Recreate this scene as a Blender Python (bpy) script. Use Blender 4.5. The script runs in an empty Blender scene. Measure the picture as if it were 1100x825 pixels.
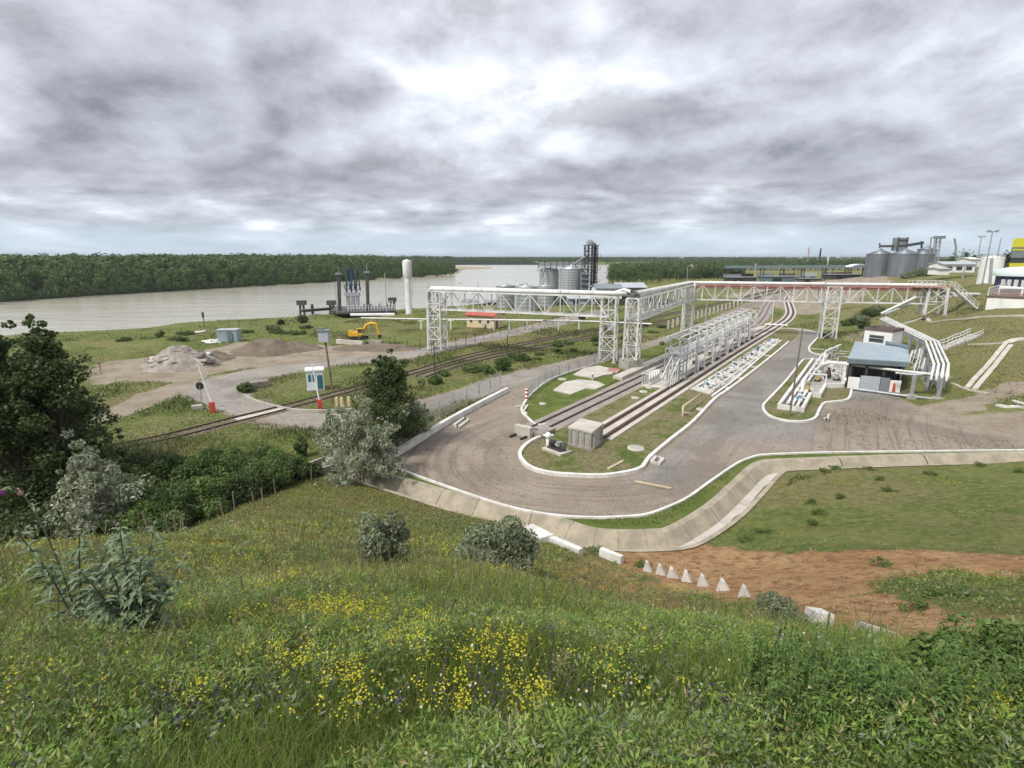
import bpy, math, random
import numpy as np
from mathutils import Vector
from mathutils.geometry import delaunay_2d_cdt

random.seed(11)
RNG = np.random.default_rng(11)
scene = bpy.context.scene
COL = scene.collection
R = math.radians

# ------------------------------------------------------------------ camera model
EYE = 16.0                      # metres of the eye above the yard
FPX, CX, CY = 580.0, 550.0, 412.5
PITCH = math.atan(137.5 / FPX)
SP, CP = math.sin(PITCH), math.cos(PITCH)


def ray(px, py):
    u = (px - CX) / FPX
    v = (CY - py) / FPX
    return u, CP + v * SP, -SP + v * CP


def P(px, py, z=0.0):
    """point seen at a pixel of the photograph, at height z"""
    u, f, up = ray(px, py)
    t = (z - EYE) / up
    return Vector((u * t, f * t, z))


def D(px, py, y):
    """point seen at a pixel, at distance y ahead of the camera"""
    u, f, up = ray(px, py)
    t = y / f
    return Vector((u * t, y, EYE + up * t))


def pix(p):
    x, y, z = p[0], p[1], p[2] - EYE
    d = y * CP - z * SP
    return (CX + FPX * x / d, CY - FPX * (y * SP + z * CP) / d)


# ------------------------------------------------------------------ object helpers
def tag(o, label=None, cat=None, group=None, kind=None):
    if label: o['label'] = label
    if cat: o['category'] = cat
    if group: o['group'] = group
    if kind: o['kind'] = kind
    return o


def thing(name, label, cat, loc, group=None, rz=0.0):
    o = bpy.data.objects.new(name, None)
    COL.objects.link(o)
    o.location = loc
    o.rotation_euler = (0, 0, rz)
    o.empty_display_size = 0.2
    return tag(o, label, cat, group)


def children_of(o):
    return [c for c in bpy.data.objects if c.parent == o]


_kids = {}


def copy_tree(o, loc=None, rz=None, label=None, group=None, scale=None, parent=None):
    c = o.copy()
    COL.objects.link(c)
    if parent: c.parent = parent
    if loc is not None: c.location = loc
    if rz is not None: c.rotation_euler = (0, 0, rz)
    if scale is not None: c.scale = (scale, scale, scale) if not hasattr(scale, '__len__') else scale
    if label: c['label'] = label
    if group: c['group'] = group
    for k in o.children:
        copy_tree(k, parent=c)
    return c


class MB:
    """collects shapes in world coordinates, links them as one mesh object"""
    def __init__(self):
        self.v, self.f, self.s = [], [], []

    def add(self, vs, fs, smooth=False):
        b = len(self.v)
        self.v.extend([tuple(p) for p in vs])
        self.f.extend([tuple(i + b for i in f) for f in fs])
        self.s.extend([smooth] * len(fs))
        return self

    def box(self, c, size, rz=0.0):
        c = Vector(c)
        sx, sy, sz = size[0] / 2, size[1] / 2, size[2] / 2
        ca, sa = math.cos(rz), math.sin(rz)
        vs = []
        for dz in (-sz, sz):
            for dx, dy in ((-sx, -sy), (sx, -sy), (sx, sy), (-sx, sy)):
                vs.append((c.x + dx * ca - dy * sa, c.y + dx * sa + dy * ca, c.z + dz))
        return self.add(vs, [(0, 3, 2, 1), (4, 5, 6, 7), (0, 1, 5, 4), (1, 2, 6, 5), (2, 3, 7, 6), (3, 0, 4, 7)])

    def beam(self, p, q, w, h=None):
        p, q = Vector(p), Vector(q)
        h = h or w
        d = (q - p)
        if d.length < 1e-6: return self
        d.normalize()
        up = Vector((0, 0, 1)) if abs(d.z) < 0.95 else Vector((0, 1, 0))
        a = d.cross(up).normalized() * (w / 2)
        b = a.cross(d).normalized() * (h / 2)
        vs = [p - a - b, p + a - b, p + a + b, p - a + b, q - a - b, q + a - b, q + a + b, q - a + b]
        return self.add(vs, [(0, 1, 2, 3), (7, 6, 5, 4), (1, 0, 4, 5), (2, 1, 5, 6), (3, 2, 6, 7), (0, 3, 7, 4)])

    def path(self, pts, r, n=8, r2=None):
        pts = [Vector(p) for p in pts]
        m = len(pts)
        tang = []
        for i in range(m):
            a = pts[max(0, i - 1)]
            b = pts[min(m - 1, i + 1)]
            t = (b - a)
            tang.append(t.normalized() if t.length > 1e-9 else Vector((0, 0, 1)))
        up = Vector((0, 0, 1)) if abs(tang[0].z) < 0.9 else Vector((0, 1, 0))
        a = tang[0].cross(up).normalized()
        vs, fs = [], []
        for i in range(m):
            a = (a - tang[i] * a.dot(tang[i]))
            a = a.normalized() if a.length > 1e-6 else tang[i].orthogonal().normalized()
            b = tang[i].cross(a)
            rr = r if r2 is None else r + (r2 - r) * i / (m - 1)
            if 0 < i < m - 1:
                d1 = (pts[i] - pts[i - 1]).normalized()
                rr = rr / max(0.5, d1.dot(tang[i]))
            for k in range(n):
                w = 2 * math.pi * k / n
                vs.append(pts[i] + a * (rr * math.cos(w)) + b * (rr * math.sin(w)))
        for i in range(m - 1):
            for k in range(n):
                k2 = (k + 1) % n
                fs.append((i * n + k, i * n + k2, (i + 1) * n + k2, (i + 1) * n + k))
        self.add(vs, fs, True)
        self.add(vs[:n], [tuple(reversed(range(n)))])
        return self.add(vs[-n:], [tuple(range(n))])

    def tube(self, p, q, r, n=8, r2=None):
        return self.path([p, q], r, n, r2)

    def lathe(self, c, prof, n=24, smooth=True):
        c = Vector(c)
        vs, fs = [], []
        for r, z in prof:
            for k in range(n):
                w = 2 * math.pi * k / n
                vs.append((c.x + r * math.cos(w), c.y + r * math.sin(w), c.z + z))
        for i in range(len(prof) - 1):
            for k in range(n):
                k2 = (k + 1) % n
                fs.append((i * n + k, i * n + k2, (i + 1) * n + k2, (i + 1) * n + k))
        self.add(vs, fs, smooth)
        if prof[0][0] > 1e-3: self.add(vs[:n], [tuple(reversed(range(n)))])
        if prof[-1][0] > 1e-3: self.add(vs[-n:], [tuple(range(n))])
        return self

    def ring(self, c, rad, r, axis, n=14, m=6):
        axis = Vector(axis).normalized()
        a = axis.orthogonal().normalized()
        b = axis.cross(a)
        c = Vector(c)
        vs, fs = [], []
        for i in range(n):
            w = 2 * math.pi * i / n
            e = a * math.cos(w) + b * math.sin(w)
            for k in range(m):
                q = 2 * math.pi * k / m
                vs.append(c + e * (rad + r * math.cos(q)) + axis * (r * math.sin(q)))
        for i in range(n):
            for k in range(m):
                i2, k2 = (i + 1) % n, (k + 1) % m
                fs.append((i * m + k, i2 * m + k, i2 * m + k2, i * m + k2))
        return self.add(vs, fs, True)

    def prism(self, poly, z0, z1, top=None):
        """poly: list of xy; z0/z1 floats"""
        n = len(poly)
        area = sum(poly[i][0] * poly[(i + 1) % n][1] - poly[(i + 1) % n][0] * poly[i][1] for i in range(n))
        if area < 0: poly = list(reversed(poly))
        vs = [(p[0], p[1], z0) for p in poly] + [(p[0], p[1], z1) for p in poly]
        fs = [tuple(reversed(range(n))), tuple(range(n, 2 * n))]
        fs += [(i, (i + 1) % n, n + (i + 1) % n, n + i) for i in range(n)]
        return self.add(vs, fs)

    def hexa(self, b4, t4):
        """box from four bottom and four top points"""
        vs = list(b4) + list(t4)
        return self.add(vs, [(3, 2, 1, 0), (4, 5, 6, 7), (0, 1, 5, 4), (1, 2, 6, 5), (2, 3, 7, 6), (3, 0, 4, 7)])

    def quad(self, a, b, c, d):
        return self.add([a, b, c, d], [(0, 1, 2, 3)])

    def sweep(self, pts, w, h0, h1, closed=False):
        """rectangular section swept along pts (xyz), h0..h1 above the points"""
        pts = [Vector(p) for p in pts]
        m = len(pts)
        vs, fs = [], []
        for i in range(m):
            if closed:
                a, b = pts[i - 1], pts[(i + 1) % m]
            else:
                a, b = pts[max(0, i - 1)], pts[min(m - 1, i + 1)]
            t = Vector((b.x - a.x, b.y - a.y, 0))
            t = t.normalized() if t.length > 1e-9 else Vector((1, 0, 0))
            nrm = Vector((-t.y, t.x, 0)) * (w / 2)
            p = pts[i]
            for s, h in ((1, h0), (-1, h0), (-1, h1), (1, h1)):
                q = p + nrm * s
                vs.append((q.x, q.y, p.z + h))
        rng = m if closed else m - 1
        for i in range(rng):
            j = (i + 1) % m
            for k in range(4):
                k2 = (k + 1) % 4
                fs.append((i * 4 + k, j * 4 + k, j * 4 + k2, i * 4 + k2))
        if not closed:
            fs.append((0, 1, 2, 3))
            fs.append(tuple((m - 1) * 4 + k for k in (3, 2, 1, 0)))
        return self.add(vs, fs)

    def build(self, name, mat, parent=None, smooth=None):
        me = bpy.data.meshes.new(name)
        off = Vector((0, 0, 0))
        root = parent
        while root is not None:
            off += root.location
            root = root.parent
        vs = self.v
        if parent is None and vs:
            a = np.array(vs)
            lo, hi = a.min(0), a.max(0)
            off = Vector(((lo[0] + hi[0]) / 2, (lo[1] + hi[1]) / 2, lo[2]))
        me.from_pydata([(p[0] - off.x, p[1] - off.y, p[2] - off.z) for p in vs], [], self.f)
        me.polygons.foreach_set('use_smooth', self.s)
        me.validate()
        me.update()
        o = bpy.data.objects.new(name, me)
        COL.objects.link(o)
        if mat: me.materials.append(mat)
        if parent: o.parent = parent
        else: o.location = off
        return o


def np_mesh(name, verts, faces, mat, loc=(0, 0, 0), parent=None, attrs=None, smooth=False):
    """verts Nx3 array, faces MxK array (all faces with K corners)"""
    me = bpy.data.meshes.new(name)
    verts = np.asarray(verts, dtype=np.float32)
    faces = np.asarray(faces, dtype=np.int32)
    m, k = faces.shape
    me.vertices.add(len(verts))
    me.vertices.foreach_set('co', (verts - np.array(loc, dtype=np.float32)).ravel())
    me.loops.add(m * k)
    me.loops.foreach_set('vertex_index', faces.ravel())
    me.polygons.add(m)
    me.polygons.foreach_set('loop_start', np.arange(0, m * k, k, dtype=np.int32))
    if smooth: me.polygons.foreach_set('use_smooth', np.ones(m, dtype=bool))
    for nm, arr in (attrs or {}).items():
        arr = np.asarray(arr, dtype=np.float32)
        if arr.ndim == 1:
            at = me.attributes.new(nm, 'FLOAT', 'POINT')
            at.data.foreach_set('value', arr)
        else:
            at = me.attributes.new(nm, 'FLOAT_COLOR', 'POINT')
            a4 = np.ones((len(arr), 4), dtype=np.float32)
            a4[:, :3] = arr
            at.data.foreach_set('color', a4.ravel())
    me.update(calc_edges=True)
    me.validate()
    o = bpy.data.objects.new(name, me)
    COL.objects.link(o)
    if mat: me.materials.append(mat)
    o.location = loc
    if parent:
        o.parent = parent
        o.location = (0, 0, 0)
    return o


def spline(pts, n=6, closed=False):
    """Catmull-Rom through 2-D or 3-D points"""
    pts = [Vector(p) for p in pts]
    m = len(pts)
    out = []
    rng = m if closed else m - 1
    for i in range(rng):
        if closed:
            p0, p1, p2, p3 = pts[i - 1], pts[i], pts[(i + 1) % m], pts[(i + 2) % m]
        else:
            p0, p1, p2, p3 = pts[max(0, i - 1)], pts[i], pts[i + 1], pts[min(m - 1, i + 2)]
        for k in range(n):
            t = k / n
            out.append(0.5 * ((2 * p1) + (p2 - p0) * t + (2 * p0 - 5 * p1 + 4 * p2 - p3) * t * t + (3 * p1 - p0 - 3 * p2 + p3) * t ** 3))
    if not closed: out.append(pts[-1])
    return out


def pip(x, y, poly):
    """points in polygon, vectorised"""
    poly = np.asarray([(p[0], p[1]) for p in poly], dtype=float)
    inside = np.zeros(x.shape, dtype=bool)
    n = len(poly)
    for i in range(n):
        x1, y1 = poly[i]
        x2, y2 = poly[(i + 1) % n]
        if y1 == y2: continue
        c = ((y1 > y) != (y2 > y)) & (x < (x2 - x1) * (y - y1) / (y2 - y1) + x1)
        inside ^= c
    return inside


def segdist(x, y, line, closed=False):
    line = np.asarray([(p[0], p[1]) for p in line], dtype=float)
    n = len(line)
    best = np.full(x.shape, 1e9)
    for i in range(n if closed else n - 1):
        x1, y1 = line[i]
        x2, y2 = line[(i + 1) % n]
        dx, dy = x2 - x1, y2 - y1
        L = dx * dx + dy * dy
        if L < 1e-12: continue
        t = np.clip(((x - x1) * dx + (y - y1) * dy) / L, 0, 1)
        best = np.minimum(best, np.hypot(x - x1 - t * dx, y - y1 - t * dy))
    return best


def sdist(x, y, poly):
    """signed distance, negative inside"""
    d = segdist(x, y, poly, True)
    return np.where(pip(x, y, poly), -d, d)


def sstep(a, b, x):
    t = np.clip((x - a) / (b - a), 0, 1)
    return t * t * (3 - 2 * t)


def vnoise(x, y, scale=1.0, seed=0):
    """cheap smooth value noise, vectorised, 0..1"""
    x = np.asarray(x) * scale
    y = np.asarray(y) * scale
    xi, yi = np.floor(x).astype(np.int64), np.floor(y).astype(np.int64)
    xf, yf = x - xi, y - yi
    xf = xf * xf * (3 - 2 * xf)
    yf = yf * yf * (3 - 2 * yf)

    def h(a, b):
        n = (a * 374761393 + b * 668265263 + seed * 144665) & 0x7fffffff
        n = ((n ^ (n >> 13)) * 1274126177) & 0x7fffffff
        n = n ^ (n >> 16)
        return (n & 0xffff) / 65535.0
    return (h(xi, yi) * (1 - xf) + h(xi + 1, yi) * xf) * (1 - yf) + (h(xi, yi + 1) * (1 - xf) + h(xi + 1, yi + 1) * xf) * yf


def fbm(x, y, scale, oct=4, seed=0):
    s, a, t = 0, 0.5, 0
    for i in range(oct):
        s = s + a * vnoise(x, y, scale * 2 ** i, seed + i * 7)
        t += a
        a *= 0.5
    return s / t


# ------------------------------------------------------------------ materials
def nodes_of(name):
    m = bpy.data.materials.new(name)
    m.use_nodes = True
    nt = m.node_tree
    b = nt.nodes['Principled BSDF']
    return m, nt, b


class NT:
    def __init__(self, nt):
        self.nt, self.L = nt, nt.links

    def n(self, typ, **kw):
        o = self.nt.nodes.new(typ)
        for k, v in kw.items(): setattr(o, k, v)
        return o

    def set(self, sock, v):
        if hasattr(v, 'is_linked') or isinstance(v, bpy.types.NodeSocket): self.L.new(v, sock)
        elif isinstance(v, (tuple, list)) and len(v) == 3 and sock.type == 'RGBA': sock.default_value = (*v, 1)
        else: sock.default_value = v

    def math(self, op, a, b=0.0, c=None, clamp=False):
        o = self.n('ShaderNodeMath', operation=op, use_clamp=clamp)
        self.set(o.inputs[0], a)
        self.set(o.inputs[1], b)
        if c is not None: self.set(o.inputs[2], c)
        return o.outputs[0]

    def mix(self, f, a, b, blend='MIX'):
        o = self.n('ShaderNodeMix', data_type='RGBA', blend_type=blend)
        self.set(o.inputs[0], f)
        self.set(o.inputs[6], a)
        self.set(o.inputs[7], b)
        return o.outputs[2]

    def noise(self, vec, scale, detail=4, rough=0.55, dist=0.0, dim='3D'):
        o = self.n('ShaderNodeTexNoise', noise_dimensions=dim)
        if vec is not None: self.L.new(vec, o.inputs['Vector'])
        o.inputs['Scale'].default_value = scale
        o.inputs['Detail'].default_value = detail
        o.inputs['Roughness'].default_value = rough
        o.inputs['Distortion'].default_value = dist
        return o.outputs['Fac']

    def ramp(self, f, stops):
        o = self.n('ShaderNodeValToRGB')
        e = o.color_ramp.elements
        while len(e) < len(stops): e.new(0.5)
        for s, (p, c) in zip(e, stops):
            s.position = p
            s.color = (*c, 1) if hasattr(c, '__len__') else (c, c, c, 1)
        self.L.new(f, o.inputs[0])
        return o.outputs[0]

    def smooth(self, x, a, b):
        o = self.n('ShaderNodeMapRange', interpolation_type='SMOOTHSTEP')
        self.L.new(x, o.inputs[0])
        o.inputs[1].default_value = a
        o.inputs[2].default_value = b
        return o.outputs[0]

    def attr(self, name, col=False):
        o = self.n('ShaderNodeAttribute', attribute_name=name)
        return o.outputs['Color'] if col else o.outputs['Fac']

    def pos(self):
        return self.n('ShaderNodeNewGeometry').outputs['Position']

    def mapping(self, vec, scale=(1, 1, 1), rot=(0, 0, 0)):
        o = self.n('ShaderNodeMapping')
        self.L.new(vec, o.inputs[0])
        o.inputs['Scale'].default_value = scale
        o.inputs['Rotation'].default_value = rot
        return o.outputs[0]

    def bump(self, h, strength, dist):
        o = self.n('ShaderNodeBump')
        o.inputs['Strength'].default_value = strength
        o.inputs['Distance'].default_value = dist
        self.L.new(h, o.inputs['Height'])
        return o.outputs[0]


def mat(name, c, c2=None, scale=1.5, rough=0.7, metal=0.0, bump=0.0, dirt=None, spec=0.3, streak=False, bscale=None):
    """surface with an uneven colour: c to c2 over a broad noise, a speckle of dirt, optional vertical streaks"""
    m, nt, b = nodes_of(name)
    w = NT(nt)
    p = w.pos()
    c2 = c2 or tuple(x * 0.82 for x in c)
    n1 = w.noise(p, scale, 6, 0.6)
    col = w.mix(w.smooth(n1, 0.32, 0.68), c, c2)
    if dirt:
        pp = w.mapping(p, (1, 1, 0.12)) if streak else p
        n2 = w.noise(pp, scale * 3.1, 8, 0.65)
        col = w.mix(w.math('MULTIPLY', w.smooth(n2, 0.52, 0.75), 0.75), col, dirt)
    w.L.new(col, b.inputs['Base Color'])
    b.inputs['Roughness'].default_value = rough
    b.inputs['Metallic'].default_value = metal
    b.inputs['Specular IOR Level'].default_value = spec
    if bump:
        n3 = w.noise(p, bscale or scale * 12, 5, 0.6)
        w.L.new(w.bump(n3, 0.6, bump), b.inputs['Normal'])
    return m


def leaf_mat(name, rough=0.55, trans=0.25):
    """colour per leaf clump from the attribute 'tint' """
    m, nt, b = nodes_of(name)
    w = NT(nt)
    c = w.attr('tint', True)
    n = w.noise(w.pos(), 3.0, 3)
    col = w.mix(w.smooth(n, 0.3, 0.7), c, w.mix(0.25, c, (0.03, 0.04, 0.012), 'MIX'))
    w.L.new(col, b.inputs['Base Color'])
    b.inputs['Roughness'].default_value = rough
    b.inputs['Specular IOR Level'].default_value = 0.2
    tr = w.n('ShaderNodeBsdfTranslucent')
    w.L.new(c, tr.inputs['Color'])
    mx = w.n('ShaderNodeMixShader')
    mx.inputs[0].default_value = trans
    w.L.new(b.outputs[0], mx.inputs[1])
    w.L.new(tr.outputs[0], mx.inputs[2])
    w.L.new(mx.outputs[0], nt.nodes['Material Output'].inputs['Surface'])
    return m


M = {
    'white_steel': mat('white_painted_steel', (0.70, 0.695, 0.67), (0.56, 0.555, 0.53), 0.5, 0.5, 0, 0, (0.33, 0.25, 0.185), streak=True),
    'grey_steel': mat('grey_galvanised_steel', (0.42, 0.44, 0.45), (0.31, 0.33, 0.34), 0.8, 0.45, 0.3, 0, (0.22, 0.19, 0.17), streak=True),
    'dark_steel': mat('dark_steel', (0.05, 0.055, 0.06), (0.09, 0.085, 0.08), 1.0, 0.6, 0.3, 0, (0.14, 0.08, 0.05)),
    'navy_steel': mat('dark_blue_steel', (0.03, 0.05, 0.10), (0.05, 0.07, 0.12), 1.0, 0.5, 0.2),
    'red_steel': mat('faded_red_steel', (0.33, 0.13, 0.105), (0.42, 0.24, 0.21), 0.6, 0.6, 0, 0, (0.5, 0.42, 0.38)),
    'rust_steel': mat('rusty_steel', (0.095, 0.055, 0.04), (0.065, 0.04, 0.03), 2.0, 0.8, 0.1, 0, (0.14, 0.09, 0.06)),
    'rail': mat('rail_steel', (0.095, 0.06, 0.045), (0.07, 0.045, 0.034), 1.2, 0.6, 0.2),
    'concrete': mat('concrete', (0.40, 0.38, 0.34), (0.30, 0.285, 0.25), 0.7, 0.85, 0, 0.01, (0.22, 0.20, 0.17)),
    'pale_concrete': mat('pale_concrete', (0.50, 0.47, 0.41), (0.40, 0.37, 0.32), 0.6, 0.85, 0, 0.01, (0.34, 0.31, 0.27)),
    'channel': mat('drain_concrete', (0.37, 0.32, 0.235), (0.25, 0.22, 0.165), 0.9, 0.9, 0, 0.015, (0.16, 0.145, 0.115)),
    'kerb': mat('whitewashed_kerb', (0.68, 0.665, 0.63), (0.52, 0.50, 0.46), 0.9, 0.75, 0, 0.006, (0.30, 0.26, 0.21)),
    'white_wall': mat('white_render', (0.78, 0.77, 0.74), (0.70, 0.69, 0.66), 0.5, 0.8, 0, 0.004, (0.50, 0.47, 0.43), streak=True),
    'white_plastic': mat('white_panel', (0.78, 0.79, 0.79), (0.70, 0.71, 0.72), 1.0, 0.4),
    'cream_wall': mat('cream_render', (0.62, 0.50, 0.31), (0.54, 0.43, 0.27), 0.7, 0.85, 0, 0.004, (0.40, 0.32, 0.21), streak=True),
    'red_tile': mat('red_roof_sheet', (0.42, 0.10, 0.07), (0.33, 0.085, 0.06), 1.0, 0.6),
    'blue_roof': mat('blue_grey_roof_sheet', (0.31, 0.37, 0.41), (0.26, 0.315, 0.35), 0.4, 0.5, 0.1, 0, (0.37, 0.42, 0.44), streak=False),
    'blue_fascia': mat('blue_grey_fascia', (0.15, 0.20, 0.22), (0.12, 0.16, 0.18), 0.6, 0.5, 0.1),
    'brown_roof': mat('brown_roof_felt', (0.16, 0.12, 0.10), (0.12, 0.09, 0.08), 0.6, 0.8),
    'glass': mat('dark_window_glass', (0.03, 0.04, 0.045), (0.05, 0.06, 0.065), 0.8, 0.12, 0, 0, spec=0.6),
    'blue_glass': mat('blue_green_glass', (0.03, 0.13, 0.17), (0.05, 0.17, 0.20), 0.8, 0.15, 0, 0, spec=0.6),
    'yellow': mat('yellow_paint', (0.70, 0.42, 0.03), (0.60, 0.34, 0.03), 1.4, 0.5, 0, 0, (0.35, 0.22, 0.06)),
    'lime_panel': mat('yellow_green_panel', (0.66, 0.62, 0.03), (0.58, 0.55, 0.04), 0.5, 0.5),
    'grey_panel': mat('grey_panel', (0.22, 0.24, 0.25), (0.17, 0.19, 0.2), 0.5, 0.55),
    'light_grey_panel': mat('light_grey_panel', (0.40, 0.43, 0.45), (0.34, 0.37, 0.39), 0.7, 0.6),
    'blue_paint': mat('blue_paint', (0.10, 0.22, 0.32), (0.15, 0.29, 0.38), 1.4, 0.5),
    'ochre': mat('faded_ochre_paint', (0.40, 0.31, 0.13), (0.34, 0.27, 0.13), 1.4, 0.6, 0, 0, (0.20, 0.14, 0.07)),
    'red_paint': mat('red_paint', (0.50, 0.06, 0.035), (0.42, 0.06, 0.04), 1.4, 0.5),
    'rubber': mat('black_rubber', (0.02, 0.02, 0.022), (0.035, 0.033, 0.03), 2.0, 0.75),
    'wood': mat('weathered_wood', (0.20, 0.16, 0.12), (0.13, 0.105, 0.08), 2.5, 0.85, 0, 0.004),
    'pale_wood': mat('pale_plank', (0.48, 0.40, 0.28), (0.40, 0.33, 0.23), 2.5, 0.85),
    'bark': mat('bark', (0.12, 0.095, 0.07), (0.07, 0.058, 0.045), 4.0, 0.9, 0, 0.02),
    'pale_bark': mat('grey_bark', (0.22, 0.19, 0.155), (0.14, 0.12, 0.10), 4.0, 0.9, 0, 0.02),
    'rubble': mat('broken_concrete', (0.32, 0.28, 0.24), (0.20, 0.175, 0.15), 0.9, 0.95, 0, 0.03, (0.42, 0.38, 0.33)),
    'spoil': mat('spoil_earth', (0.18, 0.14, 0.105), (0.12, 0.095, 0.07), 0.5, 0.95, 0, 0.05, (0.10, 0.13, 0.045)),
    'leaf': leaf_mat('leaf', 0.5, 0.35),
    'blade': leaf_mat('grass_blade', 0.6, 0.5),
}
# ------------------------------------------------------------------ terrain heights
SHR = 0.2
ctrl = []


def cw(x, y, z): ctrl.append((x, y, z + SHR if z > 0 else z))


def cp(px, py, z):
    p = P(px, py, z)
    cw(p.x, p.y, z)


# hill the photographer stands on
for x, y, z in ((0, 0, 14.35), (0, 2.5, 13.15), (0, 5, 11.9), (0, 10, 9.25), (0, 15, 6.75), (0, 20, 4.35), (0, 25, 2.0),
                (-5, 0, 14.3), (-5, 5, 11.9), (-5, 10, 9.35), (-5, 15, 6.9), (-6, 20, 4.75), (-6, 25, 2.9), (-6, 30, 1.2),
                (-12.6, 12, 8.9), (-12.9, 14, 7.9), (-13.2, 18, 5.9), (-13.6, 25, 3.45), (-12.8, 31, 1.6),
                (-10, 0, 13.9), (-11, 6, 11.4), (-16, 0, 12.6), (-17, 8, 9.4), (-17, 13, 6.4), (-19, 20, 2.2), (-17.5, 27, 1.0),
                (5, 0, 14.3), (5, 5, 11.6), (10, 0, 14.0), (10, 5, 11.2), (20, 0, 13.6), (22, 8, 9.6), (35, 0, 13), (35, 10, 9.5),
                (0, -8, 15.5), (-15, -8, 14), (15, -8, 15.2), (40, -10, 14.5), (-40, -10, 7), (-30, 0, 7), (-28, 12, 3), (0, -25, 16), (60, 0, 12), (60, 15, 9.5)):
    cw(x, y, z)
for px, py, z in ((740, 612, 1.0), (740, 650, 3.7), (740, 690, 7.5), (660, 615, 1.4), (660, 650, 4.0), (820, 600, 1.1), (820, 560, 0.3), (820, 640, 3.8), (820, 690, 7.6),
                  (950, 515, 0.5), (950, 560, 1.9), (950, 590, 3.0), (950, 615, 4.0), (950, 650, 5.6), (950, 690, 8.0),
                  (860, 530, 0.4), (880, 590, 2.1), (1100, 500, 1.0), (1100, 545, 2.4), (1100, 590, 4.2), (1100, 640, 6.6), (1100, 700, 9.0)):
    cp(px, py, z)
# slope on the right beyond the yard
for px, py, z in ((1060, 430, 0.8), (1100, 440, 1.2), (1060, 400, 2.4), (1000, 388, 1.9), (1020, 405, 1.1), (1100, 400, 3.2), (1060, 365, 4.4), (1100, 365, 4.8), (1060, 345, 5.9),
                  (1100, 342, 6.6), (985, 365, 2.0), (955, 352, 0.9), (1000, 347, 3.6), (1060, 333, 7.0), (1100, 333, 7.3), (1060, 318, 8.0), (1055, 305, 9.2),
                  (1000, 320, 6.6), (1000, 300, 6.4), (965, 297, 4.6), (925, 297, 4.2), (960, 312, 3.2), (940, 330, 0.8), (1030, 296, 7.2), (1090, 296, 9.0)):
    cp(px, py, z)
for x, y, z in ((80, 104, 5.0), (110, 104, 7.6), (120, 60, 7), (100, 45, 4.5), (160, 100, 9.5), (200, 160, 9.5), (220, 300, 9), (420, 400, 7), (200, 20, 11), (300, 100, 10), (700, 700, 4), (600, 200, 8)):
    cw(x, y, z)
# the flat ground
for x, y in ((-12, 38.5), (-20, 34), (-25, 28), (-35, 25), (-30, 40), (-50, 30), (-50, 60), (-20, 60), (-6, 36), (-2, 33.5), (3, 31), (7, 29.8), (10.5, 29.6), (13, 30.5), (15, 33.5), (18, 38), (21, 41), (25, 43), (30, 44),
             (37, 45), (45, 46), (55, 50), (0, 45), (10, 45), (20, 50), (0, 70), (20, 70), (30, 60), (40, 55), (42, 64), (46, 62), (50, 72), (40, 85), (55, 88), (57, 107), (63, 104), (35, 110), (60, 130), (0, 110), (-40, 100), (-80, 60), (-80, 110),
             (100, 190), (60, 200), (0, 200), (-100, 200), (120, 320), (40, 320), (-100, 400), (100, 600), (300, 900), (-500, 500), (-400, 100), (-200, 50), (0, 1500), (1500, 2500), (-2500, 2500), (-1500, 300), (-100, 0), (-100, -40)):
    cw(x, y, 0)
for px, py in ((838, 348), (848, 335), (850, 322), (852, 314), (866, 308), (886, 303), (905, 300), (826, 327), (840, 317), (800, 331), (868, 345), (872, 332), (885, 322), (780, 338), (815, 345), (858, 340), (895, 310), (881, 358), (900, 345)):
    cp(px, py, 0)
_c = np.array(ctrl)
_d = np.hypot(_c[:, None, 0] - _c[None, :, 0], _c[:, None, 1] - _c[None, :, 1])
_w = np.linalg.solve(_d + np.eye(len(_c)) * 0.15, _c[:, 2])

# river water line, traced at the water's own height
WZ = -1.8
river_px = [(-260, 384), (-100, 373), (0, 367), (60, 364), (105, 361.5), (150, 358.5), (190, 353), (250, 348.5), (310, 346), (360, 341.5), (430, 337.5), (500, 332), (560, 325),
            (610, 318), (645, 309.5), (652, 303), (650, 296), (660, 291), (720, 287), (770, 285.3), (700, 284.2), (600, 284.6), (520, 284.6), (470, 284.8), (486, 288.5), (496, 291), (493, 294),
            (470, 297), (400, 300.7), (300, 306.2), (200, 312), (100, 318), (0, 325), (-120, 334), (-260, 346)]
river_xy = [P(a, b, WZ) for a, b in river_px]
river_xy = [(p.x, p.y) for p in river_xy]
bar_px = [(425, 290.5), (470, 291.3), (505, 289.6), (531, 288.6), (520, 287.6), (480, 287.4), (440, 287.6)]
bar_xy = [(P(a, b, WZ).x, P(a, b, WZ).y) for a, b in bar_px]

# drain channel at the foot of the hill (pixels)
ch_top = [(360, 497), (403, 508), (462, 525), (513, 540), (589, 557), (631, 570), (664, 573.6), (702, 573), (725, 569), (763, 546), (790, 522), (814, 500), (834.5, 495.8), (860, 494.8), (960, 491), (1110, 487.5), (1300, 484)]
ch_top = [P(a, b, 0.0) for a, b in ch_top]


def offset_line(pts, d):
    out = []
    m = len(pts)
    for i in range(m):
        a, b = pts[max(0, i - 1)], pts[min(m - 1, i + 1)]
        t = Vector((b[0] - a[0], b[1] - a[1]))
        t.normalize()
        out.append(Vector((pts[i][0] + t.y * d, pts[i][1] - t.x * d)))
    return out


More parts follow.
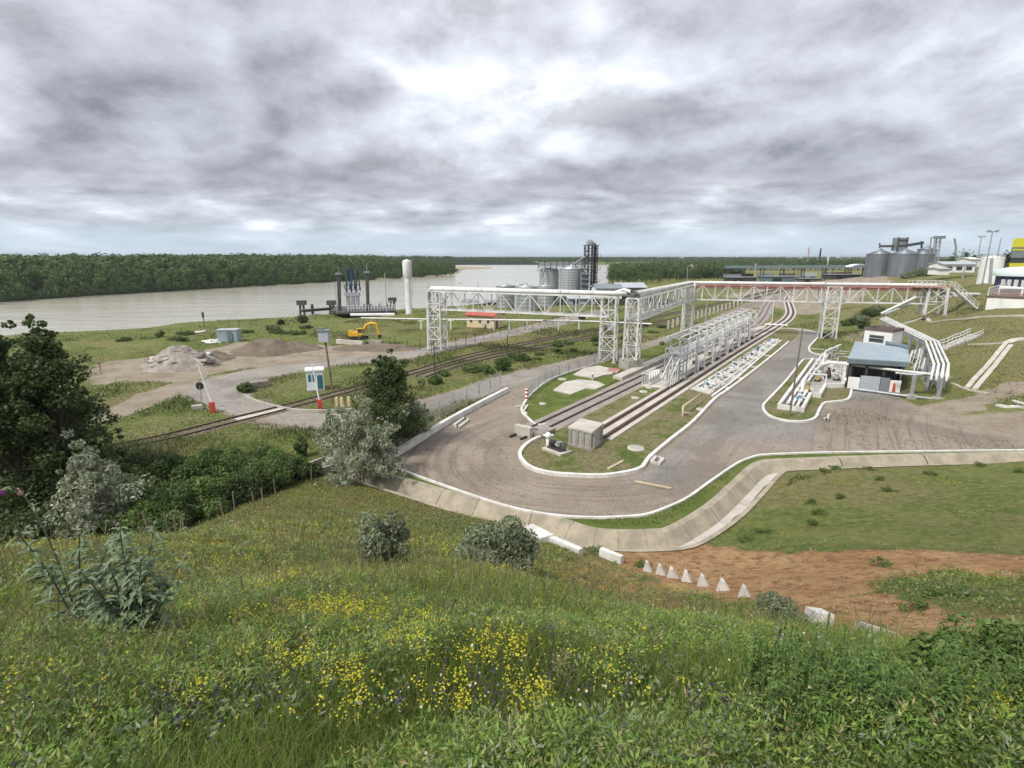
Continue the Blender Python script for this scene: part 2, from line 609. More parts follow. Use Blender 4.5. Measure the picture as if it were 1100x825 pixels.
ch_top = [Vector((p.x, p.y)) for p in spline([Vector((p.x, p.y, 0)) for p in ch_top], 4)]
ch_o0 = offset_line(ch_top, -0.5)
ch_o1 = offset_line(ch_top, 0.7)     # foot of the far bank
ch_o2 = offset_line(ch_top, 1.35)     # other edge of the floor
ch_o3 = offset_line(ch_top, 1.75)      # near bank
ch_mid = offset_line(ch_top, 0.95)
ch_hole = [tuple(p) for p in offset_line(ch_top, -0.2)] + [tuple(p) for p in reversed(offset_line(ch_top, 1.6))]
SPOIL = []   # (x, y, radius, height)


def h0(x, y):
    x = np.asarray(x, dtype=float)
    y = np.asarray(y, dtype=float)
    shp = x.shape
    xf, yf = x.ravel(), y.ravel()
    h = np.zeros(len(xf))
    for i in range(0, len(xf), 20000):
        dx = np.hypot(xf[i:i + 20000, None] - _c[None, :, 0], yf[i:i + 20000, None] - _c[None, :, 1])
        h[i:i + 20000] = dx @ _w
    h = np.sign(h) * np.maximum(np.abs(h) - SHR, 0)
    h = np.maximum(h, 0)
    far = np.hypot(xf, yf)
    h *= 1 - sstep(900, 2500, far)
    return h.reshape(shp)


def hgt(x, y):
    """ground height, vectorised"""
    x = np.asarray(x, dtype=float)
    y = np.asarray(y, dtype=float)
    h = h0(x, y)
    # uneven hillside
    k = sstep(0.3, 2.0, h)
    h = h + k * ((fbm(x, y, 0.35, 3, 3) - 0.5) * 0.5 + (fbm(x, y, 1.4, 2, 9) - 0.5) * 0.12)
    # bed of the river
    near = (x < 400) & (y > 40) & (y < 2500)
    if near.any():
        xs, ys = x[near], y[near]
        d = sdist(xs, ys, river_xy)
        db = sdist(xs, ys, bar_xy)
        d = np.maximum(d, -db)
        d = d + (fbm(xs, ys, 0.12, 3, 21) - 0.5) * 3.0 * sstep(0, 60, ys)
        bed = -4.0 * sstep(5.0, -4.0, d)
        hh = h[near] * sstep(0, 6, d) + bed
        h = h.copy()
        h[near] = hh
    # rounded heaps of old spoil overgrown with grass
    for sx, sy, sr, sh in SPOIL:
        h = h + sh * sstep(1.0, 0.0, np.hypot((x - sx) / sr, (y - sy) / (sr * 0.7)))
    # cut for the drain channel
    nc = (np.abs(y - 36) < 25) & (x > -22) & (x < 80)
    if nc.any():
        inside = pip(x[nc], y[nc], ch_hole)
        cut = segdist(x[nc], y[nc], ch_mid)
        hh = h[nc]
        low = np.minimum(hh, -0.75)
        # near side meets the channel lip
        blend = sstep(0.9, 2.6, cut)
        hh = np.where(hh > 0, hh * blend, hh)
        hh = np.where(inside, low, hh)
        h = h.copy()
        h[nc] = hh
    return h


_T = np.geomspace(1.0, 700, 1400)


def G(px, py):
    """point of the ground seen at a pixel"""
    u, f, up = ray(px, py)
    X, Y, Z = u * _T, f * _T, EYE + up * _T
    below = Z < hgt(X, Y)
    i = int(np.argmax(below))
    if not below.any(): return P(px, py, 0)
    a, b = _T[max(0, i - 1)], _T[i]
    for _ in range(12):
        m = (a + b) / 2
        if EYE + up * m < float(hgt(np.array([u * m]), np.array([f * m]))[0]): b = m
        else: a = m
    return Vector((u * b, f * b, EYE + up * b))


def gz(x, y):
    return float(hgt(np.array([x]), np.array([y]))[0])


for px, py, r, hh in ((403, 349, 9, 2.0), (448, 341, 6, 1.2), (375, 352, 7, 1.0), (160, 372, 10, 0.9)):
    p = P(px, py, 0)
    SPOIL.append((p.x, p.y, r, hh))

# ------------------------------------------------------------------ ground regions
PX = lambda pts, z=0.0: [(P(a, b, z).x, P(a, b, z).y) for a, b in pts]
SPX = lambda pts, n=5, z=0.0, closed=True: [(p.x, p.y) for p in spline([P(a, b, z) for a, b in pts], n, closed)]
GPX = lambda pts: [(G(a, b).x, G(a, b).y) for a, b in pts]

# the gravel and asphalt yard
yard_px_lower = [(410, 498), (455, 515), (500, 531), (540, 544), (570, 551), (605, 556), (640, 557.5), (670, 556.5), (695, 554), (720, 545), (740, 535), (765, 517), (790, 500), (803, 494), (818, 490), (850, 488.3), (900, 487), (1000, 485.8), (1110, 484.5)]
yard_poly = [P(a, b) for a, b in yard_px_lower]
yard_poly = [(p.x, p.y) for p in spline(yard_poly, 4)]
yard_poly += PX([(1160, 470), (1110, 450), (1040, 440), (985, 436), (960, 424), (985, 419), (915, 418), (905, 400), (889, 385), (872, 379)])
yard_poly += SPX([(868.8, 375.7), (871, 371), (876, 365), (881, 360), (877, 357), (868, 355), (851, 353), (835, 353)], 3, closed=False)
yard_poly += PX([(770, 372), (700, 401), (640, 430), (600, 458), (568, 446), (563, 437), (572, 424), (583, 414), (600, 404)])
yard_poly += PX([(582, 402), (560, 412), (545, 419.5), (520, 432), (480, 454), (440, 479)])

road_a = SPX([(880, 301.5), (850, 310), (826, 319), (800, 327), (760, 345), (720, 360), (680, 372.5), (620, 385), (580, 394.5), (540, 404), (510, 413), (480, 421.5), (440, 434), (400, 441.5), (360, 444.5), (330, 443), (300, 438),
              (272, 428), (268, 418), (285, 408), (320, 399), (360, 393), (410, 388.5), (450, 383), (500, 372), (545, 361.5), (585, 353), (622, 344), (650, 336)], 5, closed=False)
road_a += SPX([(640, 333), (612, 339), (575, 348), (530, 358), (490, 366.5), (450, 375), (420, 380), (380, 383.5), (330, 389.5), (270, 397), (232, 405), (212, 412.5), (200, 420), (212, 430), (240, 441), (265, 449), (300, 456), (340, 460), (380, 457.5), (440, 446),
               (480, 433.5), (510, 427), (540, 418.5), (570, 411), (600, 402.5), (620, 397), (650, 388), (680, 380), (720, 365), (760, 350.5), (800, 334), (830, 323), (856, 312.5), (884, 303.5)], 5, closed=False)
TRK_PX = [[(577, 462), (709, 398.5), (806, 351.5), (819, 339), (826, 326), (838, 318), (855, 309.5), (885, 302)],
          [(641, 470.5), (719, 422), (790, 377.5), (838, 348.5), (846, 342.5), (849.5, 336), (848, 329), (846.5, 323), (850, 316.5), (862, 309.5), (885, 303.6), (905, 300)],
          [(100, 486), (180, 470), (251, 452), (307, 438), (389, 416), (452, 398), (511, 381), (602, 361.5), (700, 342), (780, 324), (830, 312), (872, 303)],
          [(452, 405), (480, 396), (530, 383), (610, 367), (700, 349), (770, 331), (820, 318), (850, 310)]]
dirt_poly = SPX([(105, 392), (150, 385), (200, 380), (240, 372), (262, 366), (300, 372), (350, 371), (400, 371), (432, 374), (440, 380), (420, 384), (350, 391), (270, 396), (225, 404), (190, 411), (140, 409), (110, 412), (95, 405)], 4)
lane_px = SPX([(215, 404), (180, 414), (140, 428), (110, 442), (60, 462), (55, 466), (115, 450), (150, 440), (185, 428), (215, 418)], 4)
field_path = None


def cdt_sheet(poly, spacing, z, name, mat_, holes=(), attr=None, noise_edge=0.0, zf=None):
    """one flat sheet of triangles filling a polygon, with inner points so it can carry attributes"""
    poly = [Vector((p[0], p[1])) for p in poly]
    if noise_edge:
        q = []
        for i, p in enumerate(poly):
            p2 = poly[(i + 1) % len(poly)]
            n = max(1, int((p2 - p).length / (spacing * 0.6)))
            for k in range(n): q.append(p.lerp(p2, k / n))
        a = np.array([(p.x, p.y) for p in q])
        jx = (fbm(a[:, 0], a[:, 1], 0.6, 3, 5) - 0.5) * 2 * noise_edge
        jy = (fbm(a[:, 0], a[:, 1], 0.6, 3, 15) - 0.5) * 2 * noise_edge
        poly = [Vector((p.x + dx, p.y + dy)) for p, dx, dy in zip(q, jx, jy)]
    a = np.array([(p.x, p.y) for p in poly])
    lo, hi = a.min(0), a.max(0)
    gx, gy = np.meshgrid(np.arange(lo[0], hi[0], spacing), np.arange(lo[1], hi[1], spacing))
    gx, gy = gx.ravel(), gy.ravel()
    ok = sdist(gx, gy, a) < -spacing * 0.35
    inner = [Vector((x, y)) for x, y in zip(gx[ok], gy[ok])]
    n = len(poly)
    res = delaunay_2d_cdt(poly + inner, [(i, (i + 1) % n) for i in range(n)], [], 1, 1e-5)
    vs = np.array([(v.x, v.y) for v in res[0]])
    fs = [tuple(f) for f in res[2]]
    zz = np.full(len(vs), z) if zf is None else zf(vs[:, 0], vs[:, 1]) + z
    fa = np.array(fs)
    p0, p1, p2 = vs[fa[:, 0]], vs[fa[:, 1]], vs[fa[:, 2]]
    flip = ((p1[:, 0] - p0[:, 0]) * (p2[:, 1] - p0[:, 1]) - (p1[:, 1] - p0[:, 1]) * (p2[:, 0] - p0[:, 0])) < 0
    fa[flip] = fa[flip][:, ::-1]
    o = np_mesh(name, np.column_stack([vs, zz]), fa, mat_, attrs=attr(vs[:, 0], vs[:, 1]) if attr else None, smooth=True)
    return o


# ------------------------------------------------------------------ ground sheet
def axis(lo_dense, hi_dense, step, end_lo, end_hi):
    xs = list(np.arange(lo_dense, hi_dense + 1e-6, step))
    s, x = step, hi_dense
    while x < end_hi:
        s = min(max(step, 0.011 * abs(x)), 1e9) if abs(x) < 320 else 0.06 * abs(x)
        x += s
        xs.append(x)
    x = lo_dense
    while x > end_lo:
        s = max(step, 0.011 * abs(x)) if abs(x) < 320 else 0.06 * abs(x)
        x -= s
        xs.insert(0, x)
    return np.array(xs)


ax = axis(-40, 60, 0.5, -9000, 9000)
ay = axis(-2, 50, 0.42, -60, 11000)
gx, gy = np.meshgrid(ax, ay)
gzz = hgt(gx, gy)
# unevenness of the open flat ground, none below the works
flat = (h0(gx, gy) < 0.2)
yd = np.minimum(sdist(gx, gy, yard_poly), np.minimum(sdist(gx, gy, road_a), sdist(gx, gy, dirt_poly)))
work_poly = PX([(545, 440), (585, 405), (700, 366), (845, 312), (880, 330), (1010, 380), (1040, 440), (640, 545), (540, 470)])
yd = np.minimum(yd, sdist(gx, gy, work_poly))
for tp in TRK_PX: yd = np.minimum(yd, segdist(gx, gy, SPX(tp, 3, closed=False)) - 3.0)
rough = sstep(1.0, 5.0, yd) * flat * sstep(2, 8, sdist(gx, gy, river_xy))
gzz = gzz + rough * ((fbm(gx, gy, 0.15, 3, 31) - 0.45) * 0.7 * sstep(20, 60, gy) - 0.02)
gzz = np.where((yd < 1.0) & flat & (np.abs(gzz) < 0.3), gzz - 0.012, gzz)

soil1 = GPX([(640, 589), (700, 591), (760, 585), (850, 593), (960, 592), (1120, 597), (1120, 622), (1010, 611), (960, 622), (930, 636), (880, 652), (830, 652), (760, 642), (700, 620), (660, 606)])
soil2 = GPX([(830, 655), (880, 640), (960, 640), (1010, 655), (1060, 662), (1110, 660), (1115, 690), (1000, 708), (930, 694), (870, 688)])
soil3 = GPX([(570, 600), (640, 600), (720, 635), (760, 655), (740, 672), (660, 650), (600, 625)])
hill_path = GPX([(960, 440), (1000, 432), (1040, 424), (1075, 414), (1105, 409), (1105, 421), (1075, 430), (1040, 447), (1000, 470), (950, 480)])
bare_cut = GPX([(905, 365), (925, 352), (945, 345), (965, 350), (960, 362), (930, 372)])
north_yard = PX([(775, 318), (830, 307), (905, 301), (960, 303), (950, 316), (915, 327), (880, 340), (850, 337), (835, 330)], 0.0)


def region(x, y, poly, soft, nz=1.0, sc=0.8, seed=0):
    d = sdist(x, y, poly) + (fbm(x, y, sc, 3, seed) - 0.5) * 2.4 * nz
    return sstep(soft, -soft, d)


fx, fy = gx.ravel(), gy.ravel()
m_soil = np.maximum(region(fx, fy, soil1, 0.5, 0.5, 1.2, 2), 0.9 * region(fx, fy, soil2, 0.5, 0.6, 1.2, 4))
m_soil = np.maximum(m_soil, 0.75 * region(fx, fy, soil3, 1.2, 1.2, 1.0, 6))
green_strip = PX([(216, 407), (240, 399.5), (280, 394.8), (318, 391), (319, 393.3), (280, 397), (245, 403)])
m_dirt = np.maximum(0.9 * region(fx, fy, hill_path, 0.8, 1.0, 0.6, 12), region(fx, fy, dirt_poly, 2.0, 1.6, 0.3, 14))
m_dirt = np.maximum(m_dirt, 0.55 * region(fx, fy, bare_cut, 1.0, 1.0, 0.5, 8))
m_dirt = m_dirt * (1 - region(fx, fy, green_strip, 0.8, 0.6, 0.4, 77))
m_dirt = np.maximum(m_dirt, region(fx, fy, lane_px, 1.0, 0.8, 0.4, 16))
m_dirt = np.maximum(m_dirt, 0.8 * sstep(2.2, 0.0, segdist(fx, fy, road_a, True) + (fbm(fx, fy, 0.5, 3, 17) - 0.4) * 2.5) * (fy > 30))
m_dirt = np.maximum(m_dirt, 0.9 * region(fx, fy, north_yard, 2.5, 2.5, 0.1, 19))
right_dirt = PX([(890, 486), (930, 470), (985, 440), (1040, 450), (1110, 452), (1200, 470), (1200, 483), (1000, 486)])
m_dirt = np.maximum(m_dirt, 0.7 * region(fx, fy, right_dirt, 1.2, 1.4, 0.5, 20))
d_riv = sdist(fx, fy, river_xy)
far_bank = (fy > 150) & (fx < 60)
m_sand = np.where(far_bank, sstep(5, 1, d_riv) * sstep(-150, -80, fx), 0.0)
m_sand = np.maximum(m_sand, sstep(6, -2, sdist(fx, fy, bar_xy)) * 0.35)
hz = h0(fx, fy)
near_hill = sstep(0.3, 1.5, hz) * (fy < 52) * (fx < 70)
m_meadow = near_hill
# how dry the growth is: dry bands on the camera hill and the far slope
m_dry = np.clip(fbm(fx, fy, 0.09, 4, 41) * 1.5 - 0.25, 0, 1)
m_dry = np.where((fx < 8) & (fy < 40) & (hz > 0.2), np.clip(m_dry + 0.45 * sstep(7, 12, fy), 0, 1), m_dry)
m_dry = np.clip(m_dry + 0.28 * ((fx > 52) & (hz > 0.4)), 0, 1)
m_bank = np.where(fy < 400, sstep(5.0, 0.5, d_riv) * (fx < 60) * (fy < 190), 0.0)
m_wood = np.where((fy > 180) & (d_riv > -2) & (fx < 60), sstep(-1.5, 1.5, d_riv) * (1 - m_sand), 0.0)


def ground_material():
    m, nt, b = nodes_of('open_ground')
    w = NT(nt)
    p = w.pos()
    n_big = w.noise(p, 0.035, 4, 0.6)
    n_mid = w.noise(p, 0.3, 6, 0.65)
    n_fine = w.noise(p, 2.2, 8, 0.72)
    n_grit = w.noise(p, 9.0, 6, 0.7)
    lush = w.mix(w.smooth(n_mid, 0.35, 0.66), (0.080, 0.118, 0.030), (0.140, 0.160, 0.050))
    lush = w.mix(w.smooth(n_fine, 0.40, 0.70), lush, (0.215, 0.21, 0.07))
    dry = w.mix(w.smooth(n_fine, 0.35, 0.68), (0.135, 0.130, 0.050), (0.25, 0.215, 0.105))
    f_dry = w.smooth(w.math('ADD', w.attr('dry'), w.math('MULTIPLY', w.math('SUBTRACT', n_mid, 0.5), 0.9)), 0.35, 0.85)
    g = w.mix(w.math('MULTIPLY', f_dry, 0.85), lush, dry)
    # patches of bare earth between the tufts
    g = w.mix(w.math('MULTIPLY', w.smooth(n_grit, 0.60, 0.74), 0.55), g, (0.13, 0.10, 0.066))
    g = w.mix(w.math('MULTIPLY', w.smooth(n_grit, 0.44, 0.30), 0.5), g, (0.030, 0.055, 0.013))
    soil = w.mix(w.smooth(n_mid, 0.35, 0.68), (0.37, 0.215, 0.098), (0.50, 0.335, 0.17))
    soil = w.mix(w.smooth(n_fine, 0.44, 0.66), soil, (0.185, 0.10, 0.05))
    soil = w.mix(w.math('MULTIPLY', w.smooth(n_grit, 0.55, 0.72), 0.5), soil, (0.46, 0.33, 0.20))
    soil = w.mix(w.math('MULTIPLY', w.smooth(n_big, 0.45, 0.62), 0.3), soil, (0.24, 0.115, 0.06))
    dirt = w.mix(w.smooth(n_mid, 0.32, 0.66), (0.235, 0.190, 0.138), (0.335, 0.290, 0.225))
    dirt = w.mix(w.math('MULTIPLY', w.smooth(n_fine, 0.50, 0.72), 0.8), dirt, (0.15, 0.115, 0.082))
    dirt = w.mix(w.math('MULTIPLY', w.smooth(n_grit, 0.56, 0.70), 0.5), dirt, (0.40, 0.36, 0.30))
    sand = w.mix(w.smooth(n_mid, 0.4, 0.6), (0.36, 0.30, 0.20), (0.28, 0.24, 0.16))
    jit = w.math('MULTIPLY', w.math('SUBTRACT', n_fine, 0.5), 0.9)
    col = g
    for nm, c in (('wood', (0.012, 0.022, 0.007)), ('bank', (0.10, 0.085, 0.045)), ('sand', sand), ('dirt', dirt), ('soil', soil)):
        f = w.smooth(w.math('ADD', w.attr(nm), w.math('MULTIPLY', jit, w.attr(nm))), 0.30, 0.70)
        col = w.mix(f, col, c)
    w.L.new(col, b.inputs['Base Color'])
    b.inputs['Roughness'].default_value = 0.95
    b.inputs['Specular IOR Level'].default_value = 0.1
    hb = w.math('ADD', w.math('MULTIPLY', n_fine, 0.7), w.math('MULTIPLY', n_grit, 0.5))
    w.L.new(w.bump(w.math('ADD', hb, w.math('MULTIPLY', n_mid, w.math('MULTIPLY', w.attr('soil'), 1.5))), 1.0, 0.25), b.inputs['Normal'])
    return m


M['ground'] = ground_material()
nx, ny = len(ax), len(ay)
ii = np.arange(nx * ny).reshape(ny, nx)
quads = np.column_stack([ii[:-1, :-1].ravel(), ii[:-1, 1:].ravel(), ii[1:, 1:].ravel(), ii[1:, :-1].ravel()])
verts = np.column_stack([fx, fy, gzz.ravel()])
ground = np_mesh('ground', verts, quads, M['ground'], attrs={'soil': m_soil, 'dirt': m_dirt, 'sand': m_sand, 'dry': m_dry, 'bank': m_bank, 'wood': m_wood}, smooth=True)
tag(ground, kind='structure')


# ------------------------------------------------------------------ river
def water_material():
    m, nt, b = nodes_of('river_water')
    w = NT(nt)
    p = w.pos()
    n = w.noise(w.mapping(p, (0.004, 0.03, 1), (0, 0, R(-20))), 1.0, 5, 0.6)
    col = w.mix(w.smooth(n, 0.35, 0.65), (0.42, 0.395, 0.31), (0.35, 0.33, 0.26))
    w.L.new(col, b.inputs['Base Color'])
    b.inputs['Roughness'].default_value = 0.16
    b.inputs['Specular IOR Level'].default_value = 0.5
    n2 = w.noise(w.mapping(p, (0.25, 0.6, 1)), 1.0, 5, 0.6)
    w.L.new(w.bump(w.math('ADD', n2, w.math('MULTIPLY', w.noise(w.mapping(p, (0.03, 0.12, 1), (0, 0, R(-18))), 1.0, 4, 0.6), 3.0)), 0.45, 0.3), b.inputs['Normal'])
    return m


M['water'] = water_material()
rp = [(-9000, 60), (-1500, 60), (-300, 55), (-150, 70), (120, 150), (800, 450), (3000, 1500), (3000, 2600), (-9000, 2600)]
wmb = MB()
wmb.add([(x, y, WZ) for x, y in ((-3000, 40), (1200, 40), (1200, 1330), (-3000, 1330))], [(0, 1, 2, 3)])
# keep the water out of the low works: only within the river's own outline
_rl = [Vector(p) for p in river_xy]
river_out = [tuple(Vector(p)) for p in river_xy]
water = cdt_sheet([(x * 1.0, y * 1.0) for x, y in river_xy], 60.0, WZ, 'river_water', M['water'])
bpy.data.objects.remove(water)
water = tag(wmb.build('river_water', M['water']), kind='structure')

# ------------------------------------------------------------------ kerbed islands (pixel outlines on the flat yard)
isl2_px = [(847, 368), (839, 375), (824, 387.5), (798, 408), (781, 420.5), (767, 430.5), (744, 454.7), (720, 474), (698, 492.9), (688, 505), (667, 510.5), (642, 513), (603.6, 511.5), (583, 508.5), (568, 503), (559.5, 494), (559.5, 486), (570, 476), (590, 467)]
isl2_edge = spline([P(a, b) for a, b in isl2_px], 5)
isl2_poly = [(p.x, p.y) for p in isl2_edge] + PX([(718, 398.7), (815, 345), (835, 345), (845, 350)]) + SPX([(850, 353), (857, 356), (856.5, 360), (850, 366)], 3, closed=False)
isl1_px = [(586, 457), (575, 456.5), (565, 448), (560.5, 443), (562, 436), (572, 423), (590, 409), (616, 399), (655, 387.5)]
isl1_edge = spline([P(a, b) for a, b in isl1_px], 5)
isl1_poly = [(p.x, p.y) for p in isl1_edge] + PX([(684, 378), (720, 367), (760, 352.5), (800, 336), (816, 331), (818, 336), (715, 385), (663, 408)])
isl3_out_px = [(889, 386.5), (878, 386.3), (866, 386.6), (861, 389), (845, 409), (824, 431.5), (820, 436), (820.5, 442), (828, 448.5), (843.6, 452.8), (855, 453.8), (867, 453.2), (876, 449.5), (880, 441), (884.6, 434.5), (891, 432.8), (908, 430.8), (913, 426.5), (914.5, 419)]
isl3_edge = [P(a, b) for a, b in isl3_out_px]
isl3_edge = spline(isl3_edge, 4)
isl3_poly = [(p.x, p.y) for p in isl3_edge] + PX([(940, 419), (930, 395)])
isl4_px = [(835, 353.5), (851, 353.3), (868, 355.3), (877, 357.3), (881, 360), (876, 365.5), (870.5, 371.5), (868.8, 375.7), (872, 379.4), (885, 382.5)]
isl4_edge = spline([P(a, b) for a, b in isl4_px], 5)
low_kerb = spline([P(a, b) for a, b in yard_px_lower], 4)
# strip of grass between the yard kerb and the drain
strip_poly = [(p.x, p.y) for p in low_kerb] + list(reversed([tuple(p) for p in ch_o0]))


def yard_attr(x, y):
    d = sdist(x, y, isl2_poly)
    q = np.array([pix((a, b, 0)) for a, b in zip(x, y)])
    px, py = q[:, 0], q[:, 1]
    brown = sstep(740, 600, px) * sstep(395, 430, py)
    brown = np.maximum(brown, 0.8 * sstep(505, 530, py))
    brown = np.maximum(brown, sstep(845, 905, px) * sstep(418, 440, py))
    brown = np.maximum(brown, sstep(700, 760, px) * sstep(450, 485, py) * 0.65)
    return {'d': d, 'brown': brown}


def gravel_material(name, grey, grey2, brown, brown2, rut, streaky=True):
    m, nt, b = nodes_of(name)
    w = NT(nt)
    p = w.pos()
    n_mid = w.noise(p, 0.22, 6, 0.62)
    n_fine = w.noise(p, 1.7, 8, 0.7)
    n_grit = w.noise(p, 7.0, 6, 0.75)
    n_patch = w.noise(p, 0.09, 3, 0.5, 1.0)
    sx = w.n('ShaderNodeSeparateXYZ')
    w.L.new(p, sx.inputs[0])
    d = w.attr('d')
    cx = w.n('ShaderNodeCombineXYZ')
    w.L.new(w.math('MULTIPLY', d, 1.3), cx.inputs[0])
    w.L.new(w.math('MULTIPLY', sx.outputs[0], 0.05), cx.inputs[1])
    w.L.new(w.math('MULTIPLY', sx.outputs[1], 0.05), cx.inputs[2])
    n_str = w.noise(cx.outputs[0], 1.6, 5, 0.6, 0.4)
    g = w.mix(w.smooth(n_mid, 0.3, 0.7), grey, grey2)
    br = w.mix(w.smooth(n_mid, 0.35, 0.65), brown, brown2)
    f = w.smooth(w.math('ADD', w.attr('brown'), w.math('MULTIPLY', w.math('SUBTRACT', n_fine, 0.5), 0.8)), 0.25, 0.75)
    col = w.mix(f, g, br)
    col = w.mix(w.math('MULTIPLY', w.smooth(w.math('ADD', n_str, w.math('MULTIPLY', w.math('SUBTRACT', n_fine, 0.5), 0.35)), 0.50, 0.68), w.math('ADD', 0.18, w.math('MULTIPLY', w.attr('brown'), 0.6))), col, rut)
    col = w.mix(w.math('MULTIPLY', w.smooth(n_str, 0.44, 0.34), w.math('MULTIPLY', w.attr('brown'), 0.45)), col, (0.31, 0.275, 0.228))
    col = w.mix(w.math('MULTIPLY', w.smooth(n_grit, 0.53, 0.66), 0.62), col, (0.36, 0.34, 0.31))
    col = w.mix(w.math('MULTIPLY', w.smooth(n_grit, 0.47, 0.36), 0.62), col, (0.075, 0.068, 0.06))
    col = w.mix(w.math('MULTIPLY', w.smooth(n_fine, 0.52, 0.68), 0.55), col, (0.12, 0.11, 0.10))
    col = w.mix(w.math('MULTIPLY', w.smooth(n_patch, 0.50, 0.58), 0.36), col, (0.12, 0.105, 0.09))
    dust = w.math('MULTIPLY', w.smooth(w.math('ADD', d, w.math('MULTIPLY', w.math('SUBTRACT', n_fine, 0.5), 3.0)), 1.3, 0.2), 0.7 if streaky else 0.0)
    col = w.mix(dust, col, (0.25, 0.205, 0.15))
    vor = w.n('ShaderNodeTexVoronoi', feature='DISTANCE_TO_EDGE')
    w.L.new(w.mapping(p, (0.22, 0.22, 0.22)), vor.inputs['Vector'])
    crack = w.smooth(w.math('ADD', vor.outputs['Distance'], w.math('MULTIPLY', w.math('SUBTRACT', n_fine, 0.5), 0.12)), 0.02, 0.005)
    col = w.mix(w.math('MULTIPLY', crack, w.math('SUBTRACT', 0.6, w.math('MULTIPLY', w.attr('brown'), 0.6), clamp=True)), col, (0.07, 0.062, 0.055))
    w.L.new(col, b.inputs['Base Color'])
    b.inputs['Roughness'].default_value = 0.92
    b.inputs['Specular IOR Level'].default_value = 0.15
    w.L.new(w.bump(w.math('ADD', n_fine, w.math('MULTIPLY', n_grit, 0.6)), 0.7, 0.08), b.inputs['Normal'])
    return m


M['yard'] = gravel_material('yard_gravel', (0.205, 0.19, 0.172), (0.258, 0.24, 0.217), (0.225, 0.183, 0.14), (0.28, 0.233, 0.182), (0.150, 0.119, 0.092))
M['road'] = gravel_material('service_road', (0.255, 0.232, 0.200), (0.305, 0.282, 0.245), (0.265, 0.228, 0.182), (0.24, 0.203, 0.158), (0.17, 0.145, 0.118), False)
M['ballast'] = mat('ballast', (0.31, 0.275, 0.245), (0.235, 0.205, 0.182), 0.6, 0.95, 0, 0.05, (0.11, 0.10, 0.095), bscale=6)
M['rusty_ballast'] = mat('rusty_ballast', (0.15, 0.125, 0.082), (0.115, 0.105, 0.055), 0.6, 0.95, 0, 0.05, (0.09, 0.105, 0.04), bscale=6)


def lawn_material(name, base_dry):
    m, nt, b = nodes_of(name)
    w = NT(nt)
    p = w.pos()
    n_mid = w.noise(p, 0.35, 6, 0.65)
    n_fine = w.noise(p, 2.0, 8, 0.72)
    n_grit = w.noise(p, 8.0, 6, 0.7)
    lush = w.mix(w.smooth(n_mid, 0.35, 0.66), (0.090, 0.125, 0.028), (0.140, 0.160, 0.044))
    dry = w.mix(w.smooth(n_fine, 0.35, 0.65), (0.150, 0.138, 0.066), (0.225, 0.190, 0.112))
    f = w.smooth(w.math('ADD', n_mid, w.math('MULTIPLY', w.math('SUBTRACT', n_fine, 0.5), 0.5)), 0.62 - base_dry, 0.78 - base_dry)
    col = w.mix(f, lush, dry)
    col = w.mix(w.math('MULTIPLY', w.smooth(n_grit, 0.56, 0.72), 0.5), col, (0.15, 0.115, 0.075))
    col = w.mix(w.math('MULTIPLY', w.smooth(n_grit, 0.42, 0.28), 0.5), col, (0.03, 0.05, 0.015))
    w.L.new(col, b.inputs['Base Color'])
    b.inputs['Roughness'].default_value = 0.95
    b.inputs['Specular IOR Level'].default_value = 0.1
    w.L.new(w.bump(w.math('ADD', n_fine, w.math('MULTIPLY', n_grit, 0.6)), 0.9, 0.12), b.inputs['Normal'])
    return m


M['lawn'] = lawn_material('mown_grass', 0.06)
M['lawn_dry'] = lawn_material('worn_grass', 0.24)

tag(cdt_sheet(yard_poly, 1.0, 0.012, 'yard_road', M['yard'], attr=yard_attr), kind='structure')


def road_attr(x, y):
    d = segdist(x, y, road_a, True)
    n = fbm(x, y, 0.08, 2, 66)
    return {'d': d, 'brown': sstep(0.3, 0.75, n) * 0.8 + 0.1}


tag(cdt_sheet(road_a, 1.6, 0.008, 'service_road', M['road'], attr=road_attr, noise_edge=0.35), kind='structure')
tag(cdt_sheet(isl2_poly, 1.5, 0.07, 'island_lawn', M['lawn_dry']), kind='structure')
tag(cdt_sheet(isl1_poly, 1.5, 0.06, 'north_lawn', M['lawn']), kind='structure')
tag(cdt_sheet(isl3_poly, 1.2, 0.07, 'pump_lawn', M['lawn_dry']), kind='structure')
tag(cdt_sheet(strip_poly, 1.0, 0.03, 'verge_lawn', M['lawn']), kind='structure')


def kerb(pts, w, h, label, name='kerb', z0=-0.05, m='kerb', gap=2.0):
    mb = MB()
    pts = [Vector((p[0], p[1], p[2] if len(p) > 2 else 0)) for p in pts]
    mb.sweep(pts, w, z0, h)
    o = mb.build(name, M[m])
    tag(o, label, 'kerb')
    return o


kerb(isl2_edge, 0.30, 0.28, 'thick white kerb curving round the end of the long rail island')
kerb(isl1_edge, 0.22, 0.18, 'thin white kerb round the lawn with two concrete pads')
kerb(isl3_edge, 0.26, 0.20, 'white kerb looping round the pump pit lawn')
kerb(isl4_edge, 0.30, 0.18, 'white kerb closing the far end of the grey yard')
kerb(low_kerb, 0.20, 0.16, 'long thin white kerb between the yard and the drain channel')
ledge = spline([P(a, b) for a, b in [(411, 499), (440, 481), (480, 456), (520, 434), (545, 421)]], 3)
kerb(ledge, 0.42, 0.55, 'broad white wall edge on the left of the yard beside the mesh fence', 'low_wall')
kerb([P(a, b) for a, b in [(566, 446), (562, 443.5), (567, 437)]], 0.16, 0.25, 'small white corner kerb beside the striped post')
rl = [P(a, b) for a, b in [(382, 391), (455, 384)]]

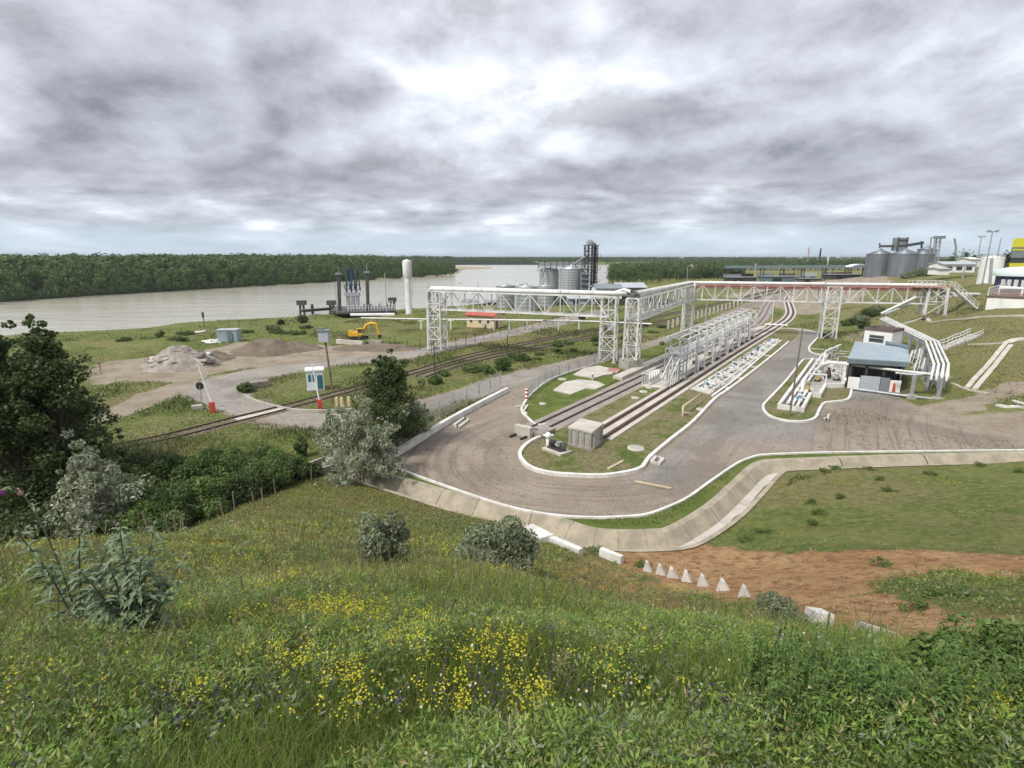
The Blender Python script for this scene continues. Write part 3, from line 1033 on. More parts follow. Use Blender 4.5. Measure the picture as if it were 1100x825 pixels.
# inner kerbs along the spill trays right of the second track
tk1 = [P(a, b) for a, b in [(765, 427), (774, 420.5), (791, 407.7), (814.5, 387), (839, 366.7)]]
kerb(spline(tk1, 3), 0.26, 0.28, 'white inner kerb beside the blue and white loading trays')
mb = MB()
for a, b in (((778, 417.5), (785, 417.5)), ((792, 407), (799, 407)), ((806, 395), (814, 395)), ((820, 382.5), (829, 383))):
    mb.beam(P(*a) + Vector((0, 0, .1)), P(*b) + Vector((0, 0, .1)), 0.35, 0.12)
    o = mb.build('slab_crossing', M['kerb'])
    mb = MB()
    tag(o, 'short whitewashed slab laid across the grass strip between two white kerbs', 'slab', 'slabs across the kerbside grass strip')

# ------------------------------------------------------------------ drain channel
def channel():
    t = thing('drain_channel', 'long pale concrete drain channel bending round the foot of the hill', 'drain channel', (ch_mid[20].x, ch_mid[20].y, -0.7))
    n = len(ch_top)
    far, flo, nea = MB(), MB(), MB()
    W0 = offset_line(ch_top, -0.5)
    W1 = offset_line(ch_top, -0.02)
    F1 = ch_o1
    F2 = ch_o2
    N3 = ch_o3
    N4 = offset_line(ch_top, 2.05)
    zc = lambda p, z: (p.x, p.y, z)
    # slabs with open joints
    step = 3
    i = 0
    def hlip(p):
        return max(0.06, min(gz(p.x, p.y) + 0.05, 0.7))
    while i < n - 1:
        j = min(n - 1, i + step)
        for k in range(i, j):
            e = 0.0
            a, b = k, k + 1
            jt = 0.03 if k == j - 1 else 0.0
            lerp = lambda P_, k0, k1, f: P_[k0].lerp(P_[k1], f)
            pts = lambda L: (L[a], L[a].lerp(L[b], 1 - jt))
            w0a, w0b = pts(W0); w1a, w1b = pts(W1); f1a, f1b = pts(F1); f2a, f2b = pts(F2); n3a, n3b = pts(N3); n4a, n4b = pts(N4)
            far.quad(zc(w0a, .05), zc(w1a, .05), zc(w1b, .05), zc(w0b, .05))
            far.quad(zc(w1a, .05), zc(f1a, -.66), zc(f1b, -.66), zc(w1b, .05))
            flo.quad(zc(f1a, -.66), zc(f2a, -.66), zc(f2b, -.66), zc(f1b, -.66))
            ha, hb = hlip(n4a), hlip(n4b)
            nea.quad(zc(f2a, -.66), zc(n3a, .05), zc(n3b, .05), zc(f2b, -.66))
            nea.quad(zc(n3a, .05), zc(n4a, .06), zc(n4b, .06), zc(n3b, .05))
        i = j
    far.build('far_bank', M['channel'], t)
    flo.build('channel_floor', M['pale_concrete'], t)
    nea.build('near_bank', M['channel'], t)


channel()

# ------------------------------------------------------------------ sky, sun, camera
world = bpy.data.worlds.new('World')
scene.world = world
world.use_nodes = True
SUN_EL, SUN_AZ = R(52), R(228)      # azimuth clockwise from +Y


def build_sky():
    nt = world.node_tree
    nt.nodes.clear()
    w = NT(nt)
    out = w.n('ShaderNodeOutputWorld')
    tc = w.n('ShaderNodeTexCoord')
    v = tc.outputs['Generated']
    s = w.n('ShaderNodeSeparateXYZ')
    w.L.new(v, s.inputs[0])
    z = w.math('MAXIMUM', s.outputs[2], 0.0)

    def plane(h, loc, sx=1.0, sy=1.0):
        zz = w.math('ADD', z, h)
        c = w.n('ShaderNodeCombineXYZ')
        w.L.new(w.math('DIVIDE', s.outputs[0], zz), c.inputs[0])
        w.L.new(w.math('DIVIDE', s.outputs[1], zz), c.inputs[1])
        o = w.n('ShaderNodeMapping')
        w.L.new(c.outputs[0], o.inputs[0])
        o.inputs['Location'].default_value = loc
        o.inputs['Scale'].default_value = (sx, sy, 1)
        return o.outputs[0]

    L0 = (5.1, 0.6, 0.4)
    uv = plane(0.36, L0)
    uv2 = plane(0.36, (L0[0] + 0.02, L0[1] + 0.10, L0[2]))
    big = w.noise(plane(0.30, (1.7, 4.4, 0)), 0.95, 2, 0.5, 0.3)

    def puff(v, sc):
        # rounded heaps: folded noise plus a finer ragged layer
        a = w.noise(v, sc, 3, 0.45, 0.1)
        a = w.math('ABSOLUTE', w.math('SUBTRACT', w.math('MULTIPLY', a, 2.0), 1.0))
        b = w.noise(v, sc * 2.6, 11, 0.63, 0.08)
        c = w.noise(v, sc * 0.55, 2, 0.5, 0.1)
        return w.math('ADD', w.math('MULTIPLY', a, 0.55), w.math('ADD', w.math('MULTIPLY', b, 0.50), w.math('MULTIPLY', c, 0.30)))

    n0 = puff(uv, 1.5)
    n1 = puff(uv2, 1.5)
    low0 = w.noise(plane(0.17, (0.3, 2.2, 0.7)), 1.5, 10, 0.58, 0.15)
    low1 = w.noise(plane(0.17, (0.3, 2.34, 0.7)), 1.5, 10, 0.58, 0.15)
    flow = w.smooth(z, 0.155, 0.085)                       # lower deck nearer the horizon
    d_hi = w.math('ADD', w.math('MULTIPLY', big, 0.70), w.math('MULTIPLY', n0, 0.44))
    dens = w.n('ShaderNodeMix', data_type='FLOAT')
    w.L.new(flow, dens.inputs[0]); w.L.new(d_hi, dens.inputs[2]); w.L.new(w.math('ADD', w.math('MULTIPLY', low0, 1.05), 0.06), dens.inputs[3])
    dens = dens.outputs[0]
    em = w.n('ShaderNodeMix', data_type='FLOAT')
    w.L.new(flow, em.inputs[0]); w.L.new(w.math('SUBTRACT', n0, n1), em.inputs[2]); w.L.new(w.math('SUBTRACT', low0, low1), em.inputs[3])
    em = em.outputs[0]
    band = w.ramp(z, [(0.0, 0.46), (0.04, 0.47), (0.085, 0.54), (0.125, 0.68), (0.17, 0.64), (0.215, 0.53), (0.27, 0.44), (0.34, 0.43), (0.6, 0.44), (1.0, 0.42)])
    dens = w.math('ADD', dens, w.math('ADD', w.math('MULTIPLY', w.math('SUBTRACT', band, 0.48), 0.55), 0.075))
    cloud = w.ramp(dens, [(0.42, (0.88, 0.90, 0.93)), (0.515, (0.66, 0.685, 0.735)), (0.585, (0.485, 0.505, 0.55)), (0.66, (0.335, 0.348, 0.388)), (0.78, (0.25, 0.26, 0.295))])
    lit = w.math('ADD', 1.0, w.math('MULTIPLY', em, 3.2))
    lit = w.math('MINIMUM', w.math('MAXIMUM', lit, 0.60), 1.45)
    lc = w.n('ShaderNodeCombineXYZ')
    for i in range(3): w.L.new(lit, lc.inputs[i])
    cloud = w.mix(1.0, cloud, lc.outputs[0], 'MULTIPLY')
    hz = w.ramp(z, [(0.0, 1.0), (0.03, 0.95), (0.055, 0.35), (0.10, 0.0)])
    cloud = w.mix(w.math('MULTIPLY', hz, 0.8), cloud, (0.36, 0.43, 0.50))
    cover = w.smooth(dens, 0.385, 0.455)
    sky = w.n('ShaderNodeTexSky', sky_type='NISHITA')
    sky.sun_disc = False
    sky.sun_elevation = SUN_EL
    sky.sun_rotation = SUN_AZ
    sky.air_density = 1.0
    sky.dust_density = 1.5
    b1 = w.n('ShaderNodeBackground')
    w.L.new(sky.outputs[0], b1.inputs[0])
    b1.inputs[1].default_value = 0.12
    b2 = w.n('ShaderNodeBackground')
    w.L.new(cloud, b2.inputs[0])
    b2.inputs[1].default_value = SKY_LEVEL
    mx = w.n('ShaderNodeMixShader')
    w.L.new(w.math('MULTIPLY', cover, 0.97), mx.inputs[0])
    w.L.new(b1.outputs[0], mx.inputs[1])
    w.L.new(b2.outputs[0], mx.inputs[2])
    w.L.new(mx.outputs[0], out.inputs[0])


SKY_LEVEL = 0.65
build_sky()
sl = bpy.data.lights.new('sun', 'SUN')
sl.energy = 1.5
sl.angle = R(11)
sl.color = (1.0, 0.965, 0.91)
so = bpy.data.objects.new('sun', sl)
COL.objects.link(so)
dv = Vector((math.sin(SUN_AZ) * math.cos(SUN_EL), math.cos(SUN_AZ) * math.cos(SUN_EL), math.sin(SUN_EL)))
so.rotation_euler = (-dv).to_track_quat('-Z', 'Y').to_euler()
so.location = (0, 0, 60)

cam = bpy.data.cameras.new('camera')
cam.sensor_width = 36
cam.sensor_fit = 'HORIZONTAL'
cam.lens = 36 * FPX / 1100
cam.clip_start = 0.05
cam.clip_end = 30000
co = bpy.data.objects.new('camera', cam)
COL.objects.link(co)
co.location = (0, 0, EYE)
co.rotation_euler = (math.pi / 2 - PITCH, 0, 0)
scene.camera = co

vs = scene.view_settings
vs.view_transform = 'Standard'
vs.look = 'None'
vs.gamma = 1.0
vs.use_curve_mapping = False
vs.exposure = 1.42
cy = scene.cycles
cy.max_bounces = 5
cy.diffuse_bounces = 2
cy.glossy_bounces = 2
cy.transmission_bounces = 3
cy.transparent_max_bounces = 6
cy.volume_bounces = 0
cy.use_denoising = True


# ------------------------------------------------------------------ air
def haze_box():
    m = bpy.data.materials.new('haze')
    m.use_nodes = True
    nt = m.node_tree
    nt.nodes.clear()
    o = nt.nodes.new('ShaderNodeOutputMaterial')
    v = nt.nodes.new('ShaderNodeVolumePrincipled')
    v.inputs['Color'].default_value = (0.80, 0.88, 0.96, 1)
    v.inputs['Density'].default_value = HAZE
    v.inputs['Anisotropy'].default_value = 0.2
    nt.links.new(v.outputs[0], o.inputs['Volume'])
    mb = MB()
    mb.box((0, 5480, 15), (18400, 11400, 40))
    b = mb.build('haze', m)
    tag(b, kind='stuff')


HAZE = 9e-5
haze_box()
# ------------------------------------------------------------------ railway tracks
def offs(pts, d):
    out = []
    m = len(pts)
    for i in range(m):
        a, b = pts[max(0, i - 1)], pts[min(m - 1, i + 1)]
        t = Vector((b.x - a.x, b.y - a.y, 0)).normalized()
        out.append(Vector((pts[i].x + t.y * d, pts[i].y - t.x * d, pts[i].z)))
    return out


def resample(pts, step):
    out = [pts[0].copy()]
    acc = 0
    for i in range(len(pts) - 1):
        a, b = pts[i], pts[i + 1]
        L = (b - a).length
        while acc + L >= step:
            f = (step - acc) / L
            a = a.lerp(b, f)
            L = (b - a).length
            out.append(a.copy())
            acc = 0
        acc += L
    return out


def track(pts, label, sleepers, rw=0.15, zb=0.10, bal=1.5, bmat='ballast', gauge=0.8, group=None):
    pts = [Vector((p.x, p.y, 0)) for p in pts]
    c = pts[len(pts) // 2]
    t = thing('railway_track', label, 'railway track', (c.x, c.y, 0.05), group)
    if bal:
        mb = MB()
        L, Rr = offs(pts, -bal), offs(pts, bal)
        L2, R2 = offs(pts, -bal - 0.5), offs(pts, bal + 0.5)
        for i in range(len(pts) - 1):
            mb.quad(L2[i] + Vector((0, 0, .0)), L[i] + Vector((0, 0, zb)), L[i + 1] + Vector((0, 0, zb)), L2[i + 1])
            mb.quad(L[i] + Vector((0, 0, zb)), Rr[i] + Vector((0, 0, zb)), Rr[i + 1] + Vector((0, 0, zb)), L[i + 1] + Vector((0, 0, zb)))
            mb.quad(Rr[i] + Vector((0, 0, zb)), R2[i], R2[i + 1], Rr[i + 1] + Vector((0, 0, zb)))
        mb.build('ballast_bed', M[bmat], t)
    for s in (-1, 1):
        mb = MB()
        mb.sweep(offs(pts, s * gauge), rw, zb, zb + 0.15)
        mb.build('rail', M['rail'], t)
    if sleepers:
        mb = MB()
        q = resample(pts, sleepers)
        for i in range(1, len(q) - 1):
            d = (q[i + 1] - q[i - 1]).normalized()
            n = Vector((d.y, -d.x, 0))
            mb.beam(q[i] - n * 1.3 + Vector((0, 0, zb - .03)), q[i] + n * 1.3 + Vector((0, 0, zb - .03)), 0.26, 0.12)
        o = mb.build('sleepers', M['spoil'], t)
        o['kind'] = 'stuff'
    return t


sp3 = lambda pts, n=5: spline([P(a, b) for a, b in pts], n)
T1 = sp3([(577, 462), (664, 420.2), (709, 398.5), (770, 369.2), (806, 351.5), (819, 339), (826, 326), (838, 318), (855, 309.5), (885, 302)])
T2 = sp3([(641, 470.5), (719, 422), (790, 377.5), (838, 348.5), (846, 342.5), (849.5, 336), (848, 329), (846.5, 323), (850, 316.5), (862, 309.5), (885, 303.6), (905, 300)])
track(T1, 'railway track on grey ballast ending at the low concrete buffer', 0, bal=1.5, gauge=0.72)
track(sp3([(100, 486), (180, 470), (251, 452), (307, 438), (389, 416), (452, 398), (511, 381), (602, 361.5), (700, 342), (780, 324), (830, 312), (872, 303)]),
      'rusty railway track curving over the white level crossing and away beside the service road', 0.9, 0.08, 0.03, 1.1, 'rusty_ballast')
track(sp3([(452, 405), (480, 396), (530, 383), (610, 367), (700, 349), (770, 331), (820, 318), (850, 310)]), 'overgrown railway siding running close beside the crossing track', 0.9, 0.08, 0.03, 1.1, 'rusty_ballast')

# track set in a concrete slab
c = T2[len(T2) // 2]
t = thing('railway_track', 'railway track set in a concrete slab that starts at the block house', 'railway track', (c.x, c.y, 0.05))
near = [p for p in T2 if p.y < 128]
mb = MB(); mb.sweep(T2, 2.9, 0.02, 0.14); mb.build('track_slab', M['pale_concrete'], t)
for s in (-1, 1):
    mb = MB(); mb.sweep(offs(T2, s * 0.66), 0.62, 0.145, 0.155); mb.build('rail_groove', M['rust_steel'], t)
    mb = MB(); mb.sweep(offs(T2, s * 0.66), 0.16, 0.156, 0.24); mb.build('rail', M['rail'], t)

# concrete apron and kerb of the loading place
TD = (Vector((P(838, 348).x, P(838, 348).y, 0)) - P(644, 468.5)).normalized()
TN = Vector((TD.y, -TD.x, 0))          # to the right of the tracks
lin = [P(663, 408), P(718, 383), P(770, 360), P(806, 342)]
mb = MB(); mb.sweep(lin, 1.3, -0.02, 0.45)
tag(mb.build('loading_ledge', M['pale_concrete']), 'long pale concrete ledge on the far side of the ballasted track', 'ledge')
g0, g1 = P(697, 408), P(806, 357)
mb = MB()
ap = [P(688, 415.5), P(703, 405.5), P(758, 379), P(806, 353), P(822, 350), P(812, 357), P(760, 386), P(711, 417.5)]
mb.prism([(p.x, p.y) for p in ap], 0.0, 0.11)
tag(mb.build('loading_apron', M['pale_concrete']), 'pale concrete apron under the loading gantry between the two tracks', 'apron')
mb = MB()
ap = [P(742, 421), P(755, 424), P(836, 369), P(826, 366)]
ap = [P(741, 418.5), P(762, 424.5), P(790, 406.5), P(813, 386.5), P(837, 366.5), P(829, 364), P(790, 389)]
mb.prism([(p.x, p.y) for p in ap], 0.0, 0.12)
tag(mb.build('tray_apron', M['pale_concrete']), 'pale concrete apron with loading trays right of the slab track', 'apron')


# ------------------------------------------------------------------ lattice steelwork
def lattice_tower(base, ztop, ax_dir, wa, wb, label, panels=4, m='white_steel', z0=0.0, taper=0.92, leg=0.22, footing=True, name='lattice_tower', parts_extra=None, group=None):
    base = Vector((base.x, base.y, z0))
    t = thing(name, label, 'lattice tower', base, group)
    a = Vector((ax_dir.x, ax_dir.y, 0)).normalized()
    b = Vector((-a.y, a.x, 0))
    H_ = ztop - z0
    def corner(i, f):
        s = 1 + (taper - 1) * f
        sa, sb = ((-1, -1), (1, -1), (1, 1), (-1, 1))[i]
        return base + a * (sa * wa / 2 * s) + b * (sb * wb / 2 * s) + Vector((0, 0, H_ * f))
    for i in range(4):
        mb = MB(); mb.beam(corner(i, 0.0), corner(i, 1), leg); mb.build('leg', M[m], t)
    br = MB()
    for k in range(panels):
        f0, f1 = k / panels, (k + 1) / panels
        for i in range(4):
            j = (i + 1) % 4
            br.beam(corner(i, f1), corner(j, f1), 0.11)
            if (k + i) % 2 == 0: br.beam(corner(i, f0), corner(j, f1), 0.095)
            else: br.beam(corner(j, f0), corner(i, f1), 0.095)
            if k % 2 == 1: br.beam(corner(j, f0), corner(i, f1), 0.08) if (k + i) % 2 == 0 else br.beam(corner(i, f0), corner(j, f1), 0.08)
    br.build('lattice', M[m], t)
    ld = MB()
    c0, c1 = (corner(0, 0) + corner(3, 0)) / 2 - a * .25, (corner(0, 1) + corner(3, 1)) / 2 - a * .25 + Vector((0, 0, 1.0))
    for s in (-.22, .22): ld.beam(c0 + b * s, c1 + b * s, .06)
    nr = int(H_ / .45)
    for k in range(nr): q = c0.lerp(c1, (k + .5) / nr); ld.beam(q - b * .24, q + b * .24, .045)
    ld.build('ladder', M['grey_steel'], t)
    if footing:
        for i in range(4):
            mb = MB(); mb.box(corner(i, 0) + Vector((0, 0, 0.08)), (0.6, 0.6, 0.42)); mb.build('footing', M['concrete'], t)
    return t


TOPZ, BOTZ = 10.15, 7.15


def truss_span(p, q, label, n, width=1.9, m='white_steel', topm=None, topz=TOPZ, botz=BOTZ, short=0.0):
    p, q = Vector((p.x, p.y, 0)), Vector((q.x, q.y, 0))
    d = (q - p).normalized()
    p, q = p + d * short, q - d * short
    nrm = Vector((d.y, -d.x, 0)) * (width / 2)
    t = thing('bridge_truss', label, 'pipe bridge', ((p + q) / 2 + Vector((0, 0, botz))))
    for s in (-1, 1):
        for z, mm in ((topz, topm or m), (botz, m)):
            mb = MB(); mb.beam(p + nrm * s + Vector((0, 0, z)), q + nrm * s + Vector((0, 0, z)), 0.2, 0.30 if mm != m else 0.24); mb.build('chord', M[mm], t)
    br = MB()
    for k in range(n + 1):
        c = p.lerp(q, k / n)
        for s in (-1, 1):
            br.beam(c + nrm * s + Vector((0, 0, botz)), c + nrm * s + Vector((0, 0, topz)), 0.14)
        for z in (topz, botz):
            br.beam(c - nrm + Vector((0, 0, z)), c + nrm + Vector((0, 0, z)), 0.11)
    dg = br
    for k in range(n):
        c, e = p.lerp(q, k / n), p.lerp(q, (k + 1) / n)
        for s in (-1, 1):
            z0, z1 = (botz, topz) if k % 2 == 0 else (topz, botz)
            dg.beam(c + nrm * s + Vector((0, 0, z0)), e + nrm * s + Vector((0, 0, z1)), 0.11)
        dg.beam(c + nrm + Vector((0, 0, botz)), e - nrm + Vector((0, 0, botz)), 0.08)
    dg.build('lattice', M[m], t)
    return t


def pipe(pts, r, label, m='white_steel', name='pipe', cat='pipe', n=8, group=None):
    mb = MB(); mb.path(pts, r, n)
    for i in range(len(pts) - 1):      # flanges and clamps along the longer runs
        p0, p1 = Vector(pts[i]), Vector(pts[i + 1])
        L = (p1 - p0).length
        if L > 4:
            k = int(L / 5.5) + 1
            for j in range(k):
                c = p0.lerp(p1, (j + .5) / k); d = (p1 - p0).normalized()
                mb.tube(c - d * .07, c + d * .07, r * 1.38, n)
    return tag(mb.build(name, M[m]), label, cat, group)


TL, TA1, TA2, TB = P(470.5, 375.8), P(652.5, 389.5), P(677.5, 396.3), P(737.5, 357.5)
TC = P(888, 363.5)
TDp = Vector((80.5, 104.0, 0))
vz = lambda p, z: Vector((p.x, p.y, z))
lattice_tower(TL, TOPZ, TA1 - TL, 2.6, 2.4, 'white lattice tower at the river end of the pipe bridge, beside the red roofed house', 5)
lattice_tower(TA1, TOPZ, TA1 - TL, 2.3, 2.0, 'white lattice tower standing straight on the grass behind its twin, where two bridge spans meet', 5)
lattice_tower(TA2, TOPZ, TB - TA2, 2.0, 1.9, 'white lattice tower raised on a grey concrete block beside the two pads', 4, z0=1.5, footing=False)
mb = MB(); mb.box((TA2.x, TA2.y, 0.75), (2.5, 2.4, 1.5), 0.4)
tag(mb.build('tower_plinth', M['concrete']), 'square grey concrete block carrying a white lattice tower', 'plinth')
lattice_tower(TB, TOPZ, TB - TA2, 2.2, 2.0, 'white lattice tower behind the loading gantry where the bridge turns', 5)
lattice_tower(TC, TOPZ, TDp - TB, 2.6, 2.2, 'white lattice tower beside the far end of the grey yard under the red span', 5)
# tower at the hill end
t = lattice_tower(TDp, TOPZ, TDp - TB, 3.4, 2.6, 'white and red trestle on the hillside where the pipe bridge ends', 2, z0=5.0, leg=0.34, taper=0.9)
mb = MB(); mb.beam(TDp + Vector((1.7, -1.2, 5)), TDp + Vector((1.55, -1.15, TOPZ)), 0.42); mb.build('red_leg', M['red_steel'], t)

truss_span(TL, TA1, 'white truss span from the river tower to the middle towers, over the red roofed house', 12, short=0)
truss_span(TA2, TB, 'white truss span running away from the twin towers to the tower behind the gantry', 14)
truss_span(TB, TDp, 'white truss span with a faded red top edge reaching the hillside', 18, topm='red_steel')
d1 = (TA1 - TL).normalized(); d2 = (TB - TA2).normalized(); d3 = vz(TDp - TB, 0).normalized()
n1 = Vector((d1.y, -d1.x, 0)); n2 = Vector((d2.y, -d2.x, 0)); n3 = Vector((d3.y, -d3.x, 0))
zt = TOPZ + 0.45
pipe([TL + n1 * .4 + d1 * -1.2 + Vector((0, 0, 1.2)), TL + n1 * .4 + d1 * -1.2 + Vector((0, 0, zt - .4)), TL + n1 * .4 + d1 * -.7 + Vector((0, 0, zt)), TA1 + n1 * .4 + Vector((0, 0, zt)), TA1.lerp(TA2, .5) + Vector((1.0, .2, zt)), TA2 + n2 * .2 + Vector((0, 0, zt)), TB + n2 * .2 + Vector((0, 0, zt)),
      TB + d3 * 1.2 + n3 * .2 + Vector((0, 0, zt)), TDp + n3 * .3 + Vector((0, 0, zt))], 0.33, 'thick white pipe along the top of the whole pipe bridge')
pipe([TL - n1 * .5 + Vector((0, 0, 1.0)), TL - n1 * .5 + Vector((0, 0, zt - .1)), TA1 - n1 * .5 + Vector((0, 0, zt - .1)), TA1 - n1 * .5 + d1 * 2 + Vector((0, 0, zt + .5)), TA2 - n2 * .5 + Vector((0, 0, zt + .5)), TA2 - n2 * .5 + d2 * 2 + Vector((0, 0, zt - .1)), TB - n2 * .5 + Vector((0, 0, zt - .1)), TDp - n3 * .6 + Vector((0, 0, zt - .1))], 0.2,
     'thinner white pipe with raised loop over the middle towers of the bridge')
pipe([TB + n3 * .7 + Vector((0, 0, TOPZ - .4)), TDp + n3 * .7 + Vector((0, 0, TOPZ - .4))], 0.24, 'faded red pipe hung along the hillside span', 'red_steel')
pipe([TB + n3 * 1.4 + d3 * .8 + Vector((0, 0, 0.3)), TB + n3 * 1.4 + d3 * .8 + Vector((0, 0, zt - .5)), TB + n3 * .9 + d3 * .8 + Vector((0, 0, zt - .2))], 0.2, 'white riser pipe up the side of the tower behind the gantry')
# low level pipe run between the river and the middle towers, on short posts
low = [P(388, 341.5, 2.2), P(437, 342.5, 2.2), P(462, 343, 2.2), P(520, 343.5, 2.2), P(583, 344.3, 2.2), P(584, 344.3, 3.2), P(611, 344.8, 3.2), P(612, 345, 2.2), P(643, 345.5, 2.2), P(700, 348, 2.2)]
pipe(low, 0.17, 'thin white pipe run on short posts from the jetty past the red roofed house')
for i, x in enumerate((452, 484, 530, 547, 566, 600, 622)):
    p = P(x, 344, 2.1)
    mb = MB(); mb.beam((p.x, p.y, -.05), (p.x, p.y, 2.05), 0.26); mb.beam((p.x - .6, p.y, 2.0), (p.x + .6, p.y, 2.0), .18)
    tag(mb.build('pipe_post', M['white_steel']), 'short white post carrying the thin pipe run near the river tower and house', 'post', 'posts under the thin pipe run')

# landing at the hill end
t = thing('railed_platform', 'white railed platform on top of the hillside trestle', 'platform', TDp + Vector((0, 0, TOPZ)))
c0 = TDp + Vector((-1.0, 0, TOPZ + .12))
mb = MB(); mb.box(c0, (7.0, 2.6, .12)); mb.build('deck', M['red_steel'], t)
mb = MB()
for y in (-1.3, 1.3):
    for k in range(9): mb.beam(c0 + Vector((-3.5 + 7 * k / 8, y, 0)), c0 + Vector((-3.5 + 7 * k / 8, y, 1.15)), .07)
    for z in (.6, 1.15): mb.beam(c0 + Vector((-3.5, y, z)), c0 + Vector((3.5, y, z)), .07)
mb.build('handrail', M['white_steel'], t)
t = thing('steel_stair', 'white steel stair going down from the railed platform to the hillside', 'stair', TDp + Vector((5, 0, 6)))
s0, s1 = TDp + Vector((2.6, -.6, TOPZ + .1)), Vector((TDp.x + 6.6, TDp.y - 2, 6.4))
mb = MB()
for o_ in (-.5, .5): mb.beam(s0 + Vector((0, o_, 0)), s1 + Vector((0, o_, 0)), .12, .25)
mb.build('stringer', M['white_steel'], t)
mb = MB()
for k in range(14): mb.box(s0.lerp(s1, (k + .5) / 14), (.28, .95, .05))
mb.build('tread', M['grey_steel'], t)
mb = MB()
for o_ in (-.5, .5):
    mb.beam(s0 + Vector((0, o_, 1.1)), s1 + Vector((0, o_, 1.1)), .08)
    mb.beam(s0 + Vector((0, o_, .6)), s1 + Vector((0, o_, .6)), .06)
    for k in range(7): c = s0.lerp(s1, k / 6) + Vector((0, o_, 0)); mb.beam(c, c + Vector((0, 0, 1.1)), .07)
mb.build('handrail', M['white_steel'], t)
# pipes leaving the trestle
pipe([TDp + Vector((1.5, -.3, 9.2)), D(1014, 317.5, 103), D(1052, 316.3, 118)], 0.32, 'pale pipe leaving the hillside trestle towards the white tank', 'white_steel')
pipe([D(946.5, 337, 104), D(964, 328.5, 104), D(983, 319.5, 104), D(1000, 318, 104)], 0.26, 'white sloping pipe from the rack elbow up to the hillside trestle')
pipe([D(950, 337.5, 105), D(972, 329.5, 105), D(984, 325, 105)], 0.22, 'thinner sloping pipe just below the white sloping pipe', 'light_grey_panel')


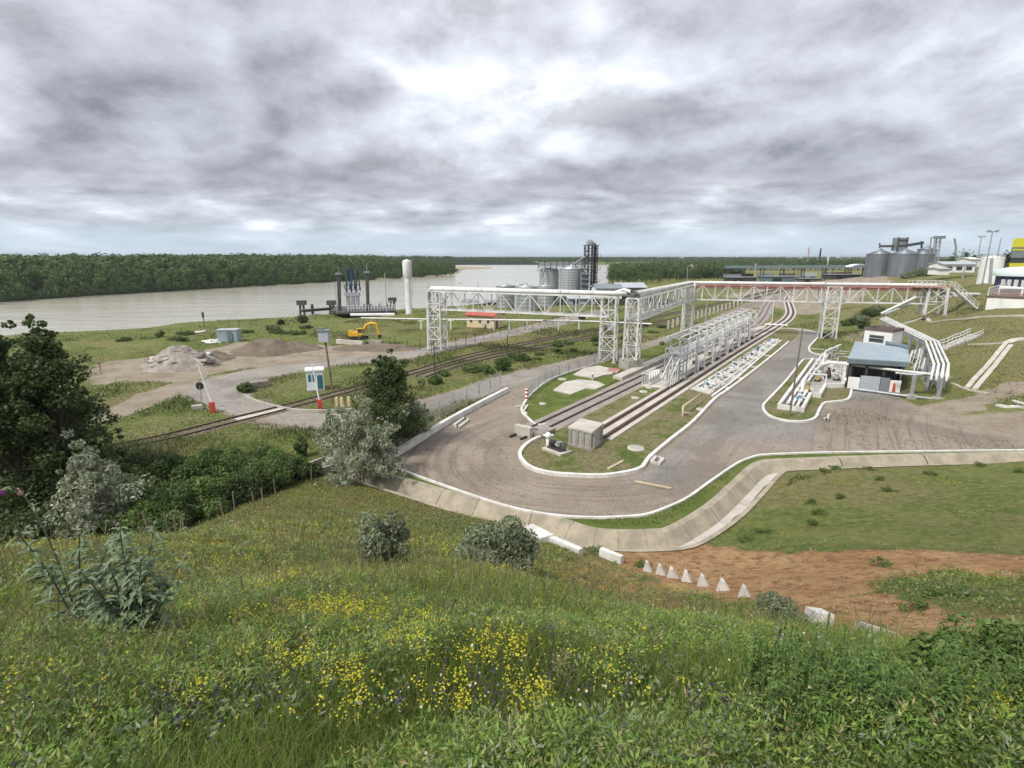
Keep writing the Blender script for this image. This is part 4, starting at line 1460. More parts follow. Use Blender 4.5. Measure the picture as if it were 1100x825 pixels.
# ------------------------------------------------------------------ loading gantry between the tracks
def gantry():
    a0, a1 = P(727, 407.5), P(802.5, 362.5)
    d = (a1 - a0).normalized()
    L = (a1 - a0).length
    n = Vector((d.y, -d.x, 0))
    t = thing('loading_gantry', 'long grey and white rail loading gantry with a high walkway between the two tracks', 'loading gantry', a0)
    N = 11
    for k in range(N):
        c = a0 + d * (L * k / (N - 1))
        m = 'grey_steel' if k < 2 else 'white_steel'
        fr = MB()
        for s in (-1, 1):
            fr.beam(c + n * (s * 1.15), c + n * (s * 1.15) + Vector((0, 0, 5.5)), .15)
            fr.box(c + n * (s * 1.15) + Vector((0, 0, .2)), (.5, .5, .3))
        fr.beam(c - n * 1.6 + Vector((0, 0, 5.5)), c + n * 1.6 + Vector((0, 0, 5.5)), .14)
        fr.beam(c - n * 1.15 + Vector((0, 0, 3.3)), c + n * 1.15 + Vector((0, 0, 3.3)), .16)
        fr.beam(c - n * 1.15 + Vector((0, 0, 3.3)), c + n * 1.15 + Vector((0, 0, 5.4)), .09)
        fr.build('portal_frame', M[m], t)
    up = Vector((0, 0, 1))
    for s in (-1, 1):
        mb = MB(); mb.beam(a0 + n * (s * 1.4) + up * 5.62 - d, a1 + n * (s * 1.4) + up * 5.62 + d * .5, .12, .16); mb.build('top_beam', M['white_steel'], t)
    mb = MB(); mb.beam(a0 + up * 3.42, a1 + up * 3.42, 1.1, .07); mb.build('walkway', M['grey_steel'], t)
    mb = MB()
    for s in (-1, 1):
        for z in (3.95, 4.45): mb.beam(a0 + n * (s * 1.05) + up * z, a1 + n * (s * 1.05) + up * z, .055)
        for k in range(23): c = a0.lerp(a1, k / 22) + n * (s * 1.05); mb.beam(c + up * 3.4, c + up * 4.45, .05)
    mb.build('handrail', M['white_steel'], t)
    for s, r, z in ((.2, .09, 5.68), (-.2, .11, 2.6), (.5, .1, 2.5)):
        mb = MB(); mb.path([a0 + n * s + up * z, a1 + n * s + up * z], r); mb.build('header_pipe', M['white_steel'], t)
    rr = random.Random(5)
    for k in range(10):
        for s in ((1,) if k % 2 else (-1,)):
            c = a0 + d * (L * (k + .5) / 10) + n * (s * .6)
            m = 'grey_steel' if k < 2 else 'white_steel'
            mb = MB()
            # folded loading arm: riser, knee, hanging tube with a hook of hose
            b = c + n * (s * 1.15)
            mb.path([c + up * 2.6, c + up * 4.9, c + n * (s * .7) + up * 5.3, b + up * 5.0, b + n * (s * .2) + up * 3.0], .075, 6)
            mb.path([c + up * .2, c + up * 2.6], .13, 6)
            mb.ring(b + up * 2.7, .32, .07, d + n * .3)
            mb.ring(c + up * 4.2, .26, .07, n)
            mb.box(c + up * 3.9, (.45, .45, .5))
            mb.build('loading_arm', M[m], t)
            mb = MB()
            e = c + n * (s * .5)
            mb.box(e + up * .35, (.42, .42, .5)); mb.box(e + d * 1.3 + up * .25, (.3, .3, .36))
            mb.build('pump_box', M['dark_steel'] if k % 2 else M['grey_panel'], t)
            mb = MB()
            mb.path([e + d * .6 + up * .2, e + d * .6 + up * 1.5, e + d * 1.2 + up * 1.7, e + d * 1.5 + up * .9, e + d * 1.5 + up * .2], .1, 6)
            mb.path([e - d * .8 + up * .2, e - d * .8 + up * 2.3], .12, 6); mb.path([e - d * .8 + up * 1.5, e + d * .6 + up * 1.5], .08, 6)
            mb.build('riser_pipe', M['white_steel'], t)
    # service cage at the near end
    mb = MB()
    for x in (-1.0, -2.4):
        for s in (-1, 1): mb.beam(a0 + d * x + n * s, a0 + d * x + n * s + up * 4.4, .13)
        mb.beam(a0 + d * x - n + up * 4.4, a0 + d * x + n + up * 4.4, .13)
    for z in (1.0, 2.2, 3.3, 4.4):
        for s in (-1, 1): mb.beam(a0 + d * -2.4 + n * s + up * z, a0 + n * s + up * z, .09)
        mb.beam(a0 + d * -2.4 - n + up * z, a0 + d * -2.4 + n + up * z, .09)
    for k in range(14): mb.box(a0 + d * (-2.4 - k * .22) + n * .5 + up * (3.3 - k * .24), (.7, .26, .05), math.atan2(d.y, d.x))
    mb.build('stair_cage', M['grey_steel'], t)
    mb = MB()
    for k in range(5):
        c = a0 + d * (-5.6 + .9 * k)
        for s in (-.2, .9): mb.beam(c + n * s + up * .1, c + n * s + up * (1.3 + .55 * k), .08)
    for s in (-.2, .9): mb.beam(a0 + d * -5.6 + n * s + up * 1.3, a0 + d * -2.0 + n * s + up * 3.5, .08)
    mb.build('stair_rail', M['white_steel'], t)
    mb = MB(); mb.lathe(a0 - n * 2.4 + d * .3 + up * 4.4, [(.28, 0), (.34, .2), (.28, .42)], 12); mb.build('floodlight', M['dark_steel'], t)
    # low manifold in front
    mb = MB()
    b0 = P(690, 413.5)
    for k in range(5):
        c = b0 + d * (k * .85)
        mb.path([c + up * .1, c + up * 1.5, c + n * .9 + up * 1.5, c + n * .9 + up * .1], .09, 6)
    mb.path([b0 + up * 1.5 - d * .3, b0 + up * 1.5 + d * 4.5], .11, 6)
    mb.path([b0 + n * .9 + up * .9 - d * .3, b0 + n * .9 + up * .9 + d * 4.5], .11, 6)
    o = mb.build('pipe_manifold', M['white_steel'])
    tag(o, 'low white pipe manifold in front of the loading gantry', 'pipework')


gantry()

# trays, valves and blue hoses right of the slab track
tr0, tr1 = P(756, 420.5), P(831, 367.5)
td = (tr1 - tr0).normalized(); tn = Vector((td.y, -td.x, 0)); up = Vector((0, 0, 1))
NT_ = 9
looks = ['with a bright blue hose loop', 'with two grey valves', 'with a coiled white hose', 'with a tall blue pipe bend', 'with a rusty flange', 'with a pale blue cover', 'with three white risers', 'with a crossed white hose', 'with a low blue valve']
wheres = ['nearest the lawn', 'second from the lawn', 'third from the lawn', 'fourth from the lawn', 'in the middle of the row', 'fourth from the far end', 'third from the far end', 'second from the far end', 'at the far end']
for k in range(NT_):
    c = tr0.lerp(tr1, (k + .4) / NT_)
    rr = random.Random(40 + k)
    t = thing('loading_tray', 'white loading tray %s, %s' % (looks[k], wheres[k]), 'loading tray', c, 'loading trays beside the slab track')
    ang = math.atan2(td.y, td.x)
    mb = MB()
    for s in (-1.0, 1.0): mb.beam(c + tn * s - td * 1.8 + up * .24, c + tn * s + td * 1.8 + up * .24, .18, .26)
    for s in (-1.8, 1.8): mb.beam(c + td * s - tn + up * .24, c + td * s + tn + up * .24, .18, .26)
    mb.build('tray_rim', M['kerb'], t)
    mb = MB()
    for j in range(3):
        e = c + td * (-1.2 + j * 1.1) + tn * rr.uniform(-.5, .5)
        mb.path([e + up * .14, e + up * rr.uniform(.7, 1.2), e + tn * .6 + up * .9, e + tn * .7 + td * .4 + up * .2], .10, 6)
        mb.box(e + up * .45, (.32, .32, .3), ang)
    mb.path([c - td * 1.9 + up * .35 + tn * .2, c + td * 1.9 + up * .35 + tn * .2], .14, 6)
    mb.build('pipework', M['white_steel'], t)
    mb = MB()
    if k in (0, 3, 5, 8, 6):
        e = c + tn * -.3
        mb.path([e - td * 1.3 + up * .2, e - td * .7 + up * .9, e + td * .2 + up * 1.0, e + td * .9 + up * .45, e + td * 1.4 - tn * .3 + up * .25], .12, 6)
        mb.box(e + td * .2 + up * .5, (.8, .5, .45), ang)
        mb.build('blue_hose', M['blue_paint'], t)
    else:
        e = c + tn * -.3
        for j in range(2): mb.ring(e + td * (j * 1.2 - .6) + up * .6, .3, .07, tn)
        mb.box(e + up * .42, (.5, .6, .5), ang)
        mb.build('valve', M['rust_steel' if k == 4 else 'grey_steel'], t)
mb = MB(); c = TA1 - n1 * 1.2 + d1 * .2 + Vector((0, 0, 5.2)); mb.box(c, (1.1, .5, .7), .3); mb.box(c + Vector((0, 0, .42)), (1.25, .6, .08), .3)
tag(mb.build('cable_box', M['white_plastic']), 'white cable box fixed halfway up the middle lattice tower', 'box')
for k, (f, w_) in enumerate(((.12, 'first from the river tower'), (.5, 'in the middle'), (.88, 'nearest the twin towers'))):
    c = TL.lerp(TA1, f) - n1 * 1.15 + Vector((0, 0, TOPZ + .1))
    t = thing('bridge_lamp', 'small grey lamp on a bracket on the river span, %s' % w_, 'lamp', c)
    mb = MB(); mb.path([c, c + Vector((0, 0, 1.1)), c - n1 * .7 + Vector((0, 0, 1.25))], .04, 6); mb.build('bracket', M['grey_steel'], t)
    mb = MB(); mb.box(c - n1 * .85 + Vector((0, 0, 1.22)), (.5, .3, .14), .3); mb.build('lamp_head', M['light_grey_panel'], t)
# ------------------------------------------------------------------ buffer, block house and small yard things
def vquad(pa, pb, depth_v, h0_, h1_):
    """box from a front base line, its depth vector and heights"""
    pts = [pa, pb, pb + depth_v, pa + depth_v]
    return [p + up * h0_ for p in pts], [p + up * h1_ for p in pts]


t = thing('buffer_stop', 'low pale concrete buffer stop at the end of the ballasted track', 'buffer stop', P(562, 468))
a, b = P(552.5, 467), P(569, 471)
fr = (b - a).normalized(); dp = Vector((-fr.y, fr.x, 0))
mb = MB(); mb.hexa(*vquad(a, b, dp * .5, -.05, .95)); mb.build('stop_wall', M['pale_concrete'], t)
mb = MB(); mb.hexa(*vquad(b + dp * .55, b + dp * .55 + fr * 1.0, dp * 2.2, -.05, .45)); mb.build('rubble_wing', M['ballast'], t)
for f in (.12, .8):
    e = a.lerp(b, f) - dp * .45
    mb = MB(); mb.box(e + up * .08, (.16, .9, .22), math.atan2(dp.y, dp.x) - math.pi / 2); mb.build('wheel_chock', M['rubber'], t)

t = thing('block_house', 'low square concrete block with a flat slab lid at the end of the slab track', 'concrete block', P(630, 478))
a, b, c = P(611, 478.5), P(635, 484.5), P(646.5, 474.5)
d_ = a + (c - b)
H_ = 1.55
q4 = [a, b, c, d_]
mb = MB(); mb.hexa([p - up * .05 for p in q4], [p + up * H_ for p in q4]); mb.build('walls', M['concrete'], t)
ctr = (a + c) / 2
mb = MB()
for i in range(4):
    p, q = q4[i], q4[(i + 1) % 4]
    outv = (p + q) / 2 - ctr; outv.z = 0; outv.normalize()
    for f in ((.06, .36, .64, .94) if i in (0, 2) else (.1, .9)):
        e = p.lerp(q, f) + outv * .05
        mb.beam(e, e + up * (H_ - .02), .2, .2)
    mb.beam(p + outv * .05 + up * .12, q + outv * .05 + up * .12, .12, .24)
mb.build('pilasters', M['concrete'], t)
mb = MB()
lid = [ctr + (p - ctr) * 1.07 for p in q4]
mb.hexa([p + up * (H_ + .003) for p in lid], [p + up * (H_ + .17) for p in lid]); mb.build('lid', M['pale_concrete'], t)

t = thing('motor_pump', 'black motor pump on a pale concrete pad beside the block house', 'pump', P(598, 484))
a = P(598, 485.5); e = (P(606, 488) - P(590, 482)).normalized(); g = Vector((-e.y, e.x, 0))
mb = MB(); mb.hexa([a - e * 1.1 - g * .7 - up * .03, a + e * 1.1 - g * .7 - up * .03, a + e * 1.1 + g * .7 - up * .03, a - e * 1.1 + g * .7 - up * .03], [a - e * 1.1 - g * .7 + up * .25, a + e * 1.1 - g * .7 + up * .25, a + e * 1.1 + g * .7 + up * .25, a - e * 1.1 + g * .7 + up * .25]); mb.build('pad', M['pale_concrete'], t)
mb = MB(); mb.beam(a - e * .85 + up * .33, a + e * .75 + up * .33, .7, .14); mb.build('skid', M['dark_steel'], t)
mb = MB(); mb.tube(a - e * .7 + up * .68, a - e * .05 + up * .68, .26, 14); mb.build('motor', M['rubber'], t)
mb = MB(); mb.tube(a - e * .04 + up * .66, a + e * .45 + up * .66, .2, 14); mb.box(a + e * .3 + up * .88, (.4, .3, .2), .4); mb.build('pump_casing', M['grey_steel'], t)
mb = MB(); mb.path([a + e * .55 + up * .3, a + e * .62 + up * .9, a + e * .8 + up * .95, a + e * .8 + up * .4], .12, 8); mb.build('outlet', M['dark_steel'], t)
a = P(588.5, 482)
t = thing('hydrant_post', 'white hydrant post with a round head beside the black pump', 'hydrant', a)
mb = MB(); mb.lathe(a, [(.16, -.03), (.16, .9), (.13, .92), (.13, 1.0)], 12); mb.build('post', M['white_steel'], t)
mb = MB(); mb.lathe(a + up * 1.0, [(.2, 0), (.27, .1), (.25, .34), (.12, .44)], 12); mb.tube(a + up * 1.2 - Vector((.42, 0, 0)), a + up * 1.2 + Vector((.42, 0, 0)), .1, 8); mb.build('head', M['white_plastic'], t)

# concrete pads with uneven edges on the north lawn
def slab(px_pts, h, label, m='pale_concrete', name='concrete_pad', cat='pad'):
    mb = MB(); mb.prism([(P(x, y).x, P(x, y).y) for x, y in px_pts], 0.0, h)
    return tag(mb.build(name, M[m]), label, cat)


slab([(616, 403.5), (628, 396), (643, 394), (656, 397), (664, 398.5), (657, 403), (649, 404), (638, 407.5)], .2, 'pale concrete pad under the twin lattice towers')
slab([(594, 420.5), (607, 411.5), (622, 409), (641, 411), (650, 415), (640, 419.5), (630, 418.5), (613, 425)], .2, 'pale concrete pad nearer the ballasted track')
slab([(655, 396.5), (667, 398.5), (663, 402), (652, 400)], .26, 'small brick red slab at the corner of the far pad', 'red_steel', 'brick_slab', 'slab')
mb = MB(); p = P(636.5, 408.5); mb.lathe(p, [(.14, -.02), (.14, .75), (.2, .78), (.2, .95), (.05, 1.0)], 10)
tag(mb.build('vent_post', M['white_steel']), 'stubby white vent post between the two concrete pads', 'vent post')
for (x, y, r), w_ in zip(((604, 408, .5), (583, 434.5, .32), (691, 421.5, .4), (697, 417, .35), (682, 428, .38), (753, 440.5, .4), (683, 482.5, .6)),
                         ('beside the pads near the mesh fence', 'at the tip of the north lawn', 'between the tracks, the middle one', 'between the tracks, the farthest one', 'between the tracks, the nearest one', 'by the white kerb near the trays', 'in the worn grass near the curved kerb')):
    p = P(x, y)
    t = thing('manhole', 'round pale manhole cover %s' % w_, 'manhole', p)
    mb = MB(); mb.lathe(p, [(r * 1.25, .02), (r * 1.2, .16), (r, .18)], 16); mb.build('ring', M['pale_concrete'], t)
    mb = MB(); mb.lathe(p, [(r * .97, .165), (r * .9, .2), (0.001, .21)], 16); mb.build('cover', M['concrete'], t)


def open_pit(px4, label, h=.22, m='pale_concrete'):
    q = [P(x, y) for x, y in px4]
    c = (q[0] + q[2]) / 2
    t = thing('drain_pit', label, 'drain pit', c)
    mb = MB(); mb.sweep(q, .3, -.02, h, closed=True); mb.build('rim', M[m], t)
    mb = MB(); i4 = [c + (p - c) * .8 for p in q]; mb.quad(*[p + up * .1 for p in i4]); mb.build('grating', M['brown_roof'], t)


open_pit([(700, 497.5), (707.5, 500), (712, 494.5), (704.5, 492)], 'small square drain pit against the outside of the curved kerb')
open_pit([(488, 458), (492, 461), (503, 452.5), (499, 450)], 'small pale drain pit beside the left wall of the yard')
t = thing('catch_basin', 'open rectangular concrete basin beside the silver leaved tree', 'basin', P(349, 502))
q = [P(334, 502), P(345, 508.5), P(369, 501.5), P(352, 495)]
mb = MB(); mb.sweep(q, .25, -.05, .45, closed=True); mb.build('rim', M['concrete'], t)
c = (q[0] + q[2]) / 2
mb = MB(); mb.quad(*[c + (p - c) * .9 + up * .06 for p in q]); mb.build('basin_floor', M['spoil'], t)

# fallen laths and pipes on the grass
for (x0, y0, x1, y1), lab, m in (((653, 505, 669, 496.5), 'pale plank lying on the worn grass inside the curved kerb', 'pale_wood'),
                                 ((682, 518.5, 721, 526), 'long tan plank lying on the yard outside the curved kerb', 'pale_wood')):
    mb = MB(); mb.beam(P(x0, y0) + up * .1, P(x1, y1) + up * .1, .22, .1)
    tag(mb.build('plank', M[m]), lab, 'plank')
a, b = P(733, 448), P(753, 432.5)
mb = MB(); mb.path([a + up * .02, a + up * 1.1, b + up * 1.1, b + up * .02], .07, 6); mb.path([P(742, 449) + up * .5, a + up * .5], .06, 6)
tag(mb.build('pipe_rail', M['pale_wood']), 'thin tan pipe rail on the grass near the loading trays', 'rail')

# striped post, warning signs and small white base at the yard entrance
p = P(565.5, 430)
t = thing('striped_post', 'red and white striped post at the yard entrance', 'bollard', p)
mb = MB(); mb.lathe(p, [(.17, 0), (.17, 1.25), (.10, 1.35), (.01, 1.36)], 14); mb.build('post', M['white_plastic'], t)
for z in (.2, .65, 1.08):
    mb = MB(); mb.lathe(p + up * z, [(.177, 0), (.177, .2)], 14); mb.build('red_band', M['red_paint'], t)
mb = MB(); mb.box(P(559, 438) + up * .1, (1.3, .35, .25), .3)
tag(mb.build('barrier_base', M['pale_concrete']), 'short pale concrete base lying by the striped post', 'concrete base')


# ------------------------------------------------------------------ fences
def mesh_fence(pts, label, h, step, post_m='concrete', wires=5, pw=.1, name='mesh_fence', lean=.06, mesh=True, zf=None):
    q = resample(pts, step)
    zf = zf or (lambda p: 0.0)
    q = [Vector((p.x, p.y, zf(p))) for p in q]
    t = thing(name, label, 'fence', q[len(q) // 2])
    rr = random.Random(len(q))
    for p in q:
        mb = MB(); mb.beam(p - up * .15, p + Vector((rr.uniform(-lean, lean), rr.uniform(-lean, lean), h)), pw); mb.build('post', M[post_m], t)
    if wires:
        mb = MB()
        for k in range(len(q) - 1):
            for j in range(wires):
                z = h * (.12 + .82 * j / max(1, wires - 1))
                mb.beam(q[k] + up * z, q[k + 1] + up * z, .014 if mesh else .009)
            if mesh:
                nn = 10
                for j in range(nn):
                    a, b = q[k].lerp(q[k + 1], j / nn), q[k].lerp(q[k + 1], (j + 1) / nn)
                    mb.beam(a + up * h * .1, b + up * h * .94, .016); mb.beam(b + up * h * .1, a + up * h * .94, .016)
        mb.build('wire_mesh', M['grey_steel' if mesh else 'dark_steel'], t)
    return t


mesh_fence(sp3([(404, 497), (440, 473), (478, 448), (520, 425.5), (548, 411)], 6), 'wire mesh fence with grey posts along the left wall of the yard', 2.2, 3.0)
mesh_fence(sp3([(567, 430), (575, 421), (600, 405.5), (625, 397), (655, 386), (690, 375)], 6), 'wire mesh fence between the north lawn and the service road', 1.7, 2.6, 'grey_steel', 4, .08)
mesh_fence([P(x, y) for x, y in ((60, 395), (118, 398))], 'short weathered fence by the bare ground near the river', 1.2, 4, 'wood', 2, .1, mesh=False)
hf = [G(a, b) for a, b in [(140, 582), (172, 577.5), (200, 570), (232, 558), (262, 547), (290, 536), (320, 524), (345, 513)]]
mesh_fence(spline(hf, 5), 'old wire fence with leaning posts running down the edge of the meadow hill', 1.2, 3.4, 'wood', 3, .06, lean=.14, mesh=False, zf=lambda p: gz(p.x, p.y))
mesh_fence(sp3([(425, 372), (455, 377), (470, 379), (500, 371), (540, 360), (580, 351), (612, 343)], 5), 'dark post fence along the road below the red roofed house', 1.9, 3.4, 'dark_steel', 3, .09, mesh=False)
mesh_fence(sp3([(235, 349), (290, 355), (330, 361), (380, 366), (425, 371)], 5), 'low rail fence on the river bank behind the spoil heaps', 1.3, 4.0, 'wood', 3, .12, mesh=False)
mesh_fence(sp3([(480, 470), (560, 437)], 2), 'thin wire fence on posts beside the service road verge', 1.0, 6, 'wood', 0, .08, mesh=False) if False else None
# row of white concrete posts along the far road
row = sp3([(717, 353.5), (722, 351.5), (727, 349.8)], 3)
wp = [(717.5, 353.5), (722.5, 352), (727.5, 350.3)] + [(745 + 4.3 * i, 343.8 - 1.37 * i) for i in range(13)]
for i, (x, y) in enumerate(wp):
    p = P(x, y)
    mb = MB(); mb.prism([(p.x - .22, p.y - .15), (p.x + .22, p.y - .15), (p.x + .22, p.y + .15), (p.x - .22, p.y + .15)], -.05, 1.75 if i < 3 else 1.5)
    mb.hexa([p + Vector(v) for v in ((-.22, -.15, 1.75 if i < 3 else 1.5), (.22, -.15, 1.75 if i < 3 else 1.5), (.22, .15, 1.75 if i < 3 else 1.5), (-.22, .15, 1.75 if i < 3 else 1.5))], [p + Vector(v) for v in ((-.1, -.06, 1.95), (.1, -.06, 1.95), (.1, .06, 1.95), (-.1, .06, 1.95))])
    o = mb.build('concrete_post', M['pale_concrete'])
    if i < 3: tag(o, 'pale concrete post standing alone with two others left of the bridge tower', 'post', 'three posts left of the bridge tower')
    else: tag(o, 'pale concrete post in the long row beside the far road behind the gantry', 'post', 'row of posts beside the far road')


# ------------------------------------------------------------------ lamp posts and poles
def pole(base, h, r, label, name='light_pole', heads=0, m='dark_steel', arm=None, tilt=(0, 0), cat='pole'):
    t = thing(name, label, cat, base)
    top = base + Vector((tilt[0], tilt[1], h))
    mb = MB(); mb.path([base - up * .1, top], r, 8, r2=r * .6); mb.build('mast', M[m], t)
    if heads:
        mb = MB(); mb.beam(top - Vector((.12 * h * .8, 0, 0)), top + Vector((.12 * h * .8, 0, 0)), r * 1.2); mb.build('crossbar', M[m], t)
        for s in (-1, 1):
            for k in range(heads):
                e = top + Vector((s * (.12 * h * .8 - k * .5), -.1, .25)); mb = MB(); mb.box(e, (.55, .35, .4)); mb.build('floodlight', M['light_grey_panel'], t)
    return t


pole(P(848, 447.5), 9.0, .10, 'tall bare dark pole in the pump pit lawn', m='wood', tilt=(.35, .2))
pole(P(467.5, 411), 5.5, .1, 'slim dark pole between the siding and the service road', m='dark_steel')
pole(P(545, 392), 4.6, .1, 'short dark pole in the weeds beside the siding', m='dark_steel') 
pole(P(514, 334), 8.6, .12, 'thin grey mast behind the pipe bridge near the river', m='grey_steel')
pole(P(736.5, 318.5), 12, .16, 'tall thin lamp mast behind the bridge tower', m='grey_steel')
pole(P(758, 345), 8.5, .14, 'grey lamp post beside the row of concrete posts', m='grey_steel')
pole(P(801, 330), 6.5, .12, 'slim pole on the far road under the red span', m='grey_steel')
pole(P(829, 346), 5.0, .12, 'pale post standing alone on the grass between the two far tracks', m='white_steel')
mb = MB(); mb.beam(P(829, 346) + up * .12, P(818, 354) + up * .12, .22, .2)
tag(mb.build('ground_pipe', M['white_steel']), 'pale pipe lying on the grass at the foot of the lone far post', 'pipe')
mb = MB(); mb.path([P(822, 350.5) + up * .5, P(846, 352) + up * .5], .2, 8); mb.path([P(822, 350.5) + up * .5, P(822, 350.5)], .2, 8)
tag(mb.build('ground_pipe', M['white_steel']), 'white pipe lying across the far end of the loading tracks', 'pipe')

# pole with transformer cabinet
b = P(357, 419)
t = thing('transformer_pole', 'dark leaning pole carrying a grey transformer cabinet near the guard booth', 'utility pole', b)
top = P(357, 419) + Vector((-.4, 0, 6.3))
mb = MB(); mb.path([b - up * .1, top], .15, 8, .11); mb.build('post', M['wood'], t)
mb = MB(); mb.box(top + Vector((-.05, 0, .35)), (1.15, .9, 1.3)); mb.build('cabinet', M['light_grey_panel'], t)
mb = MB(); mb.box(top + Vector((-.05, 0, 1.06)), (1.35, 1.1, .12)); mb.box(top + Vector((-.3, 0, 1.25)), (.5, .4, .25)); mb.build('cabinet_roof', M['grey_panel'], t)
mb = MB(); mb.beam(top + Vector((-1.2, 0, .75)), top + Vector((-.6, 0, .75)), .1); mb.build('insulator_arm', M['dark_steel'], t)

# guard booth
b = P(339.5, 418.5)
t = thing('guard_booth', 'small white guard booth with blue green windows beside the crossing road', 'guard booth', b)
ang = .35
ca, sa = math.cos(ang), math.sin(ang)
L2 = lambda x, y, z: b + Vector((x * ca - y * sa, x * sa + y * ca, z))
mb = MB(); mb.box(b + up * .1, (2.1, 1.9, .2), ang); mb.build('plinth', M['concrete'], t)
mb = MB(); mb.box(b + up * 1.35, (1.95, 1.75, 2.3), ang); mb.build('body', M['white_plastic'], t)
mb = MB(); mb.box(b + up * 2.58, (2.2, 2.0, .16), ang); mb.box(b + up * 2.69, (1.7, 1.5, .08), ang); mb.build('roof', M['white_plastic'], t)
for x in (-.62, -.12):
    mb = MB(); mb.box(L2(x, -.885, 1.65), (.34, .03, .85), ang); mb.build('window', M['blue_glass'], t)
mb = MB(); mb.box(L2(.55, -.885, 1.1), (.62, .04, 1.75), ang); mb.build('door', M['blue_glass'], t)
for y in (-.35, .35):
    mb = MB(); mb.box(L2(.985, y, 1.6), (.03, .5, .9), ang); mb.build('window', M['blue_glass'], t)


# barrier posts of the level crossing
def barrier(base, h, lean, label):
    t = thing('road_barrier', label, 'road barrier', base)
    mb = MB(); mb.box(base + up * .45, (.42, .42, .95), .2); mb.build('drive_box', M['red_paint'], t)
    mb = MB(); mb.path([base + up * .8, base + Vector((lean, .1, h))], .085, 8, .055); mb.build('arm', M['white_plastic'], t)
    mb = MB(); mb.box(base + Vector((0, -.08, 1.0)), (.5, .24, .25), .2); mb.build('counterweight', M['red_paint'], t)


barrier(P(229, 443), 5.2, -1.0, 'raised white road barrier with a red box left of the crossing')
barrier(P(344, 440), 5.0, -.5, 'raised white road barrier with a red box in front of the guard booth')
a, b = P(254, 451.5), P(308, 438.5)
mb = MB(); mb.beam(a + up * .06, b + up * .06, .9, .1)
tag(mb.build('crossing_plate', M['pale_concrete']), 'flat white strip of concrete where the rusty track crosses the road', 'crossing strip')
b = P(218, 440)
t = thing('round_sign', 'round black sign on a thin post seen from behind left of the crossing', 'sign', b)
mb = MB(); mb.tube(b, b + up * 2.6, .05, 6); mb.build('post', M['grey_steel'], t)
mb = MB(); mb.tube(b + Vector((0, -.03, 2.6)), b + Vector((0, .03, 2.6)), .42, 20); mb.build('disc', M['rubber'], t)
mb = MB(); mb.box(P(212, 440) + up * .25, (1.0, .5, .5), .5)
tag(mb.build('marker_block', M['pale_concrete']), 'small pale block on the ground under the round black sign', 'block')
for x, y in ((362, 436.5), (367.5, 436.8), (375, 436)):
    mb = MB(); p = P(x, y); mb.prism([(p.x - .15, p.y - .15), (p.x + .15, p.y - .15), (p.x + .15, p.y + .15), (p.x - .15, p.y + .15)], 0, .95); mb.box(p + up * 1.0, (.22, .22, .1))
    tag(mb.build('kerb_post', M['cream_wall']), 'stubby cream post in the short row behind the second barrier', 'post', 'cream posts behind the barrier')
mb = MB(); a, b = P(263, 426), P(293, 438.5); mb.sweep(sp3([(262, 425.5), (276, 432), (295, 437), (320, 441.5), (360, 442), (385, 440)], 4), .28, -.03, .22)
tag(mb.build('kerb', M['concrete']), 'grey kerb round the inside of the crossing road loop', 'kerb')
mb = MB(); p = P(366, 458); mb.box(p + up * .25, (1.6, .5, .5), .05)
tag(mb.build('drain_box', M['rubble']), 'small dark concrete drain box on the edge of the crossing road', 'drain box')
a, b = P(257, 418.5), P(288, 414.5)
mb = MB(); mb.beam(a + up * .35, b + up * .35, 1.1, .8)
tag(mb.build('concrete_beam', M['rubble']), 'weathered concrete beam lying inside the road loop', 'concrete beam')

# red roofed house
f0, f1 = P(501.5, 351.5), P(530.5, 353.5)
e = (f1 - f0).normalized(); g = Vector((-e.y, e.x, 0))
wd = (f1 - f0).length
t = thing('small_house', 'cream single storey house with a red roof under the pipe bridge', 'house', (f0 + f1) / 2)
b4 = [f0, f1, f1 + g * 4.6, f0 + g * 4.6]
mb = MB(); mb.hexa([p - up * .1 for p in b4], [p + up * 2.85 for p in b4]); mb.build('walls', M['cream_wall'], t)
mb = MB()
o0 = [f0 - e * .4 - g * .5, f1 + e * .4 - g * .5, f1 + e * .4 + g * 2.3, f0 - e * .4 + g * 2.3, f1 + e * .4 + g * 5.1, f0 - e * .4 + g * 5.1]
zs = [2.8, 2.8, 3.7, 3.7, 2.8, 2.8]
vtx = [p + up * z for p, z in zip(o0, zs)] + [p + up * (z + .16) for p, z in zip(o0, zs)]
mb.add(vtx, [(1, 0, 3, 2), (2, 3, 5, 4), (6, 7, 8, 9), (9, 8, 10, 11), (0, 1, 7, 6), (5, 11, 10, 4), (1, 2, 8, 7), (2, 4, 10, 8), (3, 0, 6, 9), (5, 3, 9, 11)])
mb.build('roof', M['red_tile'], t)
mb = MB()
for s in (f0, f1): mb.add([s + up * 2.85 + g * .0, s + up * 2.85 + g * 4.6, s + up * 3.72 + g * 2.3], [(0, 1, 2)])
mb.build('gable', M['cream_wall'], t)
for f in (.17, .5, .8):
    c = f0.lerp(f1, f) - g * .03 + up * 1.6
    w_ = MB(); w_.beam(c - e * .48, c + e * .48, .08, .95); fr_ = w_.build('window', M['white_plastic'], t)
    w_ = MB(); w_.beam(c - e * .38 - g * .03, c + e * .38 - g * .03, .06, .76); w_.build('pane', M['glass'], fr_)
c = f1 + g * 1.4 + e * .02 + up * 1.05
mb = MB(); mb.beam(c - g * .45, c + g * .45, .08, 2.1); mb.build('door', M['brown_roof'], t)
mb = MB(); c = f0.lerp(f1, .66) - g * .25 + up * .7; mb.beam(c - e * .4, c + e * .4, .4, .8); mb.build('wall_unit', M['light_grey_panel'], t)
